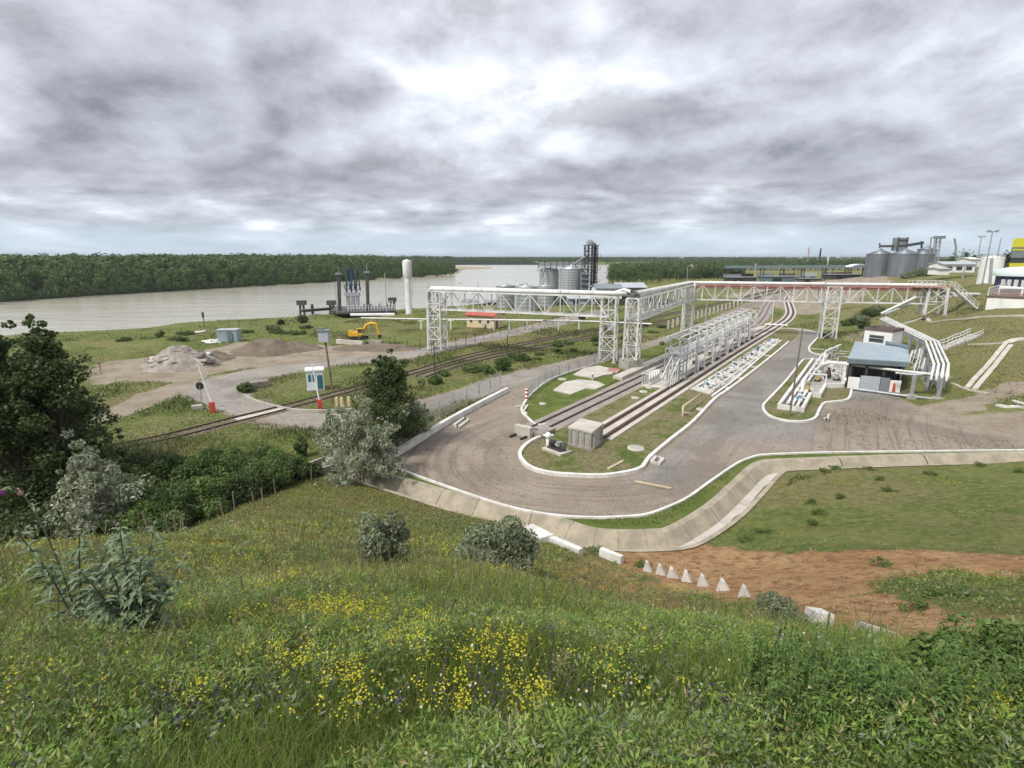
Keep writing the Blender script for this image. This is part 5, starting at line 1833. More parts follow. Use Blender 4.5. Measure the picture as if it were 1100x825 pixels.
# ------------------------------------------------------------------ pump station
# sunken pit with white rim
pit_px = [(873, 388.5), (840, 434.5), (836, 440), (861.5, 443.5), (870, 427), (880, 428), (886, 417.5), (905, 417), (908, 393)]
pit = [P(x, y) for x, y in pit_px]
t = thing('pump_pit', 'white rimmed concrete pump pit full of pipes on the lawn beside the shed', 'pump pit', sum(pit, Vector()) / len(pit))
mb = MB(); mb.sweep(pit, .34, -.02, .62, closed=True); mb.build('rim_wall', M['kerb'], t)
mb = MB(); mb.add([p + up * .10 for p in pit], [tuple(range(len(pit)))]); mb.build('pit_floor', M['concrete'], t)
# pipes and pumps in the pit
pe = (P(884, 392) - P(850, 436)).normalized(); pn = Vector((pe.y, -pe.x, 0))
pipe([P(846, 437) + up * .5, P(869, 404) + up * .5, P(884, 383) + up * .5], .17, 'white pipe along the yard side of the pump pit')
pipe([P(851, 438.5) + up * .5, P(874, 404) + up * .5, P(890, 383) + up * .5], .17, 'white pipe in the pump pit, second from the yard side')
pipe([P(856, 440) + up * .5, P(868, 421) + up * .5], .17, 'short white pipe in the pit between the long ones and the corner')
pipe([P(861, 423) + up * .3, P(861, 423) + up * 1.5, P(866, 415) + up * 1.6, P(886, 416) + up * 1.6, P(886, 416) + up * .3], .13, 'cream pipe bridge bending over the middle of the pump pit', 'white_steel')
pipe([P(879, 409) + up * .3, P(884, 399) + up * 2.9, P(900, 391.5) + up * 3.0], .13, 'cream riser pipe at the back of the pump pit')
for i, (x, y, col, w_) in enumerate(((858, 433, 'blue_paint', 'blue pump at the open end of the pump pit'), (866, 423, 'ochre', 'yellow pump in the middle of the pump pit'),
                                     (878, 410, 'ochre', 'yellow valve set at the back of the pump pit'), (889, 406, 'rust_steel', 'rusty pump between the pit pipes and the shed'), (898, 409, 'grey_steel', 'grey pump beside the corner of the shed'), (893, 399, 'white_steel', 'white valve set behind the pit by the shed roof'))):
    c = P(x, y)
    t = thing('pit_pump', w_, 'pump', c + up * .1)
    mb = MB(); mb.box(c + up * .2, (1.3, .7, .2), math.atan2(pe.y, pe.x)); mb.build('skid', M['dark_steel'], t)
    mb = MB(); mb.tube(c - pe * .6 + up * .62, c + pe * .1 + up * .62, .3, 12); mb.build('motor', M[col], t)
    mb = MB(); mb.lathe(c + pe * .4 + up * .3, [(.3, 0), (.34, .3), (.2, .6), (.12, .9)], 12); mb.ring(c + pe * .4 + up * 1.3, .26, .05, (0, 0, 1)); mb.build('valve', M[col if i % 2 else 'white_steel'], t)
    mb = MB(); mb.path([c + pe * .4 + up * .6, c + pe * .4 + pn * .6 + up * .6, c + pe * .4 + pn * .6 + up * .2], .1, 6); mb.build('branch_pipe', M['white_steel'], t)
# railing and small frames over the pit
mb = MB()
for f in range(8):
    c = P(874, 403).lerp(P(907, 404), f / 7)
    mb.beam(c, c + up * (1.6 + (f % 3) * .5), .09)
mb.beam(P(874, 403) + up * 1.6, P(907, 404) + up * 1.6, .1); mb.beam(P(874, 403) + up * 1.0, P(907, 404) + up * 1.0, .08)
tag(mb.build('pipe_lattice', M['white_steel']), 'white frame of thin pipes behind the pump pit', 'pipe frame')
mb = MB()
for f in range(4):
    c = P(889, 388.5).lerp(P(899, 399), f / 3)
    mb.path([c + up * .1, c + up * 2.2, c + pn * 1.2 + up * 2.2], .09, 6)
mb.path([P(889, 388.5) + up * 1.6, P(899, 399) + up * 1.6], .09, 6)
tag(mb.build('pipe_lattice', M['grey_steel']), 'grey pipe frame against the end of the shed', 'pipe frame')

# the shed with blue grey roof
t = thing('pump_shed', 'open fronted pump shed with a blue grey sheet roof', 'shed', P(940, 415))
FL, FR = P(911, 385.5, 3.75), P(977, 389.5, 3.75)
BL, BR = P(918.5, 367.5, 4.5), P(975, 375, 4.3)
mb = MB(); mb.hexa([FL, FR, BR, BL], [p + up * .12 for p in (FL, FR, BR, BL)]); mb.build('roof', M['blue_roof'], t)
fe = (FR - FL).normalized(); fn = Vector((fe.y, -fe.x, 0)).normalized()
mb = MB(); mb.hexa([FL + fn * .02 - up * .55, FR + fn * .02 - up * .55, FR - fn * .1 - up * .55, FL - fn * .1 - up * .55], [FL + fn * .02 - up * .003, FR + fn * .02 - up * .003, FR - fn * .1 - up * .003, FL - fn * .1 - up * .003])
mb.hexa([FR - up * .45, BR - up * .45, BR - fe * .1 - up * .45, FR - fe * .1 - up * .45], [FR - up * .003, BR - up * .003, BR - fe * .1 - up * .003, FR - fe * .1 - up * .003]); mb.build('fascia', M['blue_fascia'], t)
fz = lambda p, z: Vector((p.x, p.y, z))
ins = lambda a, f, b: fz(a.lerp(b, f), 0)
wFL, wFR = ins(FL, .06, FR) - fn * .5, ins(FR, .06, FL) - fn * .5
wBL, wBR = ins(BL, .05, BR) + fn * .3, ins(BR, .05, BL) + fn * .3
mb = MB()
for a, b, c in ((wFL, wBL, fe), (wBL, wBR, -fn), (wBR, wFR, -fe)):
    mb.hexa([a, b, b + c * .15, a + c * .15], [p + up * (3.1 if p in (wFL, wFR) else 4.0) for p in (a, b, b + c * .15, a + c * .15)])
mb.build('side_wall', M['white_wall'], t)
for f in (0, .33, .66, 1):
    c = wFL.lerp(wFR, f); mb = MB(); mb.beam(c, c + up * 3.2, .2); mb.build('post', M['dark_steel'], t)
for f0_, f1_, m, h in ((.0, .22, 'white_wall', 1.5), (.23, .60, 'light_grey_panel', 1.75), (.61, .78, 'grey_panel', 1.7), (.79, .99, 'white_wall', 1.45)):
    a, b = wFL.lerp(wFR, f0_) + fn * .35, wFL.lerp(wFR, f1_) + fn * .35
    mb = MB(); mb.hexa([a, b, b - fn * .12, a - fn * .12], [p + up * h for p in (a, b, b - fn * .12, a - fn * .12)]); mb.build('front_panel', M[m], t)
c = wFL.lerp(wFR, .86) + fn * .6
mb = MB(); mb.lathe(c, [(.13, 0), (.13, 1.0), (.08, 1.12), (.04, 1.25)], 12)
tag(mb.build('red_cylinder', M['red_paint']), 'red gas cylinder standing in front of the pump shed', 'cylinder')
# annex step of the roof at the back
a, b = P(953, 366.5, 4.9), P(976, 371, 4.9)
mb = MB(); mb.hexa([a - up * 4.9, b - up * 4.9, b - up * 4.9 + Vector((1.2, 2, 0)), a - up * 4.9 + Vector((1.2, 2, 0))], [a - up * .25, b - up * .25, b - up * .25 + Vector((1.2, 2, 0)), a - up * .25 + Vector((1.2, 2, 0))])
tag(mb.build('shed_annex', M['blue_fascia']), 'low blue grey annex between the shed and the white building', 'annex')

# white building behind the shed
a, b = P(926, 375, 0), P(957, 377, 0)
Yb = a.y
A0 = D(926.5, 372, 78.0); A1 = D(956.5, 373.5, 75.0)
A0.z = 0; A1.z = 0
top_a = D(926.5, 355, 78.0).z; top_b = D(957, 356, 75.0).z
zt_ = (top_a + top_b) / 2
e = (A1 - A0).normalized(); g = Vector((-e.y, e.x, 0))
dep = 3.2
t = thing('control_building', 'white flat roofed control building with a wide dark window behind the shed', 'building', (A0 + A1) / 2 + g * 1.5)
b4 = [A0, A1, A1 + g * dep, A0 + g * dep]
mb = MB(); mb.hexa([p - up * .2 for p in b4], [p + up * zt_ for p in b4]); mb.build('walls', M['white_wall'], t)
mb = MB(); q4 = [A0 - e * .12 - g * .12, A1 + e * .12 - g * .12, A1 + e * .12 + g * (dep + .12), A0 - e * .12 + g * (dep + .12)]
mb.sweep([p + up * zt_ for p in [A0 - e * .02 - g * .02, A1 + e * .02 - g * .02, A1 + e * .02 + g * (dep + .02), A0 - e * .02 + g * (dep + .02)]], .22, .003, .4, closed=True); mb.build('parapet', M['brown_roof'], t)
mb = MB(); mb.quad(*[p + up * (zt_ + .05) + (((A0 + A1) / 2 + g * dep / 2) - p) * .08 for p in b4]); mb.build('roof', M['brown_roof'], t)
c0, c1 = A0.lerp(A1, .2) - g * .03, A0.lerp(A1, .73) - g * .03
zc_ = D(940, 363.3, 77).z
mb = MB(); mb.beam(c0 + up * zc_, c1 + up * zc_, .08, 1.0); w_ = mb.build('window', M['grey_panel'], t)
mb = MB(); mb.beam(c0 - g * .03 + e * .1 + up * zc_, c1 - g * .03 - e * .1 + up * zc_, .07, .8); mb.build('pane', M['glass'], w_)
mb = MB(); mb.beam(c0 - g * .06 + e * .1 + up * (zc_ + .05), c1 - g * .06 - e * .1 + up * (zc_ + .05), .05, .1); mb.build('sash', M['light_grey_panel'], w_)

# pipe rack with four bending pipes
ZR = 2.9
fr_px = [(1001, 402.5), (1006.5, 403), (1012, 403.4), (1017.5, 403.8)]
bend_px = [(1003.5, 391.5), (1008.5, 391.3), (1013.8, 391.1), (1019, 390.8)]
top_px = [(994.5, 366.3), (999.2, 366.4), (1003.5, 366.6), (1007.5, 366.8)]
far_px = [(945.5, 342.6), (947.5, 341.8), (949.5, 341.2), (951.5, 340.6)]
ends = []
for i, w_ in enumerate(('innermost, next to the shed', 'second from the shed', 'second from the hillside', 'outermost, next to the hillside')):
    zb = 4.2
    a, b, c, d_ = P(*fr_px[i], ZR), P(*bend_px[i], 3.9), P(*top_px[i], 4.75), P(*far_px[i], 5.0)
    pipe([a - up * .6, a, b, c, d_], .115, 'pale pipe bending round the shed on the rack, %s' % w_, 'white_steel', n=10)
    ends.append((a, b, c, d_))
# long pipe from the rack over the front of the shed into the pit
pipe([ends[0][0] + up * .05, P(977, 399.5, 2.75), P(940, 395, 2.75), P(905, 390.5, 2.75), P(892, 389, 2.6), P(884, 392, 2.2), P(880, 397, .6)], .16, 'long cream pipe across the front of the pump shed into the pit', 'white_steel', n=10)
pipe([P(1019, 404.2, 2.75), P(1002, 403, 2.75), P(977, 402.3, 2.6), P(962, 400.5, 2.6)], .13, 'thin grey pipe under the long cream pipe by the rack legs', 'grey_steel')
pipe([P(904, 414) + up * .7, P(916, 414.5) + up * .7, P(933, 417) + up * .7], .3, 'short fat cream pipe lying along the front of the pump shed', 'white_steel', n=12)
pipe([P(912, 419) + up * .25, P(976, 428) + up * .25, P(1006, 431) + up * .25, P(1031, 431.5) + up * .3], .14, 'long grey pipe on the ground in front of the shed and rack legs', 'grey_steel')
t = thing('pipe_rack', 'grey steel pipe rack with legs on concrete blocks carrying the bending pipes round the shed', 'pipe rack', P(1000, 420))
for (bx, by, tx, ty, z) in ((978.5, 428, 980.5, 403, ZR), (1007, 431, 1010.5, 405, ZR)):
    b = P(bx, by); tp = P(tx, ty, 2.6)
    mb = MB(); mb.beam(b, Vector((b.x, b.y, 2.7)), .28); mb.build('leg', M['grey_steel'], t)
    mb = MB(); mb.box(b + up * .2, (.9, .8, .5)); mb.build('footing', M['concrete'], t)
mb = MB(); mb.beam(P(975, 402, 2.55), P(1021, 405.5, 2.55), .2, .24); mb.build('cross_beam', M['grey_steel'], t)
for k in range(9):
    f = (k + .3) / 9
    i0, i3 = ends[0], ends[3]
    if f < .3: a, b = i0[1].lerp(i0[2], f / .3), i3[1].lerp(i3[2], f / .3)
    else: a, b = i0[2].lerp(i0[3], (f - .3) / .7), i3[2].lerp(i3[3], (f - .3) / .7)
    ee = (b - a).normalized()
    mb = MB(); mb.beam(a - ee * .4 - up * .32, b + ee * .4 - up * .32, .18); mb.build('cross_beam', M['grey_steel'], t)
    for q in (a - ee * .2, b + ee * .2):
        zg = gz(q.x, q.y) - .15
        mb = MB(); mb.beam(Vector((q.x, q.y, zg)), q - up * .4, .2); mb.build('leg', M['grey_steel'], t)
mb = MB()
for k in range(2):
    mb.beam(ends[0 if k == 0 else 3][2] - up * .42, ends[0 if k == 0 else 3][3] - up * .42, .16, .22)
    mb.beam(ends[0 if k == 0 else 3][1] - up * .42, ends[0 if k == 0 else 3][2] - up * .42, .16, .22)
mb.build('side_beam', M['grey_steel'], t)
# clutter of valves and pipes under the rack
for k, (x, y, w_) in enumerate(((988, 395, 'under the bend of the rack'), (997, 402, 'at the near end of the rack'), (983, 384, 'halfway along the shed side of the rack'), (1003, 412, 'between the front legs of the rack'))):
    p = G(x, y + 6)
    mb = MB()
    for j in range(4):
        c = p + Vector((j * .55 - .8, (j % 2) * .6, 0))
        mb.path([c - up * .1, c + up * (1.2 + .4 * (j % 3)), c + Vector((.5, .2, 1.3 + .4 * (j % 3))), c + Vector((.5, .2, -.1))], .1, 6)
        mb.ring(c + up * 1.0, .24, .05, (1, .3, 0))
    mb.beam(p + Vector((-1.2, .2, .7)), p + Vector((1.5, .3, .7)), .14)
    tag(mb.build('valve_cluster', M['grey_steel' if k % 2 else 'white_steel']), '%s cluster of pipes and valve wheels %s' % ('grey' if k % 2 else 'white', w_), 'valve cluster')
# ground gutter and posts near the far kerb
mb = MB(); mb.sweep([P(870, 374.5), P(912, 378)], .3, -.02, .1)
tag(mb.build('gutter', M['pale_concrete']), 'thin pale gutter across the grass left of the shed', 'gutter')
mb = MB(); mb.box(P(884.5, 363.3) + up * .4, (1.6, .9, .85)); mb.box(P(884.5, 363.3) + up * .9, (1.8, 1.1, .1))
tag(mb.build('junction_box', M['dark_steel']), 'dark junction box at the foot of the lattice tower by the yard', 'box')
mb = MB(); mb.sweep([P(885.5, 450.5), P(888, 453), P(890.5, 446.5)], .22, -.02, .25)
tag(mb.build('kerb_corner', M['pale_concrete']), 'small pale concrete corner beside the pump pit kerb', 'kerb')

# ------------------------------------------------------------------ slope to the right
gl = lambda pts, n=8: [Vector((p.x, p.y, gz(p.x, p.y))) for p in spline([G(a, b) for a, b in pts], n)]
def ground_strip(pts, w, h, label, name, cat, m='pale_concrete'):
    mb = MB(); mb.sweep(gl(pts), w, -.15, h)
    return tag(mb.build(name, M[m]), label, cat)


ground_strip([(968, 348), (1000, 346), (1040, 342.5), (1105, 340)], 1.2, .14, 'pale concrete gutter curving across the slope below the white wall', 'slope_gutter', 'gutter')
ground_strip([(1039, 417), (1053, 401), (1068, 384), (1081, 368.5)], .5, .14, 'pale concrete edge of the straight path up the slope, left side', 'path_edge', 'edge')
ground_strip([(1047, 418.5), (1061, 402), (1075, 385), (1086, 371)], .5, .14, 'pale concrete edge of the straight path up the slope, right side', 'path_edge', 'edge')
ground_strip([(1081, 368.5), (1092, 365), (1108, 364)], 1.1, .14, 'pale concrete landing at the head of the straight path', 'path_landing', 'landing')
ground_strip([(1040, 370.5), (1060, 369.6), (1080, 368.8)], .25, .12, 'thin pale line of concrete between the slope stair and the straight path', 'slope_gutter', 'gutter')
ground_strip([(1022, 412), (1040, 419), (1061, 423)], .3, .12, 'thin pale gutter at the foot of the slope by the pipe rack', 'slope_gutter', 'gutter')
ground_strip([(1071, 436), (1085, 438), (1108, 440)], .4, .2, 'nearer white kerb on the grass at the right edge', 'kerb_piece', 'kerb', 'kerb')
ground_strip([(1088, 431.5), (1098, 434), (1110, 436)], .35, .2, 'farther white kerb piece at the right edge', 'kerb_piece', 'kerb', 'kerb')
# stair on the slope
q = gl([(1011, 376), (1024, 371), (1037, 366), (1048, 361)], 6)
t = thing('slope_stair', 'concrete stair with pale handrails climbing the slope right of the pipe rack', 'stair', q[len(q) // 2])
mb = MB(); mb.sweep(q, 1.5, -.1, .22); mb.build('steps', M['concrete'], t)
for s in (-.8, .8):
    mb = MB(); o_ = offs(q, s)
    for z in (.6, 1.05): mb.path([p + up * z for p in o_], .055, 6)
    for p in o_[::2]: mb.beam(p, p + up * 1.05, .07)
    mb.build('handrail', M['white_steel'], t)

# terrace building at the right edge
c0 = P(1058.5, 331, 7.0); c1 = P(1135, 335, 7.0)
e = (c1 - c0).normalized(); g = Vector((-e.y, e.x, 0))
zt_ = D(1058.5, 319.5, c0.y).z
t = thing('terrace_building', 'long low white building with a brown railed roof terrace at the right edge', 'building', c0)
dpth = 34
b4 = [c0, c1, c1 + g * dpth, c0 + g * dpth]
mb = MB(); mb.hexa([p - up * 2.5 for p in b4], [Vector((p.x, p.y, zt_)) for p in b4]); mb.build('walls', M['white_wall'], t)
mb = MB(); k4 = [p + up * (zt_ - p.z + .02) for p in [c0 - e * .2 - g * .1, c1 - g * .1, c1 + g * dpth, c0 - e * .2 + g * dpth]]
mb.hexa(k4, [p + up * .3 for p in k4]); mb.build('roof_terrace', M['brown_roof'], t)
zr = zt_ + .32
mb = MB()
for k in range(8):
    c = c0 + g * (k * 4.0); mb.beam(Vector((c.x, c.y, zr)), Vector((c.x, c.y, zr + 1.3)), .14)
for z in (.7, 1.3): mb.beam(Vector((c0.x, c0.y, zr + z)), Vector((c0.x, c0.y, zr + z)) + g * 28, .12)
mb.build('handrail', M['white_steel'], t)
mb = MB(); c = c0 + e * 1.0 + g * 5
mb.path([Vector((c.x, c.y, zr)), Vector((c.x, c.y, zr + 1.2)), Vector((c.x, c.y, zr + 1.2)) + e * 3, Vector((c.x, c.y, zr)) + e * 3], .22, 8); mb.path([Vector((c.x, c.y, zr + 1.2)) + e * 3, Vector((c.x, c.y, zr + 1.2)) + e * 6, Vector((c.x, c.y, zr)) + e * 6], .2, 8); mb.build('roof_pipe', M['white_steel'], t)
mb = MB(); mb.beam(c0 + e * .5 + up * (zt_ - 7 + .75) + g * .5, c1 + g * .5 + up * (zt_ - 7 + .75), .1, .16); mb.build('red_rail', M['red_steel'], t)
mb = MB(); c = c0 + e * 11 - g * .08; mb.beam(Vector((c.x, c.y, 7.3)), Vector((c.x, c.y, 8.2)), .35); mb.build('wall_lamp', M['dark_steel'], t)
# ------------------------------------------------------------------ far structures
def corrugated(name, c, c2, dirt, pitch):
    m, nt, b = nodes_of(name)
    w = NT(nt)
    p = w.pos()
    n1 = w.noise(w.mapping(p, (1, 1, .15)), .5, 6, .6)
    n2 = w.noise(w.mapping(p, (1.2, 1.2, .05)), 1.3, 6, .65)
    sx = w.n('ShaderNodeSeparateXYZ'); w.L.new(p, sx.inputs[0])
    wave = w.math('SINE', w.math('MULTIPLY', sx.outputs[2], 2 * math.pi / pitch))
    col = w.mix(w.smooth(n1, .35, .65), c, c2)
    col = w.mix(w.math('MULTIPLY', w.smooth(n2, .52, .72), .6), col, dirt)
    col = w.mix(w.math('MULTIPLY', w.smooth(wave, .2, 1.0), .3), col, tuple(x * .6 for x in c))
    w.L.new(col, b.inputs['Base Color'])
    b.inputs['Roughness'].default_value = .5
    b.inputs['Metallic'].default_value = .35
    w.L.new(w.bump(wave, .6, .05), b.inputs['Normal'])
    return m


M['silo'] = corrugated('corrugated_silo_steel', (.34, .36, .37), (.42, .44, .45), (.26, .24, .22), 1.1)
M['dark_silo'] = corrugated('weathered_silo_steel', (.155, .175, .19), (.20, .22, .235), (.11, .115, .12), 1.0)


def silo(cx_l, cx_r, top_y, base_y, dist, label, m='silo', cone=.28, ladder=True, zbase=None, group=None, ribs=0):
    l, r_ = D(cx_l, base_y, dist), D(cx_r, base_y, dist)
    c = (l + r_) / 2
    rad = (r_.x - l.x) / 2
    c = Vector((c.x, c.y + rad * .3, l.z if zbase is None else zbase))
    h = D((cx_l + cx_r) / 2, top_y, dist).z - c.z
    t = thing('grain_silo', label, 'silo', c, group)
    mb = MB(); mb.lathe(c, [(rad, -.5), (rad, h)], 40); mb.build('shell', M[m], t)
    mb = MB(); mb.lathe(c + up * h, [(rad * 1.02, -.02), (rad * 1.03, .12), (rad * .12, rad * cone), (rad * .10, rad * cone + .5), (.01, rad * cone + .6)], 40); mb.build('roof', M[m], t)
    if ladder:
        a = -math.pi / 2 + .5
        e = Vector((math.cos(a), math.sin(a), 0))
        n_ = Vector((-e.y, e.x, 0))
        mb = MB()
        for s in (-.3, .3): mb.beam(c + e * (rad + .25) + n_ * s, c + e * (rad + .25) + n_ * s + up * (h + .8), .1)
        for k in range(int(h / .8)): mb.beam(c + e * (rad + .25) - n_ * .3 + up * (k * .8 + .4), c + e * (rad + .25) + n_ * .3 + up * (k * .8 + .4), .06)
        mb.build('ladder', M['grey_steel'], t)
    if ribs:
        for k in range(ribs):
            a = -math.pi + math.pi * (k + .5) / ribs
            mb = MB(); e = Vector((math.cos(a), math.sin(a), 0)); mb.beam(c + e * (rad + .04), c + e * (rad + .04) + up * h, .16, .1); mb.build('stiffener', M['grey_steel'], t)
    return c, rad, h


# silos at the river
sA = silo(579.5, 600, 289.5, 313, 258, 'tall grey grain silo at the river, left of the pair', ribs=9)
sB = silo(601, 626, 289, 313.5, 245, 'tall grey grain silo at the river, next to the elevator tower', ribs=9)
silo(554, 577, 308.5, 334, 162, 'wide low grey silo behind the pipe bridge, nearer of the front pair', cone=.2, ribs=7)
silo(533.5, 553, 307.5, 331, 172, 'wide low grey silo behind the pipe bridge, left of the front pair', cone=.2, ribs=7)
silo(577, 595, 307.5, 331, 178, 'wide low grey silo behind the pipe bridge, right of the front pair', cone=.2)
silo(551, 564, 306.5, 328, 195, 'low grey silo showing in the gap behind the front pair', cone=.2)
# gallery over the pair
t = thing('silo_gallery', 'grey conveyor gallery over the tall silo pair, running to the elevator tower', 'conveyor', D(603, 283, 250))
g0, g1 = D(578, 284.3, 256), D(632, 282.8, 250)
mb = MB(); mb.beam(g0, g1, 2.0, 1.5); mb.build('gallery_box', M['grey_panel'], t)
mb = MB()
for k in range(9):
    c = g0.lerp(g1, k / 8); mb.beam(c + Vector((0, -1.1, -3.2)), c + Vector((0, -1.1, 1.9)), .2); mb.beam(c + Vector((0, 1.1, -3.2)), c + Vector((0, 1.1, 1.9)), .2)
mb.beam(g0 + Vector((0, -1.1, 1.8)), g1 + Vector((0, -1.1, 1.8)), .14); mb.beam(g0 + Vector((0, -1.1, -1.2)), g1 + Vector((0, -1.1, -1.2)), .2)
mb.build('lattice', M['dark_steel'], t)
for k in (0.14, .5):
    c = g0.lerp(g1, k); mb = MB(); mb.beam(c + Vector((0, -1.6, -.8)), c + Vector((-1.6, -3.5, -5.5)), .7); mb.build('chute', M['grey_panel'], t)
# elevator tower
base = D(633.5, 313, 240)
base.z = 0
tw = thing('elevator_tower', 'tall dark rusty bucket elevator tower beside the river silos', 'elevator tower', base)
H_ = D(633.5, 258.5, 240).z
for sx in (-2.6, 2.6):
    for sy in (-2.2, 2.2):
        mb = MB(); mb.beam(base + Vector((sx, sy, -.5)), base + Vector((sx, sy, H_ - 2)), .34); mb.build('leg', M['rust_steel' if sx > 0 else 'dark_steel'], tw)
mb = MB()
nn = 8
for k in range(nn):
    z0, z1 = (H_ - 2) * k / nn, (H_ - 2) * (k + 1) / nn
    for sy in (-2.2, 2.2):
        mb.beam(base + Vector((-2.6, sy, z1)), base + Vector((2.6, sy, z1)), .22)
        mb.beam(base + Vector((-2.6, sy, z0)), base + Vector((2.6, sy, z1)), .16)
    for sx in (-2.6, 2.6):
        mb.beam(base + Vector((sx, -2.2, z1)), base + Vector((sx, 2.2, z1)), .22); mb.beam(base + Vector((sx, 2.2, z0)), base + Vector((sx, -2.2, z1)), .16)
mb.build('lattice', M['dark_steel'], tw)
for sx, m in ((-1.1, 'grey_panel'), (.5, 'grey_panel'), (1.6, 'rust_steel')):
    mb = MB(); mb.box(base + Vector((sx, 0, H_ / 2 - .5)), (.85, 1.0, H_ - 1.0)); mb.build('bucket_leg', M[m], tw)
for k in range(1, nn):
    if k % 2 == 0:
        mb = MB(); mb.box(base + Vector((.6, -.4, (H_ - 2) * k / nn + .1)), (6.4, 5.6, .12))
        for s in (-2.6, 3.8):
            mb.beam(base + Vector((s, -3.1, (H_ - 2) * k / nn)), base + Vector((s, -3.1, (H_ - 2) * k / nn + 1.2)), .1)
        mb.beam(base + Vector((-2.6, -3.1, (H_ - 2) * k / nn + 1.2)), base + Vector((3.8, -3.1, (H_ - 2) * k / nn + 1.2)), .1)
        mb.build('landing', M['dark_steel'], tw)
mb = MB(); mb.box(base + Vector((0, 0, H_ - 1.9)), (6.8, 5.4, .2)); mb.lathe(base + Vector((-.5, 0, H_ - 1.8)), [(1.5, 0), (1.6, 1.2), (.9, 2.1), (.01, 2.3)], 12); mb.build('head', M['grey_panel'], tw)
pipe([base + Vector((-2, -1.5, H_ * .72)), Vector((sB[0].x + 1, sB[0].y - 2, sB[2] + 2.6))], .4, 'slanting grain chute from the elevator tower to the nearer tall silo', 'grey_steel', 'grain_chute', 'chute')
t = thing('dryer_block', 'dark cluttered machine block between the tall silos and the elevator tower', 'machine block', D(627, 313, 238))
b0 = D(627.5, 313.5, 238); b0.z = 0
mb = MB(); mb.box(b0 + up * 4.5, (3.2, 4, 9)); mb.build('body', M['grey_panel'], t)
mb = MB()
for k in range(4): mb.box(b0 + Vector((0, -2.2, 1.5 + 2.2 * k)), (3.6, 1.0, .15)); mb.beam(b0 + Vector((-1.6, -2.6, 1.5 + 2.2 * k)), b0 + Vector((1.6, -2.6, 2.9 + 2.2 * k)), .14)
mb.build('stairs', M['dark_steel'], t)

# buildings beyond the river silos
def gable(px0, px1, base_y, eave_y, ridge_y, dist, depth, label, wall='white_wall', roof='grey_panel', name='warehouse', rot=0.0, base_z=None, doors=0):
    a, b = D(px0, base_y, dist), D(px1, base_y, dist)
    if base_z is not None: a.z = b.z = base_z
    ez, rz_ = D((px0 + px1) / 2, eave_y, dist).z, D((px0 + px1) / 2, ridge_y, dist).z
    e = (b - a).normalized(); g = Vector((-e.y, e.x, 0))
    t = thing(name, label, 'building', (a + b) / 2)
    b4 = [a, b, b + g * depth, a + g * depth]
    mb = MB(); mb.hexa([p - up * 1 for p in b4], [Vector((p.x, p.y, ez)) for p in b4])
    for s in (a, b): mb.add([Vector((s.x, s.y, ez)), Vector((s.x, s.y, ez)) + g * depth, Vector((s.x, s.y, rz_ - .05)) + g * depth / 2], [(0, 1, 2)])
    mb.build('walls', M[wall], t)
    mb = MB(); o = .5
    for s0, s1 in ((-o, depth / 2), (depth + o, depth / 2)):
        z0 = ez - (rz_ - ez) * o / (depth / 2)
        q = [a - e * o + g * s0, b + e * o + g * s0, b + e * o + g * s1, a - e * o + g * s1]
        zz_ = [z0, z0, rz_, rz_]
        mb.hexa([Vector((p.x, p.y, z + .01)) for p, z in zip(q, zz_)], [Vector((p.x, p.y, z + .22)) for p, z in zip(q, zz_)])
    mb.build('roof', M[roof], t)
    L = (b - a).length
    for k in range(doors):
        c = a + e * (L * (k + .6) / (doors + .2)) - g * .06
        hh = (ez - a.z) * .62
        mb = MB(); mb.beam(c + up * hh / 2 - e * L * .09, c + up * hh / 2 + e * L * .09, .14, hh); mb.build('door', M['glass'], t)
    return t


gable(641, 668, 318, 310, 306.5, 205, 14, 'pale building with a dark doorway beside the river silos', doors=1)
gable(664, 694, 316, 309, 305, 225, 16, 'long shed with a pale green grey roof right of the river silos', 'grey_panel', 'light_grey_panel', doors=2)
gable(610, 640, 326, 321, 319, 185, 7, 'low pale shed in front of the river silos behind the bridge', 'light_grey_panel', 'light_grey_panel', doors=2)
gable(522, 534, 331, 325, 323.5, 190, 6, 'small dark shed left of the low silos behind the bridge', 'blue_fascia', 'grey_panel')
gable(497, 512, 328, 324.5, 322.5, 215, 6, 'low grey hut near the river behind the bridge truss', 'grey_panel', 'grey_panel')

# right hand silo group on the rise
zR = 4.4
r1 = silo(932, 957, 273.2, 296, 300, 'dark grey grain silo on the rise, leftmost of the group', 'dark_silo', .38, zbase=zR)
r2 = silo(957.5, 985, 273, 296, 285, 'dark grey grain silo on the rise, nearest of the group', 'dark_silo', .38, zbase=zR)
r3 = silo(980, 1000, 273, 295, 315, 'dark grey grain silo on the rise, right of the nearest one', 'dark_silo', .38, zbase=zR, ladder=False)
r4 = silo(985, 1002.5, 268, 294, 345, 'dark grey grain silo on the rise, farthest and rightmost of the group', 'dark_silo', .35, zbase=zR + .6, ladder=False)
t = thing('silo_gallery', 'dark conveyor gallery with a square head house above the silos on the rise', 'conveyor', D(965, 262, 300))
mb = MB(); mb.beam(D(945, 264.5, 302), D(963, 264.5, 296), 1.4, 1.2); mb.beam(D(969, 264.5, 296), D(991, 260.8, 320), 1.4, 1.3); mb.build('gallery_box', M['dark_steel'], t)
mb = MB(); c = D(966, 262.5, 296); mb.box(c, (4.6, 4.6, 6.8)); mb.build('head_house', M['grey_panel'], t)
mb = MB()
for sx in (-2.4, 2.4):
    mb.beam(c + Vector((sx, -2.4, -8)), c + Vector((sx, -2.4, 3.6)), .5)
for z in (-3.4, -.5, 2.2): mb.beam(c + Vector((-2.6, -2.5, z)), c + Vector((2.6, -2.5, z)), .4)
mb.beam(D(945, 266.5, 302), D(945, 261, 302), .5); mb.beam(D(990, 266.5, 320), D(990, 259, 320), .7)
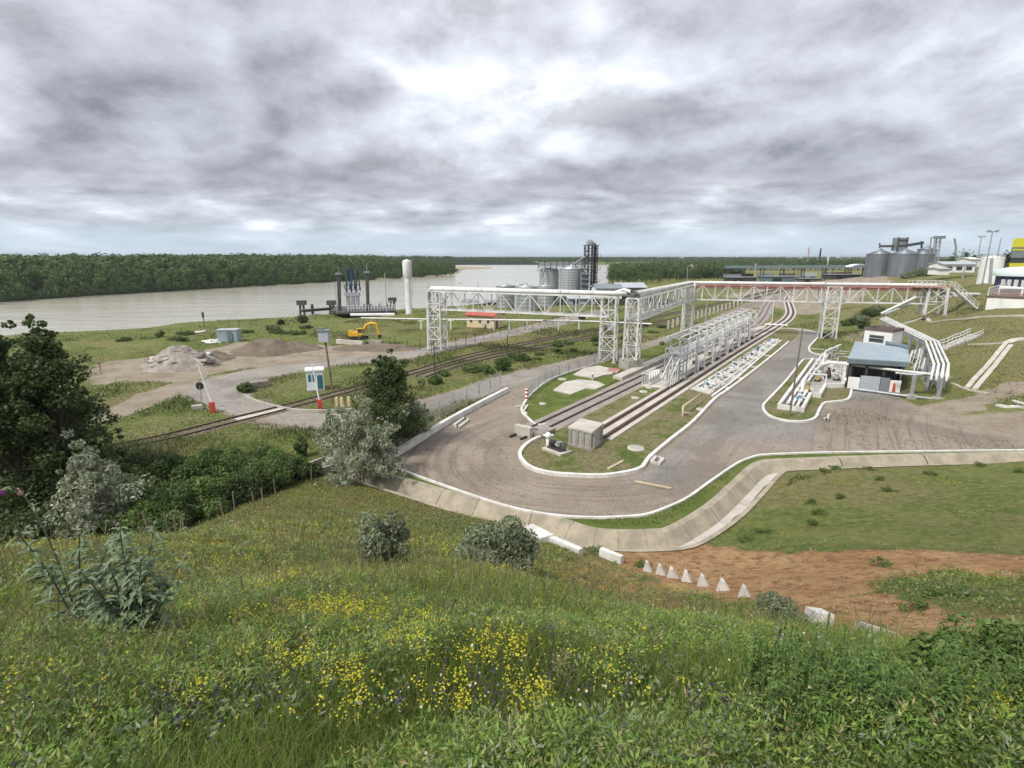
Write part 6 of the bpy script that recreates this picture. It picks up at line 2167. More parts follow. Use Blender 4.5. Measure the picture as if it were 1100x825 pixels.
mb.build('lattice', M['dark_steel'], t)
# leaning elevator right of the silos
t = thing('elevator_tower', 'slender steel elevator tower right of the silos on the rise', 'elevator tower', D(1003, 283, 330))
zt1 = D(1007, 254.5, 330)
b1, b2 = D(1001.5, 286, 330), D(1007.5, 286, 330)
for p, q in ((b1, D(1004.5, 254.5, 330)), (b2, D(1010.5, 254.5, 330)), (b1 + Vector((0, 3, 0)), D(1004.5, 254.5, 330) + Vector((0, 3, 0))), (b2 + Vector((0, 3, 0)), D(1010.5, 254.5, 330) + Vector((0, 3, 0)))):
    mb = MB(); mb.beam(p - up * 2, q, .5); mb.build('leg', M['grey_steel'], t)
mb = MB()
for k in range(7):
    a, b = b1.lerp(D(1004.5, 254.5, 330), k / 7), b2.lerp(D(1010.5, 254.5, 330), (k + 1) / 7); mb.beam(a, b, .3); mb.beam(b1.lerp(D(1004.5, 254.5, 330), (k + 1) / 7), b, .3)
mb.build('lattice', M['grey_steel'], t)
mb = MB(); mb.box(D(1009, 255, 330), (4.6, 4, 1.6)); mb.build('head', M['grey_panel'], t)

# masts and floodlights on the rise
for (bx, by, tx, ty, dist, hd, lab) in ((1055, 306, 1065.5, 249, 140, 2, 'tall floodlight mast with a wide head in front of the white tank'),
                                        (1048, 288, 1052.5, 254.5, 230, 2, 'tall floodlight mast left of the white tank'),
                                        (1033.5, 283, 1038.5, 271, 260, 1, 'short floodlight mast left of the white tank, the lowest one'),
                                        (1070.5, 280, 1075, 255, 240, 0, 'pale radio mast right of the white tank'),
                                        (1034, 300, 1036.5, 283, 200, 0, 'thin pale post on the grass slope left of the floodlight masts')):
    b = D(bx, by, dist); h = D(bx, ty, dist).z - b.z
    pole(b, h, .28 if dist > 150 else .2, lab, 'floodlight_mast' if hd else 'mast', hd, 'grey_steel', cat='mast')
# bent crane arm
t = thing('loading_crane', 'grey crane with a bent jib behind the low white buildings on the rise', 'crane', D(1026, 283, 380))
mb = MB(); mb.beam(D(1026, 286, 380), D(1027, 264, 380), 1.0); mb.build('mast', M['grey_steel'], t)
mb = MB(); mb.beam(D(1027, 265, 380), D(1025.3, 256, 380), .9); mb.build('jib', M['grey_steel'], t)
# white tank, low white buildings, yellow building, pale green tank
c = D(1063, 296, 165); c.z = gz(c.x, c.y)
rad = (D(1073, 296, 165).x - D(1053, 296, 165).x) / 2
t = thing('white_tank', 'round white storage tank with a pale roof rail on the rise', 'tank', c)
hh = D(1063, 277.5, 165).z - c.z
mb = MB(); mb.lathe(c, [(rad, -2), (rad, hh)], 36); mb.build('shell', M['white_wall'], t)
mb = MB(); mb.lathe(c + up * hh, [(rad * 1.02, 0), (rad, .2), (.01, .9)], 36); mb.build('roof', M['white_steel'], t)
mb = MB(); mb.path([c + Vector((rad * math.cos(a) * .98, rad * math.sin(a) * .98, hh + 1.1)) for a in [2 * math.pi * k / 30 for k in range(31)]], .08, 5)
for k in range(16): a = 2 * math.pi * k / 16; q = c + Vector((rad * math.cos(a) * .98, rad * math.sin(a) * .98, hh)); mb.beam(q, q + up * 1.1, .1)
mb.build('roof_rail', M['grey_steel'], t)
mb = MB(); mb.beam(c + Vector((-rad * .5, -rad * .93, 0)), c + Vector((-rad * .75, -rad * .75, hh)), .9, .2); mb.build('ladder', M['grey_steel'], t)
gable(1013, 1047, 290, 284, 281.5, 225, 8, 'long low white building left of the white tank', 'white_wall', 'light_grey_panel', doors=3)
gable(1009, 1020, 292.5, 289, 288, 215, 6, 'small low white hut at the left end of the long white building', 'white_wall', 'light_grey_panel')
gable(1043, 1052, 284, 278.5, 277, 240, 8, 'white block beside the foot of the left floodlight mast', 'white_wall', 'white_wall')
# yellow and grey building
Y_ = 175
t = thing('yellow_building', 'tall grey building with yellow green bands at the right edge', 'building', D(1100, 296, Y_))
zz0, x0, x1 = gz(*D(1095, 300, Y_).xy) - 1, D(1086, 275, Y_).x, D(1140, 275, Y_).x
for ya, yb, m, o in ((256, 265.6, 'lime_panel', .0), (265.7, 267.4, 'grey_panel', .05), (267.5, 269, 'lime_panel', 0), (269.1, 277, 'grey_panel', .05), (277.1, 282.5, 'glass', .3), (282.6, 287, 'lime_panel', .2), (287.1, 300, 'white_wall', .1)):
    z1, z0 = D(1095, ya, Y_).z, D(1095, yb, Y_).z
    k_ = 1 + 18 / Y_; mb = MB(); mb.prism([(x0 + o, Y_ + o), (x1 - o, Y_ + o), (x1 - o, Y_ + 18 - o), (x0 * k_ + o, Y_ + 18 - o)], z0, z1); mb.build('wall_band', M[m], t)
M['mint'] = mat('pale_green_paint', (.60, .68, .64), (.52, .60, .56), .5, .5)
t = thing('mint_tank', 'wide flat pale green roof drum on dark columns beside the yellow building', 'tank', D(1098, 303, 120))
c = D(1101, 303, 120); c.z = gz(c.x, c.y)
rad = c.x - D(1075, 296, 120).x
za, zb, zc_ = D(1098, 296.5, 120).z, D(1098, 290.5, 120).z, D(1098, 303.5, 120).z
mb = MB(); mb.lathe(Vector((c.x, c.y, 0)), [(rad, za), (rad * 1.02, zb), (rad * .6, zb + .6), (.01, zb + .9)], 36); mb.build('drum', M['mint'], t)
mb = MB(); mb.lathe(Vector((c.x, c.y, 0)), [(rad * .9, zc_ - 1.5), (rad * .9, za - .01)], 30); mb.build('base_wall', M['navy_steel'], t)
for k in range(14):
    a = math.pi + math.pi * (k + .5) / 14
    q = Vector((c.x + rad * .95 * math.cos(a), c.y + rad * .95 * math.sin(a), 0)); mb = MB(); mb.beam(q + up * (zc_ - 1), q + up * (zc_ + .7), .5); mb.build('bollard', M['white_steel'], t)

# dark conveyor trestle and rail yard clutter in the middle distance
t = thing('conveyor_trestle', 'long dark conveyor trestle over the rail yard left of the silos on the rise', 'conveyor', D(850, 290, 360))
a, b = D(779, 286.8, 400), D(935, 286.2, 350)
mb = MB(); mb.beam(a, b, 2.2, 1.9); mb.build('gallery_box', M['blue_fascia'], t)
mb = MB(); mb.beam(a - up * 2.2, b - up * 2.2, 1.2, .4)
for k in range(27):
    c, e_ = a.lerp(b, k / 26), a.lerp(b, (k + 1) / 26)
    mb.beam(c - up * 2.2, c, .3); mb.beam(c - up * 2.2, e_, .24) if k < 26 else None
for k in range(8):
    c = a.lerp(b, k / 7)
    for s in (-1, 1): mb.beam(Vector((c.x + s, c.y, 0)), c - up * 1 + Vector((s, 0, 0)), .5)
mb.build('lattice', M['dark_steel'], t)
rr = random.Random(3)
for k, (x, y, w_, h_, d_, lab, m) in enumerate(((795, 298, 18, 4.2, 350, 'dark hopper shed under the left end of the conveyor trestle', 'dark_steel'), (838, 297, 22, 5.5, 340, 'dark green machine shed under the middle of the conveyor trestle', 'blue_fascia'),
                                               (905, 296, 20, 4.0, 330, 'long dark store under the right end of the conveyor trestle', 'dark_steel'), (868, 297, 12, 3.0, 330, 'brown store shed in the rail yard', 'brown_roof'))):
    b = D(x, y, d_); b.z = gz(b.x, b.y); h_ *= .65
    t = thing('yard_shed', lab, 'shed', b)
    mb = MB(); mb.box(b + up * h_ / 2, (w_, 7, h_)); mb.build('walls', M[m], t)
    mb = MB(); mb.box(b + up * (h_ + .2), (w_ + 1, 8, .35)); mb.build('roof', M['grey_panel'], t)
    mb = MB()
    mb.box(b + Vector((-w_ * .15, -3.55, h_ * .4)), (w_ * .25, .12, h_ * .75)); mb.build('door', M['rubber'], t)
b = D(921, 286, 320)
t = thing('white_canopy', 'white round topped canopy left of the silos on the rise', 'canopy', b)
b.z = D(921, 289, 320).z
mb = MB(); n_ = 8
prof = [(-5.5 + 11 * k / n_, 2.6 * math.sin(math.pi * (.15 + .7 * k / n_))) for k in range(n_ + 1)]
for k in range(n_):
    (xa, za), (xb, zb) = prof[k], prof[k + 1]
    mb.hexa([b + Vector((xa, -3, za)), b + Vector((xb, -3, zb)), b + Vector((xb, 3, zb)), b + Vector((xa, 3, za))], [b + Vector((xa, -3, za + .25)), b + Vector((xb, -3, zb + .25)), b + Vector((xb, 3, zb + .25)), b + Vector((xa, 3, za + .25))])
mb.build('roof', M['white_plastic'], t)
mb = MB()
for s in (-5, 5):
    for y in (-2.6, 2.6): mb.beam(b + Vector((s, y, 1)), Vector((b.x + s, b.y + y, gz(b.x, b.y) - .5)), .4)
mb.build('frame', M['dark_steel'], t)
# wagons
cols = ['rust_steel', 'grey_panel', 'brown_roof', 'light_grey_panel', 'dark_steel']
spots = [(800, 299.5), (822, 299), (845, 298.8), (868, 298.5), (891, 298), (906, 297.5), (786, 300.5)]
names = ['rusty brown', 'mid grey', 'dark brown', 'pale grey', 'black']
for k, (x, y) in enumerate(spots):
    b = P(x, y, 0)
    t = thing('rail_wagon', '%s rail wagon in the far yard, %s' % (names[k % 5], ['left of centre', 'second from the left half', 'in the middle', 'right of the middle', 'second from the right end', 'at the right end by the silos', 'at the left end by the trees'][k]), 'rail wagon', b)
    mb = MB(); mb.box(b + up * 2.4, (11, 3, 2.6)); mb.build('body', M[cols[k % 5]], t)
    mb = MB(); mb.box(b + up * .95, (11.4, 2.4, .3)); mb.build('underframe', M['dark_steel'], t)
    for s in (-3.6, 3.6):
        mb = MB()
        for q in (-.9, .9):
            for yy in (-.9, .9): mb.tube(b + Vector((s + q, yy - .1, .45)), b + Vector((s + q, yy + .1, .45)), .45, 10)
        mb.beam(b + Vector((s - 1.3, 0, .6)), b + Vector((s + 1.3, 0, .6)), 2.0, .2); mb.build('bogie', M['dark_steel'], t)
# port cranes on the horizon
for x0, x1, y0, y1, d_, lab, m in ((880, 882, 281, 266.5, 700, 'dark harbour crane standing on the horizon', 'navy_steel'), (889, 890, 281, 270, 700, 'pale slim chimney right of the harbour crane', 'white_steel'), (867.5, 869, 281, 265.5, 760, 'red and white radio mast left of the harbour crane', 'red_steel')):
    b = D(x0, y0, d_); b.z = 0; q = D(x1, y1, d_)
    t = thing('harbour_crane' if m == 'navy_steel' else 'tall_mast', lab, 'crane' if m == 'navy_steel' else 'mast', b)
    mb = MB(); mb.beam(b, Vector((b.x, b.y, q.z * .85)), 1.6 if m != 'red_steel' else .9); mb.build('mast', M[m], t)
    mb = MB(); mb.beam(Vector((b.x, b.y, q.z * .7)), q, 1.1 if m == 'navy_steel' else .7); mb.build('jib' if m == 'navy_steel' else 'spire', M[m], t)
for k, (x, y, d_, lab) in enumerate(((760, 297, 280, 'blue hinged crane by the wood, left of the conveyor trestle'),)):
    b = P(x, y, 0)
    t = thing('mobile_crane', lab, 'crane', b)
    mb = MB(); mb.box(b + up * 1.2, (6, 2.6, 1.6)); mb.build('body', M['blue_paint'], t)
    mb = MB(); mb.path([b + up * 2, b + Vector((3, 0, 7)), b + Vector((7, 0, 3))], .35, 6); mb.build('jib', M['navy_steel'], t)
    mb = MB()
    for s in (-2, 0, 2): mb.tube(b + Vector((s, -1.4, .5)), b + Vector((s, 1.4, .5)), .5, 10)
    mb.build('wheels', M['rubber'], t)
b = P(758.5, 298); b = Vector((b.x - 12, b.y, 0))
t = thing('hopper_tower', 'small tan hopper tower at the edge of the wood', 'hopper', b)
mb = MB(); mb.lathe(b, [(1.2, 0), (1.2, 5), (2.0, 6.5), (2.0, 8.5), (.3, 9.5)], 12); mb.build('body', M['cream_wall'], t)

# ------------------------------------------------------------------ river side things
b = P(439.5, 338.5, 0)
dist = b.y
t = thing('water_tower', 'tall white water tower with a wider tank on top at the river bank', 'water tower', b)
H_ = D(438, 278.8, dist).z; zt1 = D(438, 297.5, dist).z
w1 = (D(444.5, 340, dist).x - D(436, 340, dist).x) / 2 * .78; w2 = (D(443.3, 285, dist).x - D(433.7, 285, dist).x) / 2
mb = MB(); mb.lathe(b, [(w1 * 1.15, -.3), (w1 * 1.1, .6), (w1, .8), (w1, zt1 - .4)], 24); mb.build('column', M['white_steel'], t)
mb = MB(); mb.lathe(b + up * (zt1 - .39), [(w1, 0), (w2, .8), (w2, H_ - zt1 - .2), (w2 * .9, H_ - zt1 + .1), (.01, H_ - zt1 + .5)], 24); mb.build('tank', M['white_steel'], t)
mb = MB(); mb.beam(b + Vector((w2 + .1, -.3, zt1 - 6)), b + Vector((w2 + .1, -.3, H_)), .12); mb.build('ladder', M['grey_steel'], t)


# jetty
def W(px, py, z): return P(px, py, z)


t = thing('jetty', 'dark steel jetty on piles reaching along the river with a white railed walkway', 'jetty', P(380, 338, WZ))
dz = 1.4
j0, j1, j2 = P(335, 333.5, dz), P(358, 332.5, dz), P(362, 330.5, dz)
mb = MB(); mb.beam(P(324, 334, dz), P(356, 331.5, dz), 1.4, .7); mb.build('catwalk', M['dark_steel'], t)
dk = [P(355, 333, dz), P(368, 336, dz), P(424, 333.5, dz), P(422, 329, dz), P(362, 329, dz)]
mb = MB(); mb.prism([(p.x, p.y) for p in dk], dz - .5, dz); mb.build('deck', M['dark_steel'], t)
mb = MB(); mb.prism([(p.x, p.y) for p in (P(376, 333.5, dz + 1.2), P(376, 335, dz + 1.2), P(424, 338.5, dz + .3), P(424, 337, dz + .3))], dz + .2, dz + .5); mb.build('gangway', M['white_steel'], t)
mb = MB()
for a, b in ((P(374, 334.2, dz), P(424, 333, dz)), (P(362, 329, dz), P(422, 329, dz))):
    for k in range(17): c = a.lerp(b, k / 16); mb.beam(c, c + up * 1.5, .13)
    for z in (.8, 1.5): mb.beam(a + up * z, b + up * z, .13)
mb.build('handrail', M['white_steel'], t)
for px_, py_ in ((358, 339), (362, 339.5), (366, 339), (378, 338), (383, 338), (392, 337), (399, 336.5), (408, 336), (416, 335.5), (336, 337)):
    b = P(px_, py_, WZ)
    mb = MB(); mb.tube(Vector((b.x, b.y, WZ - 2)), Vector((b.x, b.y, dz - .2)), .45, 10); mb.build('pile', M['dark_steel'], t)
for px_, lab in ((325, 'left end'), (422, 'right end'), (357, 'where the catwalk meets the deck')):
    b = P(px_, 338 if px_ != 422 else 334, WZ)
    t2 = thing('mooring_dolphin', 'dark mooring dolphin of the jetty, %s' % lab, 'dolphin', Vector((b.x, b.y, WZ)))
    mb = MB(); mb.box(Vector((b.x, b.y, dz + .5)), (2.4, 2.2, 1.4)); mb.build('cap', M['dark_steel'], t2)
    for s in (-.8, .8): mb = MB(); mb.tube(Vector((b.x + s, b.y, WZ - 2)), Vector((b.x + s * .6, b.y, dz)), .35, 8); mb.build('pile', M['dark_steel'], t2)
for px_, lab in ((365, 'left of the loading arms'), (395.5, 'right of the loading arms')):
    b = P(px_, 333.5, dz); q = D(px_ - 1.3, 292.5 if px_ > 380 else 294, b.y)
    t2 = thing('fender_mast', 'thick dark mast on the jetty %s' % lab, 'mast', b)
    mb = MB(); mb.beam(b, q, .75, .75); mb.build('mast', M['dark_steel'], t2)
    mb = MB(); mb.box(q, (1.5, 1.2, .5)); mb.beam(q, q + up * 2.0, .15); mb.build('lamp_head', M['grey_panel'], t2)
for k, px_ in enumerate((374.5, 379.7, 384.7)):
    b = P(px_, 331.5, dz); dist = b.y
    t2 = thing('marine_arm', 'blue marine loading arm folded upright on the jetty, %s' % ['left of three', 'middle of three', 'right of three'][k], 'loading arm', b)
    zm = D(px_, 316, dist).z; ztop = D(px_, 288.5, dist).z
    mb = MB(); mb.beam(b, Vector((b.x, b.y, zm)), .9); mb.box(Vector((b.x, b.y, zm)), (1.4, 1.2, 1.0)); mb.build('pedestal', M['grey_steel'], t2)
    mb = MB(); mb.beam(Vector((b.x - .3, b.y, zm)), Vector((b.x + .3, b.y, ztop)), .4); mb.build('inboard_arm', M['navy_steel'], t2)
    mb = MB(); mb.beam(Vector((b.x + .9, b.y + .4, zm + 1)), Vector((b.x + .4, b.y + .3, ztop - .4)), .28); mb.ring(Vector((b.x + .1, b.y - .2, zm + 2.0)), .8, .12, (0, 1, 0)); mb.build('outboard_arm', M['navy_steel'], t2)
b = P(415.5, 336, dz)
pole(b, D(415, 293, b.y).z - b.z, .14, 'thin lamp mast at the right end of the jetty', 'mast', 0, 'grey_steel', cat='mast')
b = P(362.3, 337, dz); pole(b, D(362, 306, b.y).z - b.z, .12, 'thin grey mast at the left end of the jetty deck', 'mast', 0, 'grey_steel', cat='mast')

# excavator
b = P(386, 364.5, .1)
s_ = 1.0
t = thing('excavator', 'yellow excavator with its bucket arm folded down behind a concrete wall', 'excavator', b)
mb = MB()
for y in (-1.1, 1.1):
    mb.path([b + Vector((-1.9, y, .45)), b + Vector((1.9, y, .45))], .01, 3)
    mb.box(b + Vector((0, y, .45)), (3.6, .6, .75))
    for x in (-1.8, 1.8): mb.tube(b + Vector((x, y - .3, .45)), b + Vector((x, y + .3, .45)), .38, 12)
mb.beam(b + Vector((0, -1.1, .6)), b + Vector((0, 1.1, .6)), 1.2, .4)
mb.build('tracks', M['rubber'], t)
mb = MB(); mb.box(b + Vector((-.9, .2, 1.5)), (3.2, 2.4, 1.1)); mb.box(b + Vector((-2.3, .2, 1.7)), (.7, 2.5, 1.3)); mb.build('upper_body', M['yellow'], t)
mb = MB(); mb.box(b + Vector((.5, -.55, 2.25)), (1.4, 1.0, 1.7)); cb = mb.build('cab', M['yellow'], t)
mb = MB(); mb.box(b + Vector((.55, -1.07, 2.45)), (1.1, .05, 1.0)); mb.box(b + Vector((1.22, -.55, 2.45)), (.05, .8, 1.0)); mb.build('window', M['glass'], cb)
mb = MB(); mb.path([b + Vector((.7, .4, 1.6)), b + Vector((2.0, .4, 3.9)), b + Vector((3.3, .4, 4.4)), b + Vector((4.9, .4, 4.1))], .36, 6); mb.build('boom', M['yellow'], t)
mb = MB(); mb.path([b + Vector((4.6, .4, 4.5)), b + Vector((5.4, .4, 1.2))], .3, 6); mb.build('dipper_arm', M['yellow'], t)
mb = MB(); mb.hexa([b + Vector(v) for v in ((5.1, -.2, .1), (5.9, -.2, .4), (5.9, 1.0, .4), (5.1, 1.0, .1))], [b + Vector(v) for v in ((5.2, -.2, 1.2), (5.8, -.2, 1.2), (5.8, 1.0, 1.2), (5.2, 1.0, 1.2))]); mb.build('bucket', M['rubber'], t)
t.scale = (.72, .72, .72)
mb = MB(); a_, b_ = P(362, 369), P(390, 371.5)
mb.beam(a_ + up * .4, b_ + up * .4, .5, .9)
tag(mb.build('concrete_wall', M['pale_concrete']), 'low pale concrete wall in front of the yellow excavator', 'wall')
mb = MB(); a_, b_ = P(398, 371), P(411, 372); mb.beam(a_ + up * .5, b_ + up * .5, .8, 1.0)
tag(mb.build('concrete_block', M['rubble']), 'dark concrete blocks right of the excavator wall', 'block')

# blue grey site container, white basin, beacon
b = P(247, 366.5)
t = thing('site_container', 'blue grey site container on the river bank', 'container', b)
mb = MB(); mb.box(b + up * 1.15, (3.6, 2.3, 2.2), .1); mb.build('body', M['blue_roof'], t)
mb = MB(); mb.box(b + up * 2.3, (3.8, 2.5, .12), .1); mb.build('roof', M['light_grey_panel'], t)
mb = MB(); mb.box(b + Vector((.7, -1.22, 1.1)), (.9, .05, 1.8), .1); mb.build('door', M['blue_fascia'], t)
slab([(216, 366.5), (226, 364.5), (240, 364.2), (237, 368), (224, 369)], .06, 'flat pale wet slab left of the blue grey container', 'white_wall', 'wet_slab', 'slab')
slab([(196, 358), (210, 356), (222, 355), (219, 357), (205, 359)], .1, 'flat pale concrete slab on the bank below the beacon', 'pale_concrete', 'bank_slab', 'slab')
b = P(219.5, 350.5)
t = thing('river_beacon', 'dark river beacon with a lozenge top on the bank', 'beacon', b)
mb = MB(); mb.beam(b, b + up * 3.2, .14); mb.build('post', M['dark_steel'], t)
mb = MB(); mb.beam(b + up * 2.0, b + up * 3.3, .5, .12); mb.build('board', M['dark_steel'], t)
# boat far down the river
b = P(522, 288, WZ)
t = thing('passenger_boat', 'white boat far down the river by the sand bar', 'boat', b)
mb = MB(); L_ = 17
hull = [(-L_ / 2, 0), (-L_ / 2 + 1, -2.2), (L_ / 2 - 4, -2.2), (L_ / 2, 0), (L_ / 2 - 4, 2.2), (-L_ / 2 + 1, 2.2)]
mb.hexa if 0 else None
mb.add([b + Vector((x * .9, y * .8, -.3)) for x, y in hull] + [b + Vector((x, y, 2.0)) for x, y in hull], [tuple(range(5, -1, -1)), tuple(range(6, 12))] + [(i, (i + 1) % 6, 6 + (i + 1) % 6, 6 + i) for i in range(6)])
mb.build('hull', M['white_plastic'], t)
mb = MB(); mb.box(b + Vector((-1, 0, 3.1)), (10, 3.4, 2.2)); mb.build('cabin', M['white_plastic'], t)
mb = MB(); mb.box(b + Vector((-1, -1.72, 3.3)), (9, .06, .8)); mb.build('window_band', M['glass'], t)

# rubble and earth heaps
def heap(px, py, rx, ry, h, label, m, seed, name, chunks=0, cat='heap'):
    c = P(px, py, 0)
    n = 46
    xs, ys = np.meshgrid(np.linspace(-1, 1, n), np.linspace(-1, 1, n))
    r_ = np.hypot(xs, ys)
    wx, wy = c.x + xs * rx, c.y + ys * ry
    prof = np.clip(1 - (r_ * (1 + .5 * (fbm(wx, wy, .35, 2, seed + 9) - .5))) ** 1.5, 0, 1) * (r_ < 1)
    z = h * prof * (.55 + .9 * fbm(wx, wy, .5, 4, seed)) + (fbm(wx, wy, 2.2, 3, seed + 3) - .5) * .5 * sstep(0, .3, prof) - .05
    v = np.column_stack([wx.ravel(), wy.ravel(), z.ravel()])
    ii_ = np.arange(n * n).reshape(n, n)
    f = np.column_stack([ii_[:-1, :-1].ravel(), ii_[:-1, 1:].ravel(), ii_[1:, 1:].ravel(), ii_[1:, :-1].ravel()])
    keep = (prof.ravel()[f].max(1) > 0)
    t = thing(name, label, cat, c)
    np_mesh('mound', v, f[keep], M[m], loc=c, parent=t, smooth=True)
    rr = random.Random(seed)
    if chunks:
        for k in range(chunks):
            a, q = rr.uniform(0, 2 * math.pi), rr.uniform(0, .8)
            x, y = q * math.cos(a), q * math.sin(a)
            zz_ = h * max(0, 1 - q ** 1.5) * .95
            mb = MB(); s = rr.uniform(.5, 1.5)
            p = c + Vector((x * rx, y * ry, zz_))
            e1 = Vector((rr.uniform(-1, 1), rr.uniform(-1, 1), rr.uniform(-.3, .3))).normalized() * s
            mb.beam(p - e1, p + e1, s * rr.uniform(.7, 1.3), .25 + rr.random() * .2)
            mb.build('broken_slab', M['rubble' if k % 3 else 'pale_concrete'], t)
    return t


heap(195, 392, 5.6, 5.5, 2.5, 'heap of broken concrete slabs beside the dirt road', 'rubble', 5, 'rubble_heap', 44)
heap(215, 386, 5.5, 5, 1.5, 'grassy earth heap behind the broken concrete', 'spoil', 8, 'earth_heap')
heap(289, 377.5, 6.5, 5, 2.2, 'dark brown earth heap beside the churned dirt', 'spoil', 12, 'earth_heap', 0)
heap(312, 375, 6, 4, 1.3, 'low overgrown earth heap right of the brown one', 'spoil', 19, 'earth_heap')
heap(405, 374.5, 8, 3.5, .8, 'low dark spoil ridge in front of the excavator', 'spoil', 29, 'spoil_ridge')

# broken white concrete at the foot of the meadow
def wedge(p, q, w, h, label, name='broken_panel', group=None, cat='concrete panel'):
    p, q = Vector(p), Vector(q)
    d = (q - p); d.z = 0; d.normalize(); n_ = Vector((-d.y, d.x, 0)) * w / 2
    mb = MB(); mb.hexa([p - n_ - up * .5, q - n_ - up * .5, q + n_ - up * .5, p + n_ - up * .5], [p - n_ * .8 + up * h, q - n_ * .8 + up * h, q + n_ * .8 + up * h, p + n_ * .8 + up * h])
    return tag(mb.build(name, M['kerb']), label, cat, group)


wedge(G(566, 571), G(588, 583), 1.0, .38, 'white broken concrete panel beside the round bush at the drain', )
wedge(G(590, 582), G(624, 597), .4, .38, 'long white concrete panel sliding into the drain below the bush')
wedge(G(645, 597), G(668, 606), .3, .45, 'small white concrete wedge on the brown earth near the long panel')
for k, (x, y) in enumerate(((697, 614), (711, 617.5), (724, 621), (739, 624.5), (757, 629), (779, 634), (802, 641))):
    p = G(x, y)
    hh = .5 * (p - Vector((0, 0, EYE))).length / 26
    mb = MB()
    d = Vector((.85, -.35, 0)); n_ = Vector((.35, .85, 0))
    a = p - up * .3
    # three sided step cheek: sloping top edge, upright face towards the hill
    w2, l2 = .13, .36 + .03 * (k * 7 % 3)
    mb.add([a - d * l2 - n_ * w2, a + d * l2 - n_ * w2, a + d * l2 + n_ * w2, a - d * l2 + n_ * w2, a - d * l2 * .55 - n_ * w2 + up * (.3 + hh), a - d * l2 * .55 + n_ * w2 + up * (.3 + hh), a - d * l2 * .2 - n_ * w2 + up * (.24 + hh), a - d * l2 * .2 + n_ * w2 + up * (.22 + hh)],
           [(3, 2, 1, 0), (0, 1, 6, 4), (2, 3, 5, 7), (3, 0, 4, 5), (1, 2, 7, 6), (4, 6, 7, 5)])
    tag(mb.build('step_cheek', M['kerb']), 'white pointed concrete step cheek in the row on the brown earth, %s' % ['first from the drain', 'second from the drain', 'third from the drain', 'fourth from the drain', 'third from the weeds', 'second from the weeds', 'nearest the weeds'][k], 'concrete step', 'row of concrete step cheeks')
wedge(G(872, 664), G(886, 672), .5, .35, 'small white concrete piece among the tall weeds, the upper one')
wedge(G(930, 684), G(946, 694), .6, .35, 'white concrete piece among the tall weeds, the middle one')
wedge(G(985, 712), G(1012, 724), .6, .3, 'white concrete piece among the tall weeds, the lowest one')
# ------------------------------------------------------------------ foliage builders
def leaf_quads(c, n, rad, size, rng, squash=1.0, up_bias=.35, long=1.0, droop=0.0, hollow=.35):
    """n leaf quads around the centre c inside an ellipsoid; returns verts (n*4,3)"""
    u = rng.normal(size=(n, 3))
    u /= np.linalg.norm(u, axis=1)[:, None] + 1e-9
    r = (hollow + (1 - hollow) * rng.random(n)) ** (1 / 2)
    p = u * r[:, None] * np.asarray(rad) + np.asarray(c)
    nrm = u * .8 + rng.normal(size=(n, 3)) * .7
    nrm[:, 2] += up_bias
    nrm /= np.linalg.norm(nrm, axis=1)[:, None] + 1e-9
    t = np.cross(nrm, rng.normal(size=(n, 3)))
    t[:, 2] -= droop
    t /= np.linalg.norm(t, axis=1)[:, None] + 1e-9
    b = np.cross(nrm, t)
    s = size * (.6 + .8 * rng.random(n))[:, None]
    v = np.empty((n, 4, 3))
    v[:, 0] = p - t * s * long * .5
    v[:, 1] = p + b * s * .42
    v[:, 2] = p + t * s * long * .5
    v[:, 3] = p - b * s * .42
    return v.reshape(-1, 3)


def tints(n, cols, rng, var=.22):
    cols = np.asarray(cols)
    k = rng.integers(0, len(cols), n)
    f = 1 + (rng.random(n) - .5) * 2 * var
    return np.repeat(cols[k] * f[:, None], 4, axis=0)


def quads4(n): return np.arange(n * 4).reshape(n, 4)


PAL = {
    'dark': [(.060, .094, .030), (.080, .118, .038), (.050, .080, .027), (.110, .142, .050)],
    'mid': [(.080, .135, .036), (.105, .165, .046), (.064, .112, .030), (.135, .178, .060)],
    'bright': [(.115, .190, .045), (.145, .220, .058), (.090, .152, .036), (.170, .215, .075)],
    'silver': [(.44, .46, .35), (.35, .38, .27), (.48, .49, .38), (.25, .29, .17), (.16, .20, .10)],
    'olive': [(.26, .29, .18), (.21, .245, .145), (.30, .32, .21), (.15, .19, .095)],
    'forest': [(.080, .128, .040), (.105, .155, .048), (.062, .100, .034), (.130, .172, .058)],
    'weed': [(.115, .190, .040), (.090, .158, .036), (.145, .208, .058), (.072, .128, .030)],
}


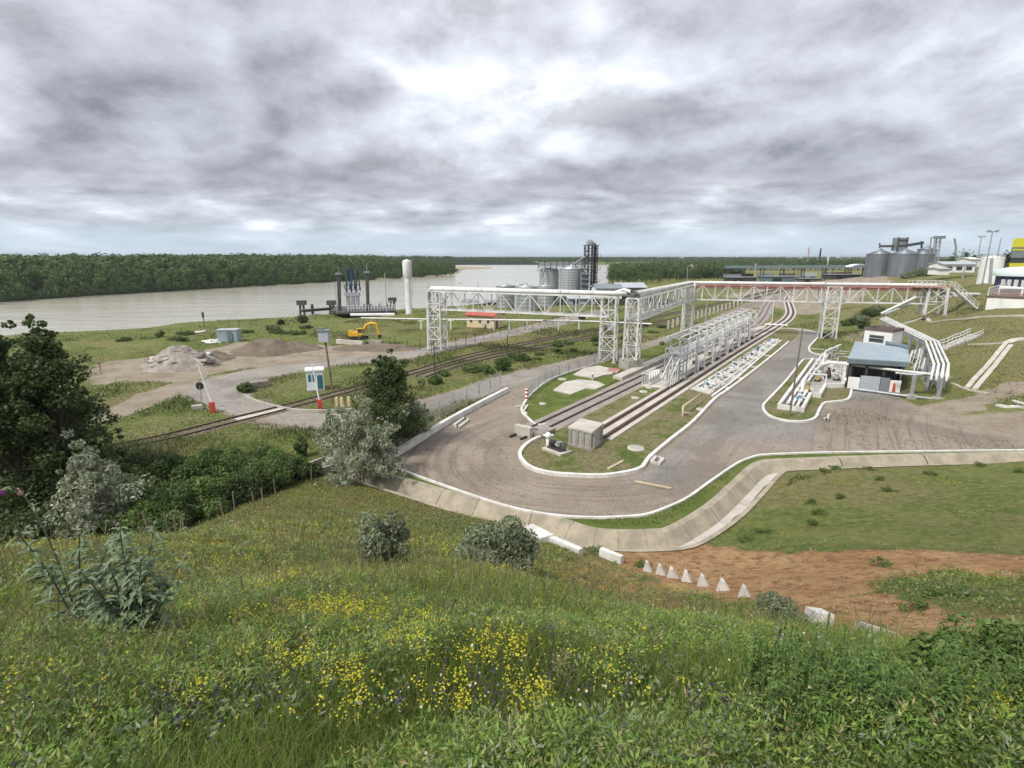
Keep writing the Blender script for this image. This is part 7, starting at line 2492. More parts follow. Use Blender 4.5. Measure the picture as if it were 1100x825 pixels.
def tree(base, h, w, label, pal='mid', leaf=.22, n=7000, clumps=34, bot=.18, seed=1, name='broadleaf_tree', cat='tree', group=None, trunk_r=None, stems=1, bark='bark', long=1.2, droop=0.0, top_taper=.55, deep=None, lean=(0, 0), cr=.15):
    n = int(n * 1.7); leaf *= .62; clumps = int(clumps * 1.25)
    rng = np.random.default_rng(seed)
    rr = random.Random(seed)
    t = thing(name, label, cat, base, group)
    cen = []
    for k in range(clumps):
        f = (k + .5) / clumps
        z = bot + (1 - bot) * f
        prof = math.sin(math.pi * min(1, (.14 + .86 * ((z - bot) / (1 - bot)))) ** .8)
        prof = max(.18, prof) if z > bot + .1 else max(.5, prof)
        a = rr.uniform(0, 2 * math.pi) + k * 2.4
        q = rr.uniform(.12, 1.12) ** .6 * prof * w / 2 * (1 - cr * .5)
        cen.append((Vector((q * math.cos(a) + lean[0] * z, q * math.sin(a) + lean[1] * z, z * h - h * cr * .25)), w * cr * rr.uniform(.55, 1.35) * (.7 + .5 * prof)))
    vs, ts = [], []
    per = max(6, n // clumps)
    pal_c = PAL[pal]
    for c, r in list(cen):
        if rr.random() < .8:      # loose sprays outside the main clumps
            o_ = Vector((c.x, c.y, (c.z - h * .5) * .35)); o_ = o_.normalized() if o_.length > .01 else Vector((0, 0, 1))
            cen.append((c + o_ * r * rr.uniform(.9, 1.7) + Vector((0, 0, r * rr.uniform(0, .8))), r * rr.uniform(.28, .5)))
    for k, (c, r) in enumerate(cen):
        m = int(per * rr.uniform(.55, .95) * (1 if k < clumps else .22))
        vs.append(leaf_quads(c, m, (r, r, r * .75), leaf, rng, long=long, droop=droop))
        shade = rr.uniform(.75, 1.25)
        ts.append(tints(m, np.array(pal_c) * shade, rng))
    vs, ts = np.concatenate(vs), np.concatenate(ts)
    o = np_mesh('crown', vs, quads4(len(vs) // 4), M['leaf'], parent=t, attrs={'tint': ts})
    tr = trunk_r or h * .018
    mb = MB()
    for s in range(stems):
        a = s * 2.1 + .4
        off = Vector((math.cos(a), math.sin(a), 0)) * (tr * 1.6 if stems > 1 else 0)
        tip = Vector((off.x * 4 + lean[0] * .8, off.y * 4 + lean[1] * .8, h * .82))
        pts = [off + Vector((0, 0, -.3)), off * 1.4 + Vector((rr.uniform(-.1, .1), rr.uniform(-.1, .1), h * .3)), off * 2.4 + Vector((rr.uniform(-.2, .2) + lean[0] * .5, rr.uniform(-.2, .2) + lean[1] * .5, h * .55)), tip]
        mb.path([p + base for p in pts], tr, 7, r2=tr * .25)
    for c, r in cen[:clumps]:
        z0 = max(.15 * h, c.z - .45 * (abs(c.x) + abs(c.y)) - .1 * h)
        mb.path([base + Vector((lean[0] * z0 / h, lean[1] * z0 / h, z0)), base + c * .5 + Vector((0, 0, (z0 + c.z) * .25)) - Vector((0, 0, 0)), base + c], tr * .42, 5, r2=tr * .1)
    mb.build('trunk', M[bark], t)
    return t


def bush(base, h, w, label, pal='mid', leaf=.16, n=2600, seed=1, name='bush', group=None, long=1.3, droop=0.0, clumps=16, depth=None):
    n = int(n * 2.2); leaf *= .62
    rng = np.random.default_rng(seed)
    rr = random.Random(seed)
    t = thing(name, label, 'bush', base, group)
    vs, ts = [], []
    cen = []
    for k in range(clumps):
        a = rr.uniform(0, 2 * math.pi)
        q = math.sqrt(rr.random())
        hh = h * (1 - .55 * q * q) * rr.uniform(.45, .86)
        c = Vector((q * w * .40 * math.cos(a), q * (depth or w) * .40 * math.sin(a), hh))
        r = w * rr.uniform(.10, .20)
        cen.append(c)
        m = int(n / clumps * rr.uniform(.7, 1.3))
        vs.append(leaf_quads(c, m, (r, r, min(r, h * .3)), leaf, rng, long=long, droop=droop))
        ts.append(tints(m, np.array(PAL[pal]) * rr.uniform(.75, 1.22), rng))
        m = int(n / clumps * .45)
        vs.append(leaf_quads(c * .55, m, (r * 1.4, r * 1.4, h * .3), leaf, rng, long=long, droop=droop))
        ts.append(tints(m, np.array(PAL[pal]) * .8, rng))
    vs, ts = np.concatenate(vs), np.concatenate(ts)
    np_mesh('foliage', vs, quads4(len(vs) // 4), M['leaf'], parent=t, attrs={'tint': ts})
    mb = MB()
    for c in cen:
        mb.path([base + Vector((c.x * .1, c.y * .1, -.15)), base + c * .5 + Vector((0, 0, .05 * h)), base + c], .028 * h ** .5, 5, r2=.008)
    mb.build('stems', M['bark'], t)
    return t


# big dark trees at the left edge
tree(P(28, 552), 11.5, 7.0, 'tall dark leafy tree at the left edge, cut by the frame', 'dark', .30, 12000, 60, .12, 21)
tree(P(82, 545), 11.6, 5.6, 'tall dark tree with the highest top, right of the one at the left edge', 'dark', .30, 12000, 56, .16, 22, top_taper=.4)
tree(P(-70, 556), 11.3, 7.5, 'dark tree outside the left edge beside the tall pair', 'dark', .32, 6000, 40, .1, 23)
tree(P(50, 515), 9.5, 7.5, 'dark tree filling the gap behind the tall pair at the left edge', 'dark', .32, 9000, 44, .08, 24)
tree(P(98, 518), 7.0, 3.4, 'smaller dark tree right of the tall pair at the left edge', 'dark', .28, 5000, 30, .1, 29)
# silver leaved trees
tree(P(112, 578), 5.2, 5.0, 'silver leaved tree standing between the dark trees and the green thicket', 'silver', .17, 9000, 40, .16, 25, stems=2, bark='pale_bark', long=2.0, droop=.5, name='silver_tree')
tree(P(96, 603), 3.0, 3.0, 'small silver leaved tree at the foot of the bigger silver one', 'silver', .16, 3500, 20, .1, 26, bark='pale_bark', long=2.0, droop=.5, name='silver_tree')
tree(P(388, 516), 5.1, 4.9, 'drooping silver leaved tree at the corner of the drain channel', 'silver', .18, 9000, 44, .10, 27, stems=2, bark='pale_bark', long=2.2, droop=.9, name='silver_tree', lean=(.3, 0))
tree(P(360, 498), 4.0, 3.4, 'low silver leaved tree left of the drooping one, above the open basin', 'silver', .18, 4500, 26, .1, 37, bark='pale_bark', long=2.0, droop=.7, name='silver_tree')
tree(P(446, 468), 3.3, 3.2, 'pale silver leaved tree just behind the dark poplar by the fence', 'silver', .18, 3500, 22, .1, 28, bark='pale_bark', long=2.0, droop=.4, name='silver_tree')
tree(P(424, 484), 8.1, 5.4, 'dark green poplar standing alone beside the yard wall', 'dark', .24, 12000, 56, .2, 30, stems=2, lean=(-.2, 0), name='poplar_tree')
bush(P(325, 490), 2.2, 1.4, 'slim green bush at the roadside left of the silver trees', 'mid', .16, 900, 31)
# thicket below the meadow edge
thk = [(150, 585, 3.0, 5.0), (185, 562, 3.2, 5.0), (215, 556, 3.0, 4.6), (225, 535, 2.8, 5.0), (255, 545, 2.6, 4.4), (258, 524, 2.6, 4.6), (290, 527, 2.3, 4.2), (300, 512, 2.0, 4.0), (195, 530, 3.0, 5.2), (165, 525, 3.0, 5.0), (130, 545, 3.2, 4.6), (60, 600, 3.0, 6.0), (15, 605, 2.8, 6.0), (25, 575, 3.5, 6), (322, 512, 1.6, 3.0), (235, 505, 1.9, 4.0), (280, 500, 1.5, 3.4)]
wh = ['by the small silver tree', 'tall one in the middle of the thicket', 'by the upper fence posts', 'with the broad rounded top', 'close to the wire fence', 'in the back row of the thicket', 'near the lower fence posts', 'toward the open basin', 'tallest one at the back', 'behind the silver tree', 'between the silver tree and the thicket', 'low in front of the dark trees', 'at the left edge under the dark tree', 'behind the thistle at the left edge', 'last one before the basin', 'low one facing the road', 'lowest one near the road']
for k, ((x, y, h, w), s) in enumerate(zip(thk, wh)):
    bush(P(x, y), h, w, 'leafy green bush %s' % s, ['bright', 'mid', 'bright', 'mid', 'dark'][k % 5] if x > 100 else 'dark', .2, 3200, 60 + k, group='bushes of the thicket below the meadow')
# bushes on the meadow
bush(G(411, 607), 1.75, 1.6, 'airy grey green bush on the meadow slope, left of the rounder one', 'olive', .10, 1500, 101, 'olive_bush', long=2.2, clumps=14)
bush(G(537, 614), 1.85, 2.4, 'round grey green bush on the meadow slope above the drain', 'olive', .10, 4200, 102, 'olive_bush', long=2.2, clumps=24)
bush(G(1075, 775), .85, 1.2, 'dark leafy bush at the right edge among the tall weeds', 'bright', .05, 6500, 103, 'leafy_bush', long=1.7, clumps=26)
bush(G(835, 672), .9, 1.5, 'grey green bush at the lower end of the earth slope', 'olive', .08, 1600, 104, 'olive_bush', long=2.0)
# scattered bushes on the plain
sc = [(326, 347, 2.3, 3.0, 'dark', 'round dark bush at the left end of the jetty'), (302, 348.5, 1.3, 2.2, 'dark', 'small dark bush on the river bank left of the jetty'), (264, 421, 1.2, 2.0, 'mid', 'low green bush inside the road loop'), (541, 398, 2.2, 3.0, 'mid', 'green bush beside the siding left of the short pole'),
      (524, 401, 1.2, 1.8, 'bright', 'small bright bush by the siding'), (468, 412, 1.2, 2.0, 'bright', 'small bush at the slim dark pole'), (560, 388, 1.3, 3.0, 'mid', 'spreading bush in the weeds between the two railways'), (625, 343, 1.6, 2.0, 'dark', 'little dark bush on the road to the silos'),
      (600, 372, 1.0, 3, 'bright', 'low bright bush between the railways near the twin towers'), (640, 366, 1.2, 3.4, 'mid', 'low bush just left of the twin lattice towers'), (690, 350, 1.1, 3, 'mid', 'low bush right of the twin lattice towers')]
for k, (x, y, h, w, p_, lab) in enumerate(sc): bush(P(x, y), h, w, lab, p_, .24, 900, 130 + k)
sl_ = [(912, 349, 1.6, 4, 'left end of the gully'), (922, 346, 2.2, 5, 'middle of the gully'), (934, 341, 2.4, 6, 'upper middle of the gully'), (944, 336, 2.0, 5, 'upper end of the gully'), (929, 353, 1.8, 3, 'just above the white control building')]
for k, (x, y, h, w, lab) in enumerate(sl_): bush(G(x, y), h, w, 'grey green bush at the %s behind the shed' % lab, 'olive' if k % 2 else 'forest', .3, 900, 150 + k, group='bushes in the gully')
for k, (x, y, h, w, lab) in enumerate(((987, 292, 5, 9, 'right of the silos on the rise'), (975, 296, 3, 7, 'in front of the nearest silo on the rise'), (1000, 291, 4, 8, 'below the slender elevator tower'))):
    b = D(x, y, 270); b.z = gz(b.x, b.y); bush(b, h, w, 'dusty green bush %s' % lab, 'olive', .5, 800, 160 + k)
for k, (x, y, d_, h, w, lab) in enumerate(((1079, 294, 190, 9.5, 7, 'dark round tree between the white tank and the yellow building'), (1035, 285, 280, 9, 12, 'broad tree behind the long low white building'), (1022, 285, 290, 7, 10, 'lower tree behind the left end of the long white building'), (1046, 284, 290, 8, 8, 'tree behind the white block by the masts'))):
    b = D(x, y, d_); b.z = gz(b.x, b.y); tree(b, h, w, lab, 'forest', .55, 1500, 22, .1, 170 + k)


# ------------------------------------------------------------------ woods
def wood_proto(name, seed, h, w, n, leaf, pal='forest'):
    rng = np.random.default_rng(seed)
    rr = random.Random(seed)
    vs, ts = [], []
    cl = 9
    for k in range(cl):
        a = rr.uniform(0, 6.28); f = (k + .5) / cl
        prof = math.sin(math.pi * (.2 + .72 * f)) * w / 2
        q = rr.uniform(.2, .75) * prof
        c = (q * math.cos(a), q * math.sin(a), h * (.22 + .66 * f))
        m = n // cl
        r = w * rr.uniform(.22, .32)
        vs.append(leaf_quads(c, m, (r, r, r * .85), leaf, rng, up_bias=.5))
        ts.append(tints(m, np.array(PAL[pal]) * rr.uniform(.7, 1.3), rng))
    # trunk as leaf-sized quads of bark colour
    tq = []
    for a in range(4):
        e = np.array([math.cos(a * .785), math.sin(a * .785), 0]) * h * .016
        tq.append(np.array([-e, e, e * .6 + [0, 0, h * .7], -e * .6 + [0, 0, h * .7]]))
    vs.append(np.concatenate(tq)); ts.append(np.tile([.05, .045, .035], (16, 1)))
    return np.concatenate(vs), np.concatenate(ts)


protos = [wood_proto('t', 200 + k, 11.5, 6.6, 330, .74) for k in range(6)]
protos_lo = [wood_proto('t', 220 + k, 13, 8.2, 81, 1.6) for k in range(6)]
wmesh = []
for k, (v, tt) in enumerate(protos):
    o = np_mesh('forest_tree', v, quads4(len(v) // 4), M['leaf'], attrs={'tint': tt})
    wmesh.append(o.data)
    bpy.data.objects.remove(o)


def plant_tree(k, p, s, rz, label, group, name='forest_tree'):
    o = bpy.data.objects.new(name, wmesh[k % 6])
    COL.objects.link(o)
    o.location = p
    o.scale = (s, s, s * (.9 + .25 * ((k * 37) % 10) / 10))
    o.rotation_euler = (0, 0, rz)
    tag(o, label, 'tree', group)
    return o


rr = random.Random(77)
edge = [(-60, 331), (0, 325.5), (60, 321.5), (110, 318), (160, 315), (200, 312.5), (250, 309.5), (300, 306.5), (350, 303.5), (400, 301), (440, 299), (470, 297.3), (486, 295.8)]
ew = resample([P(a, b, WZ) for a, b in edge], 5.4)
# distinguish the edge trees along the bank
k = 0
for row in range(2):
    for i, p in enumerate(ew):
        if k >= 135: break
        back = 2.2 + row * 6 + rr.uniform(-1.5, 1.5)
        if row == 1 and i % 2: continue
        side = Vector((0, 1, 0))
        q = p + side * back + Vector((rr.uniform(-2, 2), 0, 0))
        s = (.62 if row == 0 else .85) * rr.uniform(.8, 1.2)
        plant_tree(k, Vector((q.x, q.y, -1.6)), s, rr.uniform(0, 6.28), 'dense round green tree in the wood along the far river bank', 'trees along the far river bank')
        k += 1


def mass(name, pts, scales, P_, seed, shade=None):
    rng = np.random.default_rng(seed)
    vs, ts = [], []
    for i, (p, s) in enumerate(zip(pts, scales)):
        v, t_ = P_[i % len(P_)]
        a = rng.random() * 6.28
        ca, sa = math.cos(a), math.sin(a)
        w_ = np.column_stack([v[:, 0] * ca - v[:, 1] * sa, v[:, 0] * sa + v[:, 1] * ca, v[:, 2]]) * s + np.array(p)
        vs.append(w_); ts.append(t_ * rng.uniform(.75, 1.25))
    vs, ts = np.concatenate(vs), np.concatenate(ts)
    o = np_mesh(name, vs, quads4(len(vs) // 4), M['leaf'], attrs={'tint': ts})
    return tag(o, kind='stuff')


# the wood behind the edge, growing taller inland
rng = np.random.default_rng(5)
N_ = 60000
wx = rng.uniform(-1100, 40, N_); wy = rng.uniform(150, 1300, N_)
d = sdist(wx, wy, river_xy)
elig = (d > 6) & (wx < 20)
# only the land on the far side
far_side = np.array([pix((x, y, 0))[1] < np.interp(pix((x, y, 0))[0], [-260, 0, 200, 400, 470, 492, 520], [352, 325, 312, 300.5, 297, 294, 270]) for x, y in zip(wx, wy)])
pxs = np.array([pix((x, y, 0))[0] for x, y in zip(wx, wy)])
elig &= far_side & (pxs > -160) & (pxs < 489)
dens = np.clip(1.15 - d / 700, .35, 1)
elig &= rng.random(N_) < dens * .30
wx, wy, d = wx[elig], wy[elig], d[elig]
hs = (9.5 + 7.0 * sstep(5, 160, d) + (fbm(wx, wy, .02, 3, 8) - .5) * 9) / 13 * rng.uniform(.85, 1.12, len(wx))
lo = d < 60
print('forest trees', len(wx), lo.sum())
mass('forest', [(x, y, -.5) for x, y in zip(wx[~lo], wy[~lo])], hs[~lo], protos_lo, 3)
mass('forest_margin', [(x, y, -.5) for x, y in zip(wx[lo], wy[lo])], hs[lo] * 1.12, protos, 4)
# willow scrub along the water
sw = [P(a, b, WZ) for a, b in edge]
sw = resample(sw, 3.0)
mass('willow_scrub', [(p.x + rng.uniform(-2, 2), p.y + rng.uniform(0, 3), -1.2) for p in sw], rng.uniform(.25, .42, len(sw)), protos_lo, 6)
# islet and far bank of the river bend
fb = [(x, y) for x, y in zip(rng.uniform(-700, 900, 9000), rng.uniform(1330, 2600, 9000))]
fx_, fy_ = np.array(fb).T
dd = sdist(fx_, fy_, river_xy)
ok = (dd > 12)
mass('far_bank_wood', [(x, y, -.5) for x, y in zip(fx_[ok][:2600], fy_[ok][:2600])], rng.uniform(.8, 1.15, 2600), protos_lo, 9)
# the wood right of the river silos: individual round trees, then the mass behind
k = 0
spots_ = []
for i in range(2600):
    px_ = rr.uniform(646, 792); py_ = 287 + 18.5 * rr.random() ** 1.2
    lim = np.interp(px_, [646, 660, 700, 745, 792], [306.5, 306.5, 304.5, 301.5, 297])
    if py_ > lim: continue
    p = P(px_, py_, 0)
    if any((p - q).length < 3.2 + p.y * .007 for q in spots_): continue
    if sdist(np.array([p.x]), np.array([p.y]), river_xy)[0] < 3: continue
    spots_.append(p)
spots_.sort(key=lambda q: q.y)
for p in spots_[:105]:
    plant_tree(k, p, rr.uniform(.62, .95), rr.uniform(0, 6.28), 'round green tree in the wood between the river silos and the conveyor trestle', 'trees of the wood by the river silos'); k += 1
mass('wood_behind', [(p.x, p.y, -.6) for p in spots_[105:]], [rr.uniform(.62, .95) for p in spots_[105:]], protos, 14)
N_ = 9500
t_ = rng.random(N_)
fy_ = 400 + 5200 * t_ ** 2.0
fx_ = fy_ * rng.uniform(-.10, .95, N_)
dd = sdist(fx_, fy_, river_xy)
cl_ = fbm(fx_, fy_, .0035, 3, 55)
ok = (dd > 6) & ((cl_ > np.where(fx_ / fy_ < .45, .22, .42)) | (fy_ > 1500)) & ~((fx_ / fy_ > .42) & (fy_ < 620)) & ~((fx_ / fy_ < .165) & (fy_ < 1300))
mass('far_wood', [(x, y, gz(x, y) - .4 if y < 1500 else -.4) for x, y in zip(fx_[ok], fy_[ok])], rng.uniform(.45, .85, ok.sum()) * (1 + .25 * (fy_[ok] > 2500)), protos_lo, 12)
for i in range(12):
    y = rr.uniform(1700, 3200); x = y * rr.uniform(.12, .62)
    mb = MB(); w_ = rr.uniform(10, 22)
    mb.box((x, y, 4.2), (w_, 9, 8.4)); mb.add([(x - w_ / 2, y - 5, 8.4), (x + w_ / 2, y - 5, 8.4), (x + w_ / 2, y, 11.5), (x - w_ / 2, y, 11.5), (x + w_ / 2, y + 5, 8.4), (x - w_ / 2, y + 5, 8.4)], [(0, 1, 2, 3), (3, 2, 4, 5)])
    tag(mb.build('far_house', M['light_grey_panel']), 'tiny pale building far off among the trees on the horizon', 'house', 'far pale buildings on the horizon')

# low bushes on the river bank and between the railways
rr = random.Random(91)
for k in range(16):
    x = rr.uniform(115, 330); y = np.interp(x, [115, 160, 200, 330], [370, 366, 360, 351]) + rr.uniform(-3, 9)
    if 205 < x < 262 and y > 356: continue
    bush(P(x, y), rr.uniform(.6, 1.3), rr.uniform(2.5, 5.0), 'low green bush in the rough growth of the near river bank', ['mid', 'bright', 'forest'][k % 3], .26, 420, 700 + k, group='bushes of the near river bank', clumps=9)
for k in range(20):
    f = rr.random()
    x = 450 + 270 * f; y = 402 - 56 * f + rr.uniform(2, 15) * (1 - .5 * f)
    bush(P(x, y), rr.uniform(.4, .9), rr.uniform(1.6, 3.4), 'low green bush in the weeds between the rusty railway and the service road', ['mid', 'bright', 'weed'][k % 3], .2, 360, 740 + k, group='low bushes between the railways', clumps=8)
# clutter of the distant rail yard
for k in range(16):
    x = rr.uniform(782, 932); y = rr.uniform(294, 303)
    b = P(x, y, 0); b.z = gz(b.x, b.y)
    h = rr.uniform(7, 13)
    mb = MB(); mb.beam(b - up * .3, b + up * h, .32); mb.beam(b + up * (h - .6) - Vector((1.3, 0, 0)), b + up * (h - .6) + Vector((1.3, 0, 0)), .22)
    tag(mb.build('yard_pole', M['dark_steel' if k % 3 else 'pale_concrete']), 'thin pole with a crossarm in the distant rail yard', 'pole', 'poles of the distant rail yard')
k = 0
for i in range(48):
    x = rr.uniform(795, 940); y = rr.uniform(285.5, 290.5)
    b = P(x, y, 0); b.z = gz(b.x, b.y) - .6
    plant_tree(i, b, rr.uniform(.6, 1.0), rr.uniform(0, 6.28), 'dark green tree behind the conveyor trestle and rail yard', 'trees behind the rail yard')
# ------------------------------------------------------------------ grass and flowers
def blade_mesh(name, x, y, z, h, w, lean, tint, rng, tipw=.12, parent=None):
    n = len(x)
    a = rng.random(n) * 2 * np.pi
    b = rng.random(n) * 2 * np.pi
    hw = np.column_stack([np.cos(a), np.sin(a), np.zeros(n)]) * (w / 2)[:, None]
    ld = np.column_stack([np.cos(b), np.sin(b), np.zeros(n)]) * (lean * h)[:, None]
    p = np.column_stack([x, y, z])
    u = np.zeros((n, 3)); u[:, 2] = h
    mid = p + u * .58 + ld * .32
    tip = p + u * (1 - .35 * lean[:, None] ** 2) + ld
    v = np.empty((n, 6, 3))
    v[:, 0], v[:, 1] = p - hw, p + hw
    v[:, 2], v[:, 3] = mid - hw * .85, mid + hw * .85
    v[:, 4], v[:, 5] = tip - hw * tipw, tip + hw * tipw
    i = np.arange(n)[:, None] * 6
    f = np.concatenate([i + np.array([0, 1, 3, 2]), i + np.array([2, 3, 5, 4])])
    return np_mesh(name, v.reshape(-1, 3), f, M['blade'], attrs={'tint': np.repeat(tint, 6, axis=0)}, parent=parent)


def pick(cols, wts, n, rng, var=.25):
    cols = np.asarray(cols); wts = np.asarray(wts, dtype=float)
    k = rng.choice(len(cols), n, p=wts / wts.sum())
    return cols[k] * (1 + (rng.random((n, 1)) - .5) * 2 * var)


rng = np.random.default_rng(99)
N_ = 520000
r_ = np.where(rng.random(N_) < .45, .8 + 11 * rng.random(N_), .8 + 44 * rng.random(N_) ** 1.1)
th = rng.uniform(-1.05, 1.05, N_)
x, y = r_ * np.sin(th), r_ * np.cos(th)
hz_ = h0(x, y)
bare = np.maximum(np.maximum(region(x, y, soil1, .4, .5, 1.2, 2), .985 * region(x, y, soil2, .4, .6, 1.2, 4)), .72 * region(x, y, soil3, 1.0, 1.0, 1.0, 6))
dch = segdist(x, y, ch_mid)
ok = (hz_ > .12) & (rng.random(N_) > np.where(r_ < 13, .45, .0)) & (rng.random(N_) > bare) & (dch > 1.75) & (x < 46) & (x > -30)
# the far field on the right is thinner
x, y, r_ = x[ok], y[ok], r_[ok]
n = len(x)
z = hgt(x, y) - .03
field = sstep(17, 21, y) * sstep(4, 9, x) + 0
big = fbm(x, y, .22, 3, 71)
tall = fbm(x, y, .6, 3, 73)
h = (.10 + .34 * tall + .20 * rng.random(n)) * (.55 + .35 * sstep(1.5, 6, r_)) * (1 - .45 * field) * np.where(y > 14, .85, 1)
h *= np.where(rng.random(n) < .06, 1.55, 1) * (1 - .05 * field)
h *= 1 - .5 * sstep(2.5, 5, x) * sstep(7.5, 10, y)
bd = np.abs(x + 13.2) < 2.5
w = .0022 + .00125 * r_ + .0014 * rng.random(n)
h *= 1 - .42 * sstep(7, 14, r_)
lean = .2 + .65 * rng.random(n)
lush = pick([(.165, .250, .045), (.205, .275, .056), (.245, .275, .080), (.120, .195, .034), (.27, .265, .12)], [3, 3, 2, 3, 1.5], n, rng)
dry = pick([(.34, .295, .13), (.42, .36, .19), (.28, .265, .09), (.20, .225, .06), (.33, .30, .08)], [3, 2, 3, 2, 2], n, rng)
fd = np.clip((big - .42) * 2.6, 0, .75) + .62 * sstep(6, 11, y) * (x < 8)
fd = fd * sstep(2, 9, r_)
fd = fd + .35 * field * sstep(.35, .6, big)
isd = rng.random(n) < np.clip(fd, .06, .80)
lush = lush * (1 + .3 * field[:, None]) * (.72 + .56 * fbm(x, y, .5, 3, 205))[:, None]
tint = np.where(isd[:, None], dry, lush)
grass = tag(blade_mesh('meadow_grass', x, y, z, h, w, lean, tint, rng), kind='stuff')
print('blades', n)


# broad low leaves between the blades, near the camera
def ground_leaves(n0, rmax, seed, size, pal, hmax, rmin=.8):
    rng = np.random.default_rng(seed)
    r_ = rmin + rmax * rng.random(n0)
    th = rng.uniform(-1.0, 1.0, n0)
    x, y = r_ * np.sin(th), r_ * np.cos(th)
    cl = fbm(x, y, .9, 3, seed)
    bare = np.maximum(region(x, y, soil1, .4, .5, 1.2, 2), region(x, y, soil2, .4, .6, 1.2, 4))
    ok = (h0(x, y) > .2) & (rng.random(n0) < sstep(.40, .62, cl)) & (rng.random(n0) > bare) & (segdist(x, y, ch_mid) > 1.9)
    x, y, r_, cl = x[ok], y[ok], r_[ok], cl[ok]
    n = len(x)
    p = np.column_stack([x, y, hgt(x, y) + .04 + hmax * rng.random(n) * sstep(.4, .75, cl)])
    nrm = rng.normal(size=(n, 3)) * .6; nrm[:, 2] += 1
    nrm /= np.linalg.norm(nrm, axis=1)[:, None]
    t = np.cross(nrm, rng.normal(size=(n, 3))); t /= np.linalg.norm(t, axis=1)[:, None]
    b = np.cross(nrm, t)
    s = (size * (.5 + rng.random(n)) * (1 + r_ * .05))[:, None]
    v = np.empty((n, 4, 3))
    v[:, 0], v[:, 1], v[:, 2], v[:, 3] = p - t * s, p + b * s * .4, p + t * s, p - b * s * .4
    return v.reshape(-1, 3), np.repeat(pick(pal, [1] * len(pal), n, rng), 4, axis=0)


v1, t1 = ground_leaves(110000, 14, 301, .019, PAL['weed'], .34)
v2, t2 = ground_leaves(80000, 26, 302, .026, PAL['olive'] + PAL['weed'] + PAL['weed'], .30, 3.0)
o = np_mesh('meadow_herbs', np.concatenate([v1, v2]), quads4((len(v1) + len(v2)) // 4), M['leaf'], attrs={'tint': np.concatenate([t1, t2])})
tag(o, kind='stuff')


def herb_plants(n0, rmin, rmax, seed, per):
    # small leafy plants: each a stem's worth of leaves in one tint
    rng = np.random.default_rng(seed)
    r_ = rmin + (rmax - rmin) * rng.random(n0)
    th = rng.uniform(-1.0, 1.0, n0)
    x, y = r_ * np.sin(th), r_ * np.cos(th)
    cl = fbm(x, y, .7, 3, seed)
    bare = np.maximum(region(x, y, soil1, .4, .5, 1.2, 2), region(x, y, soil2, .4, .6, 1.2, 4))
    ok = (h0(x, y) > .2) & (rng.random(n0) < sstep(.30, .58, cl)) & (rng.random(n0) > bare) & (segdist(x, y, ch_mid) > 1.9)
    x, y, r_, cl = x[ok], y[ok], r_[ok], cl[ok]
    n = len(x)
    z = hgt(x, y)
    H = (.16 + .30 * fbm(x, y, 1.1, 2, seed + 3) + .14 * rng.random(n)) * (1 - .3 * sstep(8, 16, r_))
    wid = .05 + .09 * rng.random(n)
    size = (.007 + .010 * rng.random(n) ** 1.5) * (1 + r_ * .085)
    kind = pick([(.17, .27, .05), (.22, .30, .07), (.12, .205, .04), (.27, .31, .10), (.21, .25, .16), (.30, .30, .07), (.095, .16, .035), (.27, .22, .13)], [3, 3, 3, 2, 1.6, 1.2, 1.6, .8], n, rng, .15)
    f = rng.random((n, per))
    a = rng.random((n, per)) * 2 * np.pi
    rad = wid[:, None] * (.25 + .9 * rng.random((n, per))) * (1.15 - .6 * f)
    p = np.stack([x[:, None] + np.cos(a) * rad, y[:, None] + np.sin(a) * rad, z[:, None] + H[:, None] * (.15 + .85 * f)], -1).reshape(-1, 3)
    m = n * per
    out = np.stack([np.cos(a), np.sin(a), .2 + .9 * rng.random((n, per))], -1).reshape(-1, 3)
    out /= np.linalg.norm(out, axis=1)[:, None]
    side = np.cross(out, np.array([0, 0, 1.0]) + rng.normal(size=(m, 3)) * .5)
    side /= np.linalg.norm(side, axis=1)[:, None] + 1e-9
    s = (np.repeat(size, per) * rng.uniform(.7, 1.4, m))[:, None]
    v = np.empty((m, 4, 3))
    v[:, 0], v[:, 1], v[:, 2], v[:, 3] = p - out * s * .9, p + side * s * .34, p + out * s * 1.3, p - side * s * .34
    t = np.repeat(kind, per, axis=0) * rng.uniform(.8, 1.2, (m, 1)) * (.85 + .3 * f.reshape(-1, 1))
    return v.reshape(-1, 3), np.repeat(t, 4, axis=0)


v1, t1 = herb_plants(21000, 1.1, 9, 331, 26)
v2, t2 = herb_plants(16000, 7, 24, 333, 12)
t2 = t2 * np.array([1.3, 1.08, 1.15])
o = np_mesh('leafy_herbs', np.concatenate([v1, v2]), quads4((len(v1) + len(v2)) // 4), M['leaf'], attrs={'tint': np.concatenate([t1, t2])})
tag(o, kind='stuff')


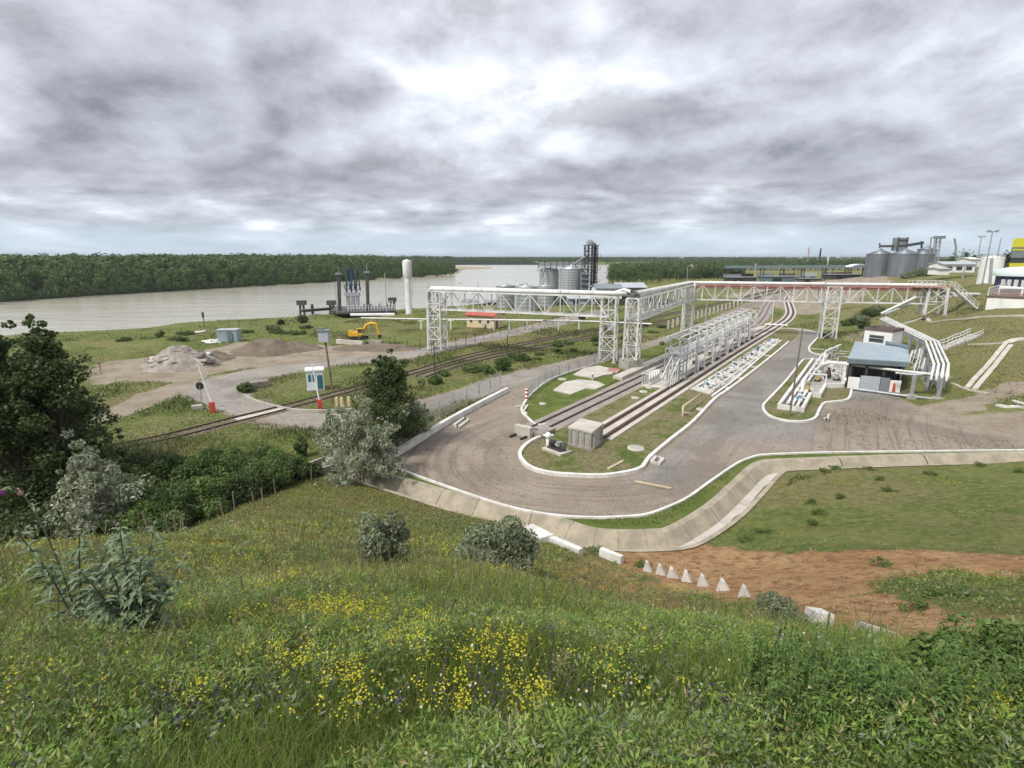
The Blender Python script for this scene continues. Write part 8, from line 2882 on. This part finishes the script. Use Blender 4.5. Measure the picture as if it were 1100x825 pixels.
# flowers
def flower_patches(patches, cols, seed, size, hgt_rng, spike=False, per=1, thin=1.0):
    rng = np.random.default_rng(seed)
    V, T = [], []
    for (px_, py_, rad, cnt) in patches:
        c = G(px_, py_)
        cnt = max(2, int(cnt * thin))
        rad = min(rad, 1.4)
        q = rng.normal(size=(cnt, 2)) * rad * .5
        x, y = c.x + q[:, 0], c.y + q[:, 1]
        z = hgt(x, y)
        h = rng.uniform(*hgt_rng, cnt)
        dist = math.hypot(c.x, c.y)
        s = size * (1 + dist * .04)
        if spike:
            for k in range(9):
                p = np.column_stack([x, y, z + h - .16 * k / 9]) + rng.normal(size=(cnt, 3)) * .008
                V.append(p); T.append(np.full(cnt, s * (1.0 - .05 * (9 - k) + .2)))
        else:
            for k in range(per):
                p = np.column_stack([x, y, z + h]) + rng.normal(size=(cnt, 3)) * (.022 if per > 1 else .0)
                V.append(p); T.append(np.full(cnt, s))
    p = np.concatenate(V); s = np.concatenate(T) * rng.uniform(.6, 1.3, len(p))
    n = len(p)
    nrm = rng.normal(size=(n, 3)) * .5; nrm[:, 2] += 1; nrm /= np.linalg.norm(nrm, axis=1)[:, None]
    t = np.cross(nrm, rng.normal(size=(n, 3))); t /= np.linalg.norm(t, axis=1)[:, None]
    b = np.cross(nrm, t)
    v = np.empty((n, 4, 3)); s = s[:, None]
    v[:, 0], v[:, 1], v[:, 2], v[:, 3] = p - t * s, p + b * s, p + t * s, p - b * s
    return v.reshape(-1, 3), np.repeat(pick(cols, [1] * len(cols), n, rng, .15), 4, axis=0)


yel = [(372, 684, .75, 330), (388, 690, .35, 90), (350, 676, .3, 70), (298, 650, .5, 80), (320, 640, .4, 60), (285, 692, .35, 60), (432, 702, .45, 110), (470, 702, .25, 50), (470, 596, 1.6, 170), (490, 600, 1.2, 110), (445, 594, 1.2, 90), (535, 628, .9, 60), (580, 622, 1.2, 90), (600, 630, .8, 60), (440, 730, .3, 70), (527, 745, .35, 90), (545, 738, .3, 60), (490, 800, .18, 70), (380, 775, .16, 60),
       (570, 800, .2, 80), (345, 760, .2, 40), (310, 745, .25, 50), (225, 795, .15, 30), (25, 600, 1.5, 140), (60, 603, 1.2, 90), (130, 655, .35, 40), (215, 600, 1.0, 60), (250, 615, 1.0, 70), (300, 580, 1.8, 80), (340, 575, 1.5, 70), (730, 640, .6, 30), (655, 650, .6, 40), (1020, 785, .12, 50), (1060, 815, .12, 60), (1030, 812, .1, 50), (1000, 818, .1, 40), (680, 720, .4, 25), (650, 780, .3, 40), (200, 680, .5, 40), (380, 800, .2, 30), (900, 524, 2.5, 60), (1010, 522, 3.0, 90), (1040, 560, 3, 40)]
rngp = random.Random(12)
yel = [(a, b, c, int(n_ * 1.7)) for a, b, c, n_ in yel]
yel += [(rngp.uniform(0, 800), rngp.uniform(575, 820), rngp.uniform(.2, .9), rngp.randint(4, 12)) for _ in range(110)]
v, t_ = flower_patches(yel, [(.62, .55, .03), (.70, .62, .05), (.48, .47, .04)], 7, .0066, (.30, .52), per=6, thin=.32)
tag(np_mesh('yellow_flowers', v, quads4(len(v) // 4), M['leaf'], attrs={'tint': t_}), kind='stuff')
pur = [(480, 690, .4, 10), (195, 700, .3, 10), (180, 690, .2, 8), (130, 760, .25, 8), (285, 765, .3, 10), (60, 800, .2, 8), (190, 805, .2, 8), (520, 770, .2, 10), (475, 775, .2, 10), (215, 720, .3, 8), (255, 690, .3, 8), (100, 800, .2, 6), (760, 800, .2, 7), (600, 760, .2, 8), (240, 785, .2, 9), (780, 815, .1, 5)]
pur += [(rngp.uniform(0, 780), rngp.uniform(640, 820), .5, 5) for _ in range(50)]
v, t_ = flower_patches(pur, [(.065, .045, .10), (.09, .06, .14), (.05, .04, .07)], 8, .008, (.30, .48), spike=True)
tag(np_mesh('violet_flowers', v, quads4(len(v) // 4), M['leaf'], attrs={'tint': t_}), kind='stuff')
wht = [(rngp.uniform(0, 900), rngp.uniform(600, 820), .5, 3) for _ in range(70)]
v, t_ = flower_patches(wht, [(.65, .65, .55), (.6, .5, .25)], 9, .008, (.3, .5), per=2)
tag(np_mesh('pale_flowers', v, quads4(len(v) // 4), M['leaf'], attrs={'tint': t_}), kind='stuff')
# tall dry seed heads
rng = np.random.default_rng(44)
N_ = 3000
r_ = 4.5 + 13 * rng.random(N_); th = rng.uniform(-1, 1, N_)
x, y = r_ * np.sin(th), r_ * np.cos(th)
ok = (h0(x, y) > .6) & (fbm(x, y, .5, 2, 91) > .45) & (region(x, y, soil1, .4, .5, 1.2, 2) < .4) & (region(x, y, soil2, .4, .5, 1.2, 4) < .4)
x, y, r_ = x[ok], y[ok], r_[ok]; n = len(x)
tag(blade_mesh('seed_stalks', x, y, hgt(x, y), rng.uniform(.45, .85, n), .0035 + .0006 * r_, .1 + .4 * rng.random(n), pick([(.27, .23, .13), (.22, .17, .11), (.16, .17, .07)], [1, 1, 1], n, rng), rng, tipw=1.6), kind='stuff')

# weeds and grass on the flat ground
rng = np.random.default_rng(123)
N_ = 420000
r_ = 26 * np.exp(rng.random(N_) * math.log(230 / 26)); th = rng.uniform(-.95, .95, N_)
x, y = r_ * np.sin(th), r_ * np.cos(th)
dpav = np.minimum(np.minimum(sdist(x, y, yard_poly), sdist(x, y, road_a)), 99)
on_island = pip(x, y, isl1_poly) | pip(x, y, isl2_poly) | pip(x, y, isl3_poly) | pip(x, y, strip_poly)
trk = np.minimum(segdist(x, y, [(p.x, p.y) for p in T1]), segdist(x, y, [(p.x, p.y) for p in T2]))
pads = PX([(688, 418), (703, 402), (812, 336), (838, 345), (840, 370), (765, 428), (741, 421)])
dirtm = np.maximum(region(x, y, dirt_poly, .8, 1.6, .3, 14), region(x, y, lane_px, .6, .8, .4, 16))
dirtm = np.maximum(dirtm, np.maximum(.85 * region(x, y, hill_path, .5, 1, .6, 12), .92 * region(x, y, north_yard, 2, 2.5, .1, 19)))
dirtm = np.maximum(dirtm, .7 * region(x, y, right_dirt, 1.2, 1.4, .5, 20))
qx, qd = x / (y * CP + EYE * SP), (y * CP + EYE * SP)
qpx = CX + FPX * qx
qpy = CY - FPX * (y * SP - EYE * CP) / qd
worn = (qpx > 880) & (qpy > 424) & (qpy < 484) & (fbm(x, y, .35, 3, 311) > .50) & (np.abs(h0(x, y)) < .3)
ok = ((dpav > .3) | on_island | worn) & (trk > 2.2) & ~pip(x, y, pads) & (sdist(x, y, river_xy) > 1.5) & (rng.random(N_) > dirtm) & (segdist(x, y, ch_mid) > 1.9) & ((h0(x, y) < .15) | (y > 50))
x, y, r_, isl, dp = x[ok], y[ok], r_[ok], (on_island | worn)[ok], dpav[ok]
n = len(x)
cl = fbm(x, y, .16, 4, 77)
keep = rng.random(n) < np.where(isl, .55, .35 + .65 * sstep(.35, .6, cl))
x, y, r_, isl, cl = x[keep], y[keep], r_[keep], isl[keep], cl[keep]
n = len(x)
h = np.where(isl, .05 + .07 * rng.random(n), (.10 + .55 * sstep(.45, .75, cl) * rng.random(n) + .12 * rng.random(n)))
h = np.where((y > 50) & (x > 45), h * .6, h)
w = .012 + .00085 * r_ + .012 * rng.random(n)
lush = pick([(.084, .130, .034), (.112, .156, .044), (.148, .175, .064), (.062, .100, .028)], [3, 3, 2, 2], n, rng)
dry = pick([(.23, .21, .11), (.29, .25, .145), (.18, .185, .08)], [2, 1, 3], n, rng)
isd = rng.random(n) < np.clip((fbm(x, y, .07, 3, 45) - .40) * 2.2 + np.where(isl, .2, .0) + .15, .06, .75)
zf_ = np.where(isl, .06, hgt(x, y))
tag(blade_mesh('plain_grass', x, y, zf_ - .02, h, w, .3 + .6 * rng.random(n), np.where(isd[:, None], dry, lush), rng), kind='stuff')
print('plain', n)


# ------------------------------------------------------------------ thistle and tall weeds
def jag_leaf(p, d, length, width, rng, droop=.5, teeth=4, n3=None):
    """toothed leaf as a strip of quads along direction d, returns verts, faces"""
    p = np.array(p); d = np.array(d) / np.linalg.norm(d)
    side = np.cross(d, [0, 0, 1.0]); side /= np.linalg.norm(side) + 1e-9
    m = teeth * 2 + 1
    vs = []
    for i in range(m):
        f = i / (m - 1)
        c = p + d * length * f + np.array([0, 0, -droop * length * f * f])
        wv = width * (math.sin(math.pi * min(.98, .12 + f * .86))) * (1.0 if i % 2 == 0 else .38)
        curl = np.array([0, 0, .25 * wv])
        vs += [c - side * wv / 2 + curl, c, c + side * wv / 2 + curl]
    fs = []
    for i in range(m - 1):
        a = i * 3
        fs += [(a, a + 1, a + 4, a + 3), (a + 1, a + 2, a + 5, a + 4)]
    return vs, fs


M['thistle'] = mat('thistle_leaf', (.15, .20, .11), (.095, .145, .065), 14, .6, 0, 0, (.30, .33, .26))
M['thistle_stem'] = mat('thistle_stem', (.115, .145, .075), (.150, .165, .10), 8, .7)
M['purple'] = mat('purple_petals', (.26, .06, .24), (.36, .10, .33), 40, .7)
M['weed_stem'] = mat('weed_stem', (.085, .13, .045), (.11, .14, .06), 8, .7)


def thistle(base, h, label, stems, seed, flowers=True):
    rng = np.random.default_rng(seed); rr = random.Random(seed)
    t = thing('thistle', label, 'thistle', base)
    for (dx, dy, hh, head) in stems:
        top = base + Vector((dx, dy, hh))
        pts = [base + Vector((dx * .08, dy * .08, -.05)), base + Vector((dx * .3, dy * .3, hh * .38)), base + Vector((dx * .62, dy * .62, hh * .72)), top]
        if head == 2:
            pts = [base + Vector((0, 0, -.05)), base + Vector((dx * .22, dy * .2, hh * .45)), base + Vector((dx * .55, dy * .5, hh * .82)), base + Vector((dx * .85, dy * .8, hh * .985)), top]
        sp = spline(pts, 6)
        mb = MB(); mb.path(sp, .013 if head != 2 else .011, 6, r2=.006); mb.build('stem', M['thistle_stem'], t)
        lm = MB()
        nl = int(58 * hh / 1.2) if head != 2 else 26
        for i in range(nl):
            f = rr.uniform(.05, .97) ** (1.0 if head != 2 else 1.4)
            p = sp[int(f * (len(sp) - 1))]
            a = rr.uniform(0, 6.28)
            big = (1 - f * .7) * (.36 if head != 2 else .12)
            vs, fs = jag_leaf(p, (math.cos(a), math.sin(a), rr.uniform(.1, .8)), big * rr.uniform(.7, 1.2) + .03, big * .26 + .012, rng, rr.uniform(.2, .8))
            lm.add(vs, fs)
        lm.build('leaves', M['thistle'], t)
        if head == 2:
            d = (sp[-1] - sp[-3]).normalized()
            mb = MB()
            mb.path([top, top + d * .018, top + d * .034, top + d * .05], .024, 10); mb.lathe(top - up * .012, [(.008, -.012), (.024, 0), (.027, .018), (.018, .03)], 12)
            bd_ = mb.build('flower_head', M['thistle_stem'], t)
            mb = MB()
            for i in range(170):
                q = rng.normal(size=3); q /= np.linalg.norm(q)
                q = Vector(q) + d * 1.1
                q.normalize()
                mb.beam(top + d * .03, top + d * .03 + q * rr.uniform(.034, .048), .0045)
            mb.build('petals', M['purple'], bd_)
            e = sp[-7]; tip = e + Vector((.035, 0, -.035))
            mb = MB(); mb.path([e, e + Vector((.025, 0, .0)), tip], .005, 5); mb.lathe(tip - up * .03, [(.004, 0), (.018, .012), (.018, .03), (.006, .042)], 10)
            for i in range(50):
                q = Vector(rng.normal(size=3)).normalized() - up * .8
                mb.beam(tip - up * .015, tip - up * .015 + q.normalized() * .028, .004)
            mb.build('bud', M['red_steel'], t)
        elif flowers:
            mb = MB(); mb.lathe(top - up * .01, [(.006, -.01), (.02, .004), (.022, .022), (.008, .034)], 10); mb.build('bud', M['thistle_stem'], t)
    return t


tb = G(150, 706)
sc_ = (tb - Vector((0, 0, EYE))).length / 580        # metres per pixel at the thistle
mk = lambda px_, py_: (lambda q: (q.x - tb.x, q.y - tb.y, q.z - tb.z))(D(px_, py_, tb.y))
st = []
for px_, py_ in ((118, 570), (133, 566), (150, 575), (165, 590), (185, 612), (190, 628), (105, 600), (125, 600), (175, 640), (95, 640), (140, 620)):
    a, b, c = mk(px_, py_); st.append((a, rr.uniform(-.25, .25), c, 0))
thistle(tb, 1.4, 'bushy silver green thistle in the left foreground with many jagged leaves', st, 5)
tb2 = G(92, 690)
mk2 = lambda px_, py_: (lambda q: (q.x - tb2.x, q.y - tb2.y, q.z - tb2.z))(D(px_, py_, tb2.y - .5))
a, b, c = mk2(6, 526)
a2, b2, c2 = mk2(18, 572)
thistle(tb2, 1.7, 'tall arching thistle stem with a purple flower head at the left edge', [(a, b, c, 2), (a2, b2, c2, 0), (mk2(60, 590)[0], -.2, mk2(60, 590)[2], 0), (mk2(80, 610)[0], 0, mk2(80, 610)[2], 0)], 6)
for k, (x, y, h, lab) in enumerate(((262, 660, .62, 'slender woolly mullein spike right of the thistle'), (830, 720, .7, 'pale green mullein spike among the weeds'), (875, 740, .75, 'yellowish upright spike at the edge of the tall weeds'))):
    b = G(x, y)
    t = thing('mullein', lab, 'plant', b)
    mb = MB(); mb.path([b, b + Vector((.02, 0, h * .6)), b + Vector((.03, 0, h))], .014, 6, r2=.008); mb.build('stem', M['thistle_stem'], t)
    lm = MB()
    for i in range(22):
        f = rr.random(); a = rr.uniform(0, 6.28)
        vs, fs = jag_leaf(b + Vector((.03 * f, 0, h * f)), (math.cos(a), math.sin(a), .6), .16 * (1 - f) + .04, .05 * (1 - f) + .015, rng, .4, 2)
        lm.add(vs, fs)
    lm.build('leaves', M['thistle'], t)


def weed_proto(seed, h, lw, label):
    rr = random.Random(seed); rng = np.random.default_rng(seed)
    t = thing('tall_weed', label, 'weed', Vector((0, 0, 0)), 'tall leafy weeds on the right of the meadow')
    mb = MB(); V, F, T = [], [], []
    nst = 4
    for s in range(nst):
        a = rr.uniform(0, 6.28); e = Vector((math.cos(a), math.sin(a), 0)) * rr.uniform(.02, .16)
        hh = h * rr.uniform(.7, 1.0)
        sp = [Vector((e.x * .2, e.y * .2, -.05)), e * .5 + up * hh * .5, e * 1.1 + up * hh]
        mb.path(sp, .008, 5, r2=.004)
        sp = spline(sp, 8)
        for i in range(64):
            f = (i + .5) / 64
            p = sp[min(len(sp) - 1, int(f * len(sp)))]
            q = rr.uniform(0, 6.28)
            L = .5 * lw * (1.15 - .5 * f) * rr.uniform(.7, 1.2)
            vs, fs = jag_leaf(p, (math.cos(q), math.sin(q), rr.uniform(.2, .9)), L, L * .42, rng, .55, 2)
            o = len(V); V += vs; F += [tuple(j + o for j in f_) for f_ in fs]
            c = np.array(PAL['weed'][rr.randrange(4)]) * rr.uniform(.8, 1.25) * (1 + .25 * f)
            T += [c] * len(vs)
    mb.build('stem', M['weed_stem'], t)
    np_mesh('leaves', np.array(V), np.array(F), M['leaf'], parent=t, attrs={'tint': np.array(T)})
    return t


WL = 'tall leafy green weed growing in the thicket on the right of the meadow'
wps = [weed_proto(400 + k, h, lw, WL) for k, (h, lw) in enumerate(((.72, .12), (.6, .14), (.85, .11), (.5, .13), (.68, .10)))]
wps_used = set()
spots_ = []
rr = random.Random(31)
for i in range(4000):
    px_ = rr.uniform(780, 1130); py_ = rr.uniform(690, 830)
    lim = np.interp(px_, [780, 840, 900, 960, 1040, 1130], [785, 740, 755, 782, 790, 745])
    if py_ < lim: continue
    if rr.random() > np.interp(px_, [780, 860], [.25, 1]): continue
    spots_.append((px_, py_))
    if len(spots_) >= 130: break
spots_ = [(x, y) for x, y in spots_]
for i, (x, y) in enumerate(spots_):
    p = G(x, y)
    s = rr.uniform(.7, 1.1)
    k = i % 5
    if k not in wps_used:
        wps_used.add(k); wps[k].location = p; wps[k].scale = (s, s, s)
    else:
        copy_tree(wps[k], p, rr.uniform(0, 6.28), WL, None, s)
# low plants along the lip of the drain and on the right field
fs_ = [(885, 507), (895, 503), (925, 498), (935, 505), (1010, 498), (1050, 500), (1070, 497), (1090, 495), (1095, 507), (945, 515), (955, 527), (870, 540), (880, 552), (903, 535), (1000, 510), (875, 565), (820, 572), (800, 580), (945, 608), (1000, 640), (985, 655), (1030, 640), (640, 592), (690, 608)]
for k, (x, y) in enumerate(fs_):
    p = G(x, y)
    bush(p, .30, 1.1, 'low leafy plant tuft on the grass field beyond the earth slope', 'bright', .075, 260, 500 + k, 'leafy_tuft', 'low plant tufts on the right field', clumps=7)

# clods and stones on the bare earth
rng = np.random.default_rng(71)
N_ = 26000
x, y = rng.uniform(2, 40, N_), rng.uniform(6, 32, N_)
s_ = np.maximum(region(x, y, soil1, .4, .5, 1.2, 2), region(x, y, soil2, .4, .6, 1.2, 4))
ok = (s_ > .5) & (segdist(x, y, ch_mid) > 1.6) & (fbm(x, y, .8, 3, 64) > rng.uniform(.25, .7, N_))
x, y = x[ok][:9000], y[ok][:9000]
n = len(x)
oc = np.array([(1, 0, 0), (-1, 0, 0), (0, 1, 0), (0, -1, 0), (0, 0, 1), (0, 0, -1)], dtype=float)
sz = .018 + .05 * rng.random(n) ** 3
v = oc[None] * (sz[:, None, None] * rng.uniform(.6, 1.4, (n, 6, 1))) + np.column_stack([x, y, hgt(x, y) + .005])[:, None, :]
tri = np.array([(0, 2, 4), (2, 1, 4), (1, 3, 4), (3, 0, 4), (2, 0, 5), (1, 2, 5), (3, 1, 5), (0, 3, 5)])
f = (np.arange(n)[:, None, None] * 6 + tri[None]).reshape(-1, 3)
M['clod'] = mat('earth_clod', (.34, .21, .12), (.22, .125, .07), 6, .95)
tag(np_mesh('earth_clods', v.reshape(-1, 3), f, M['clod']), kind='stuff')
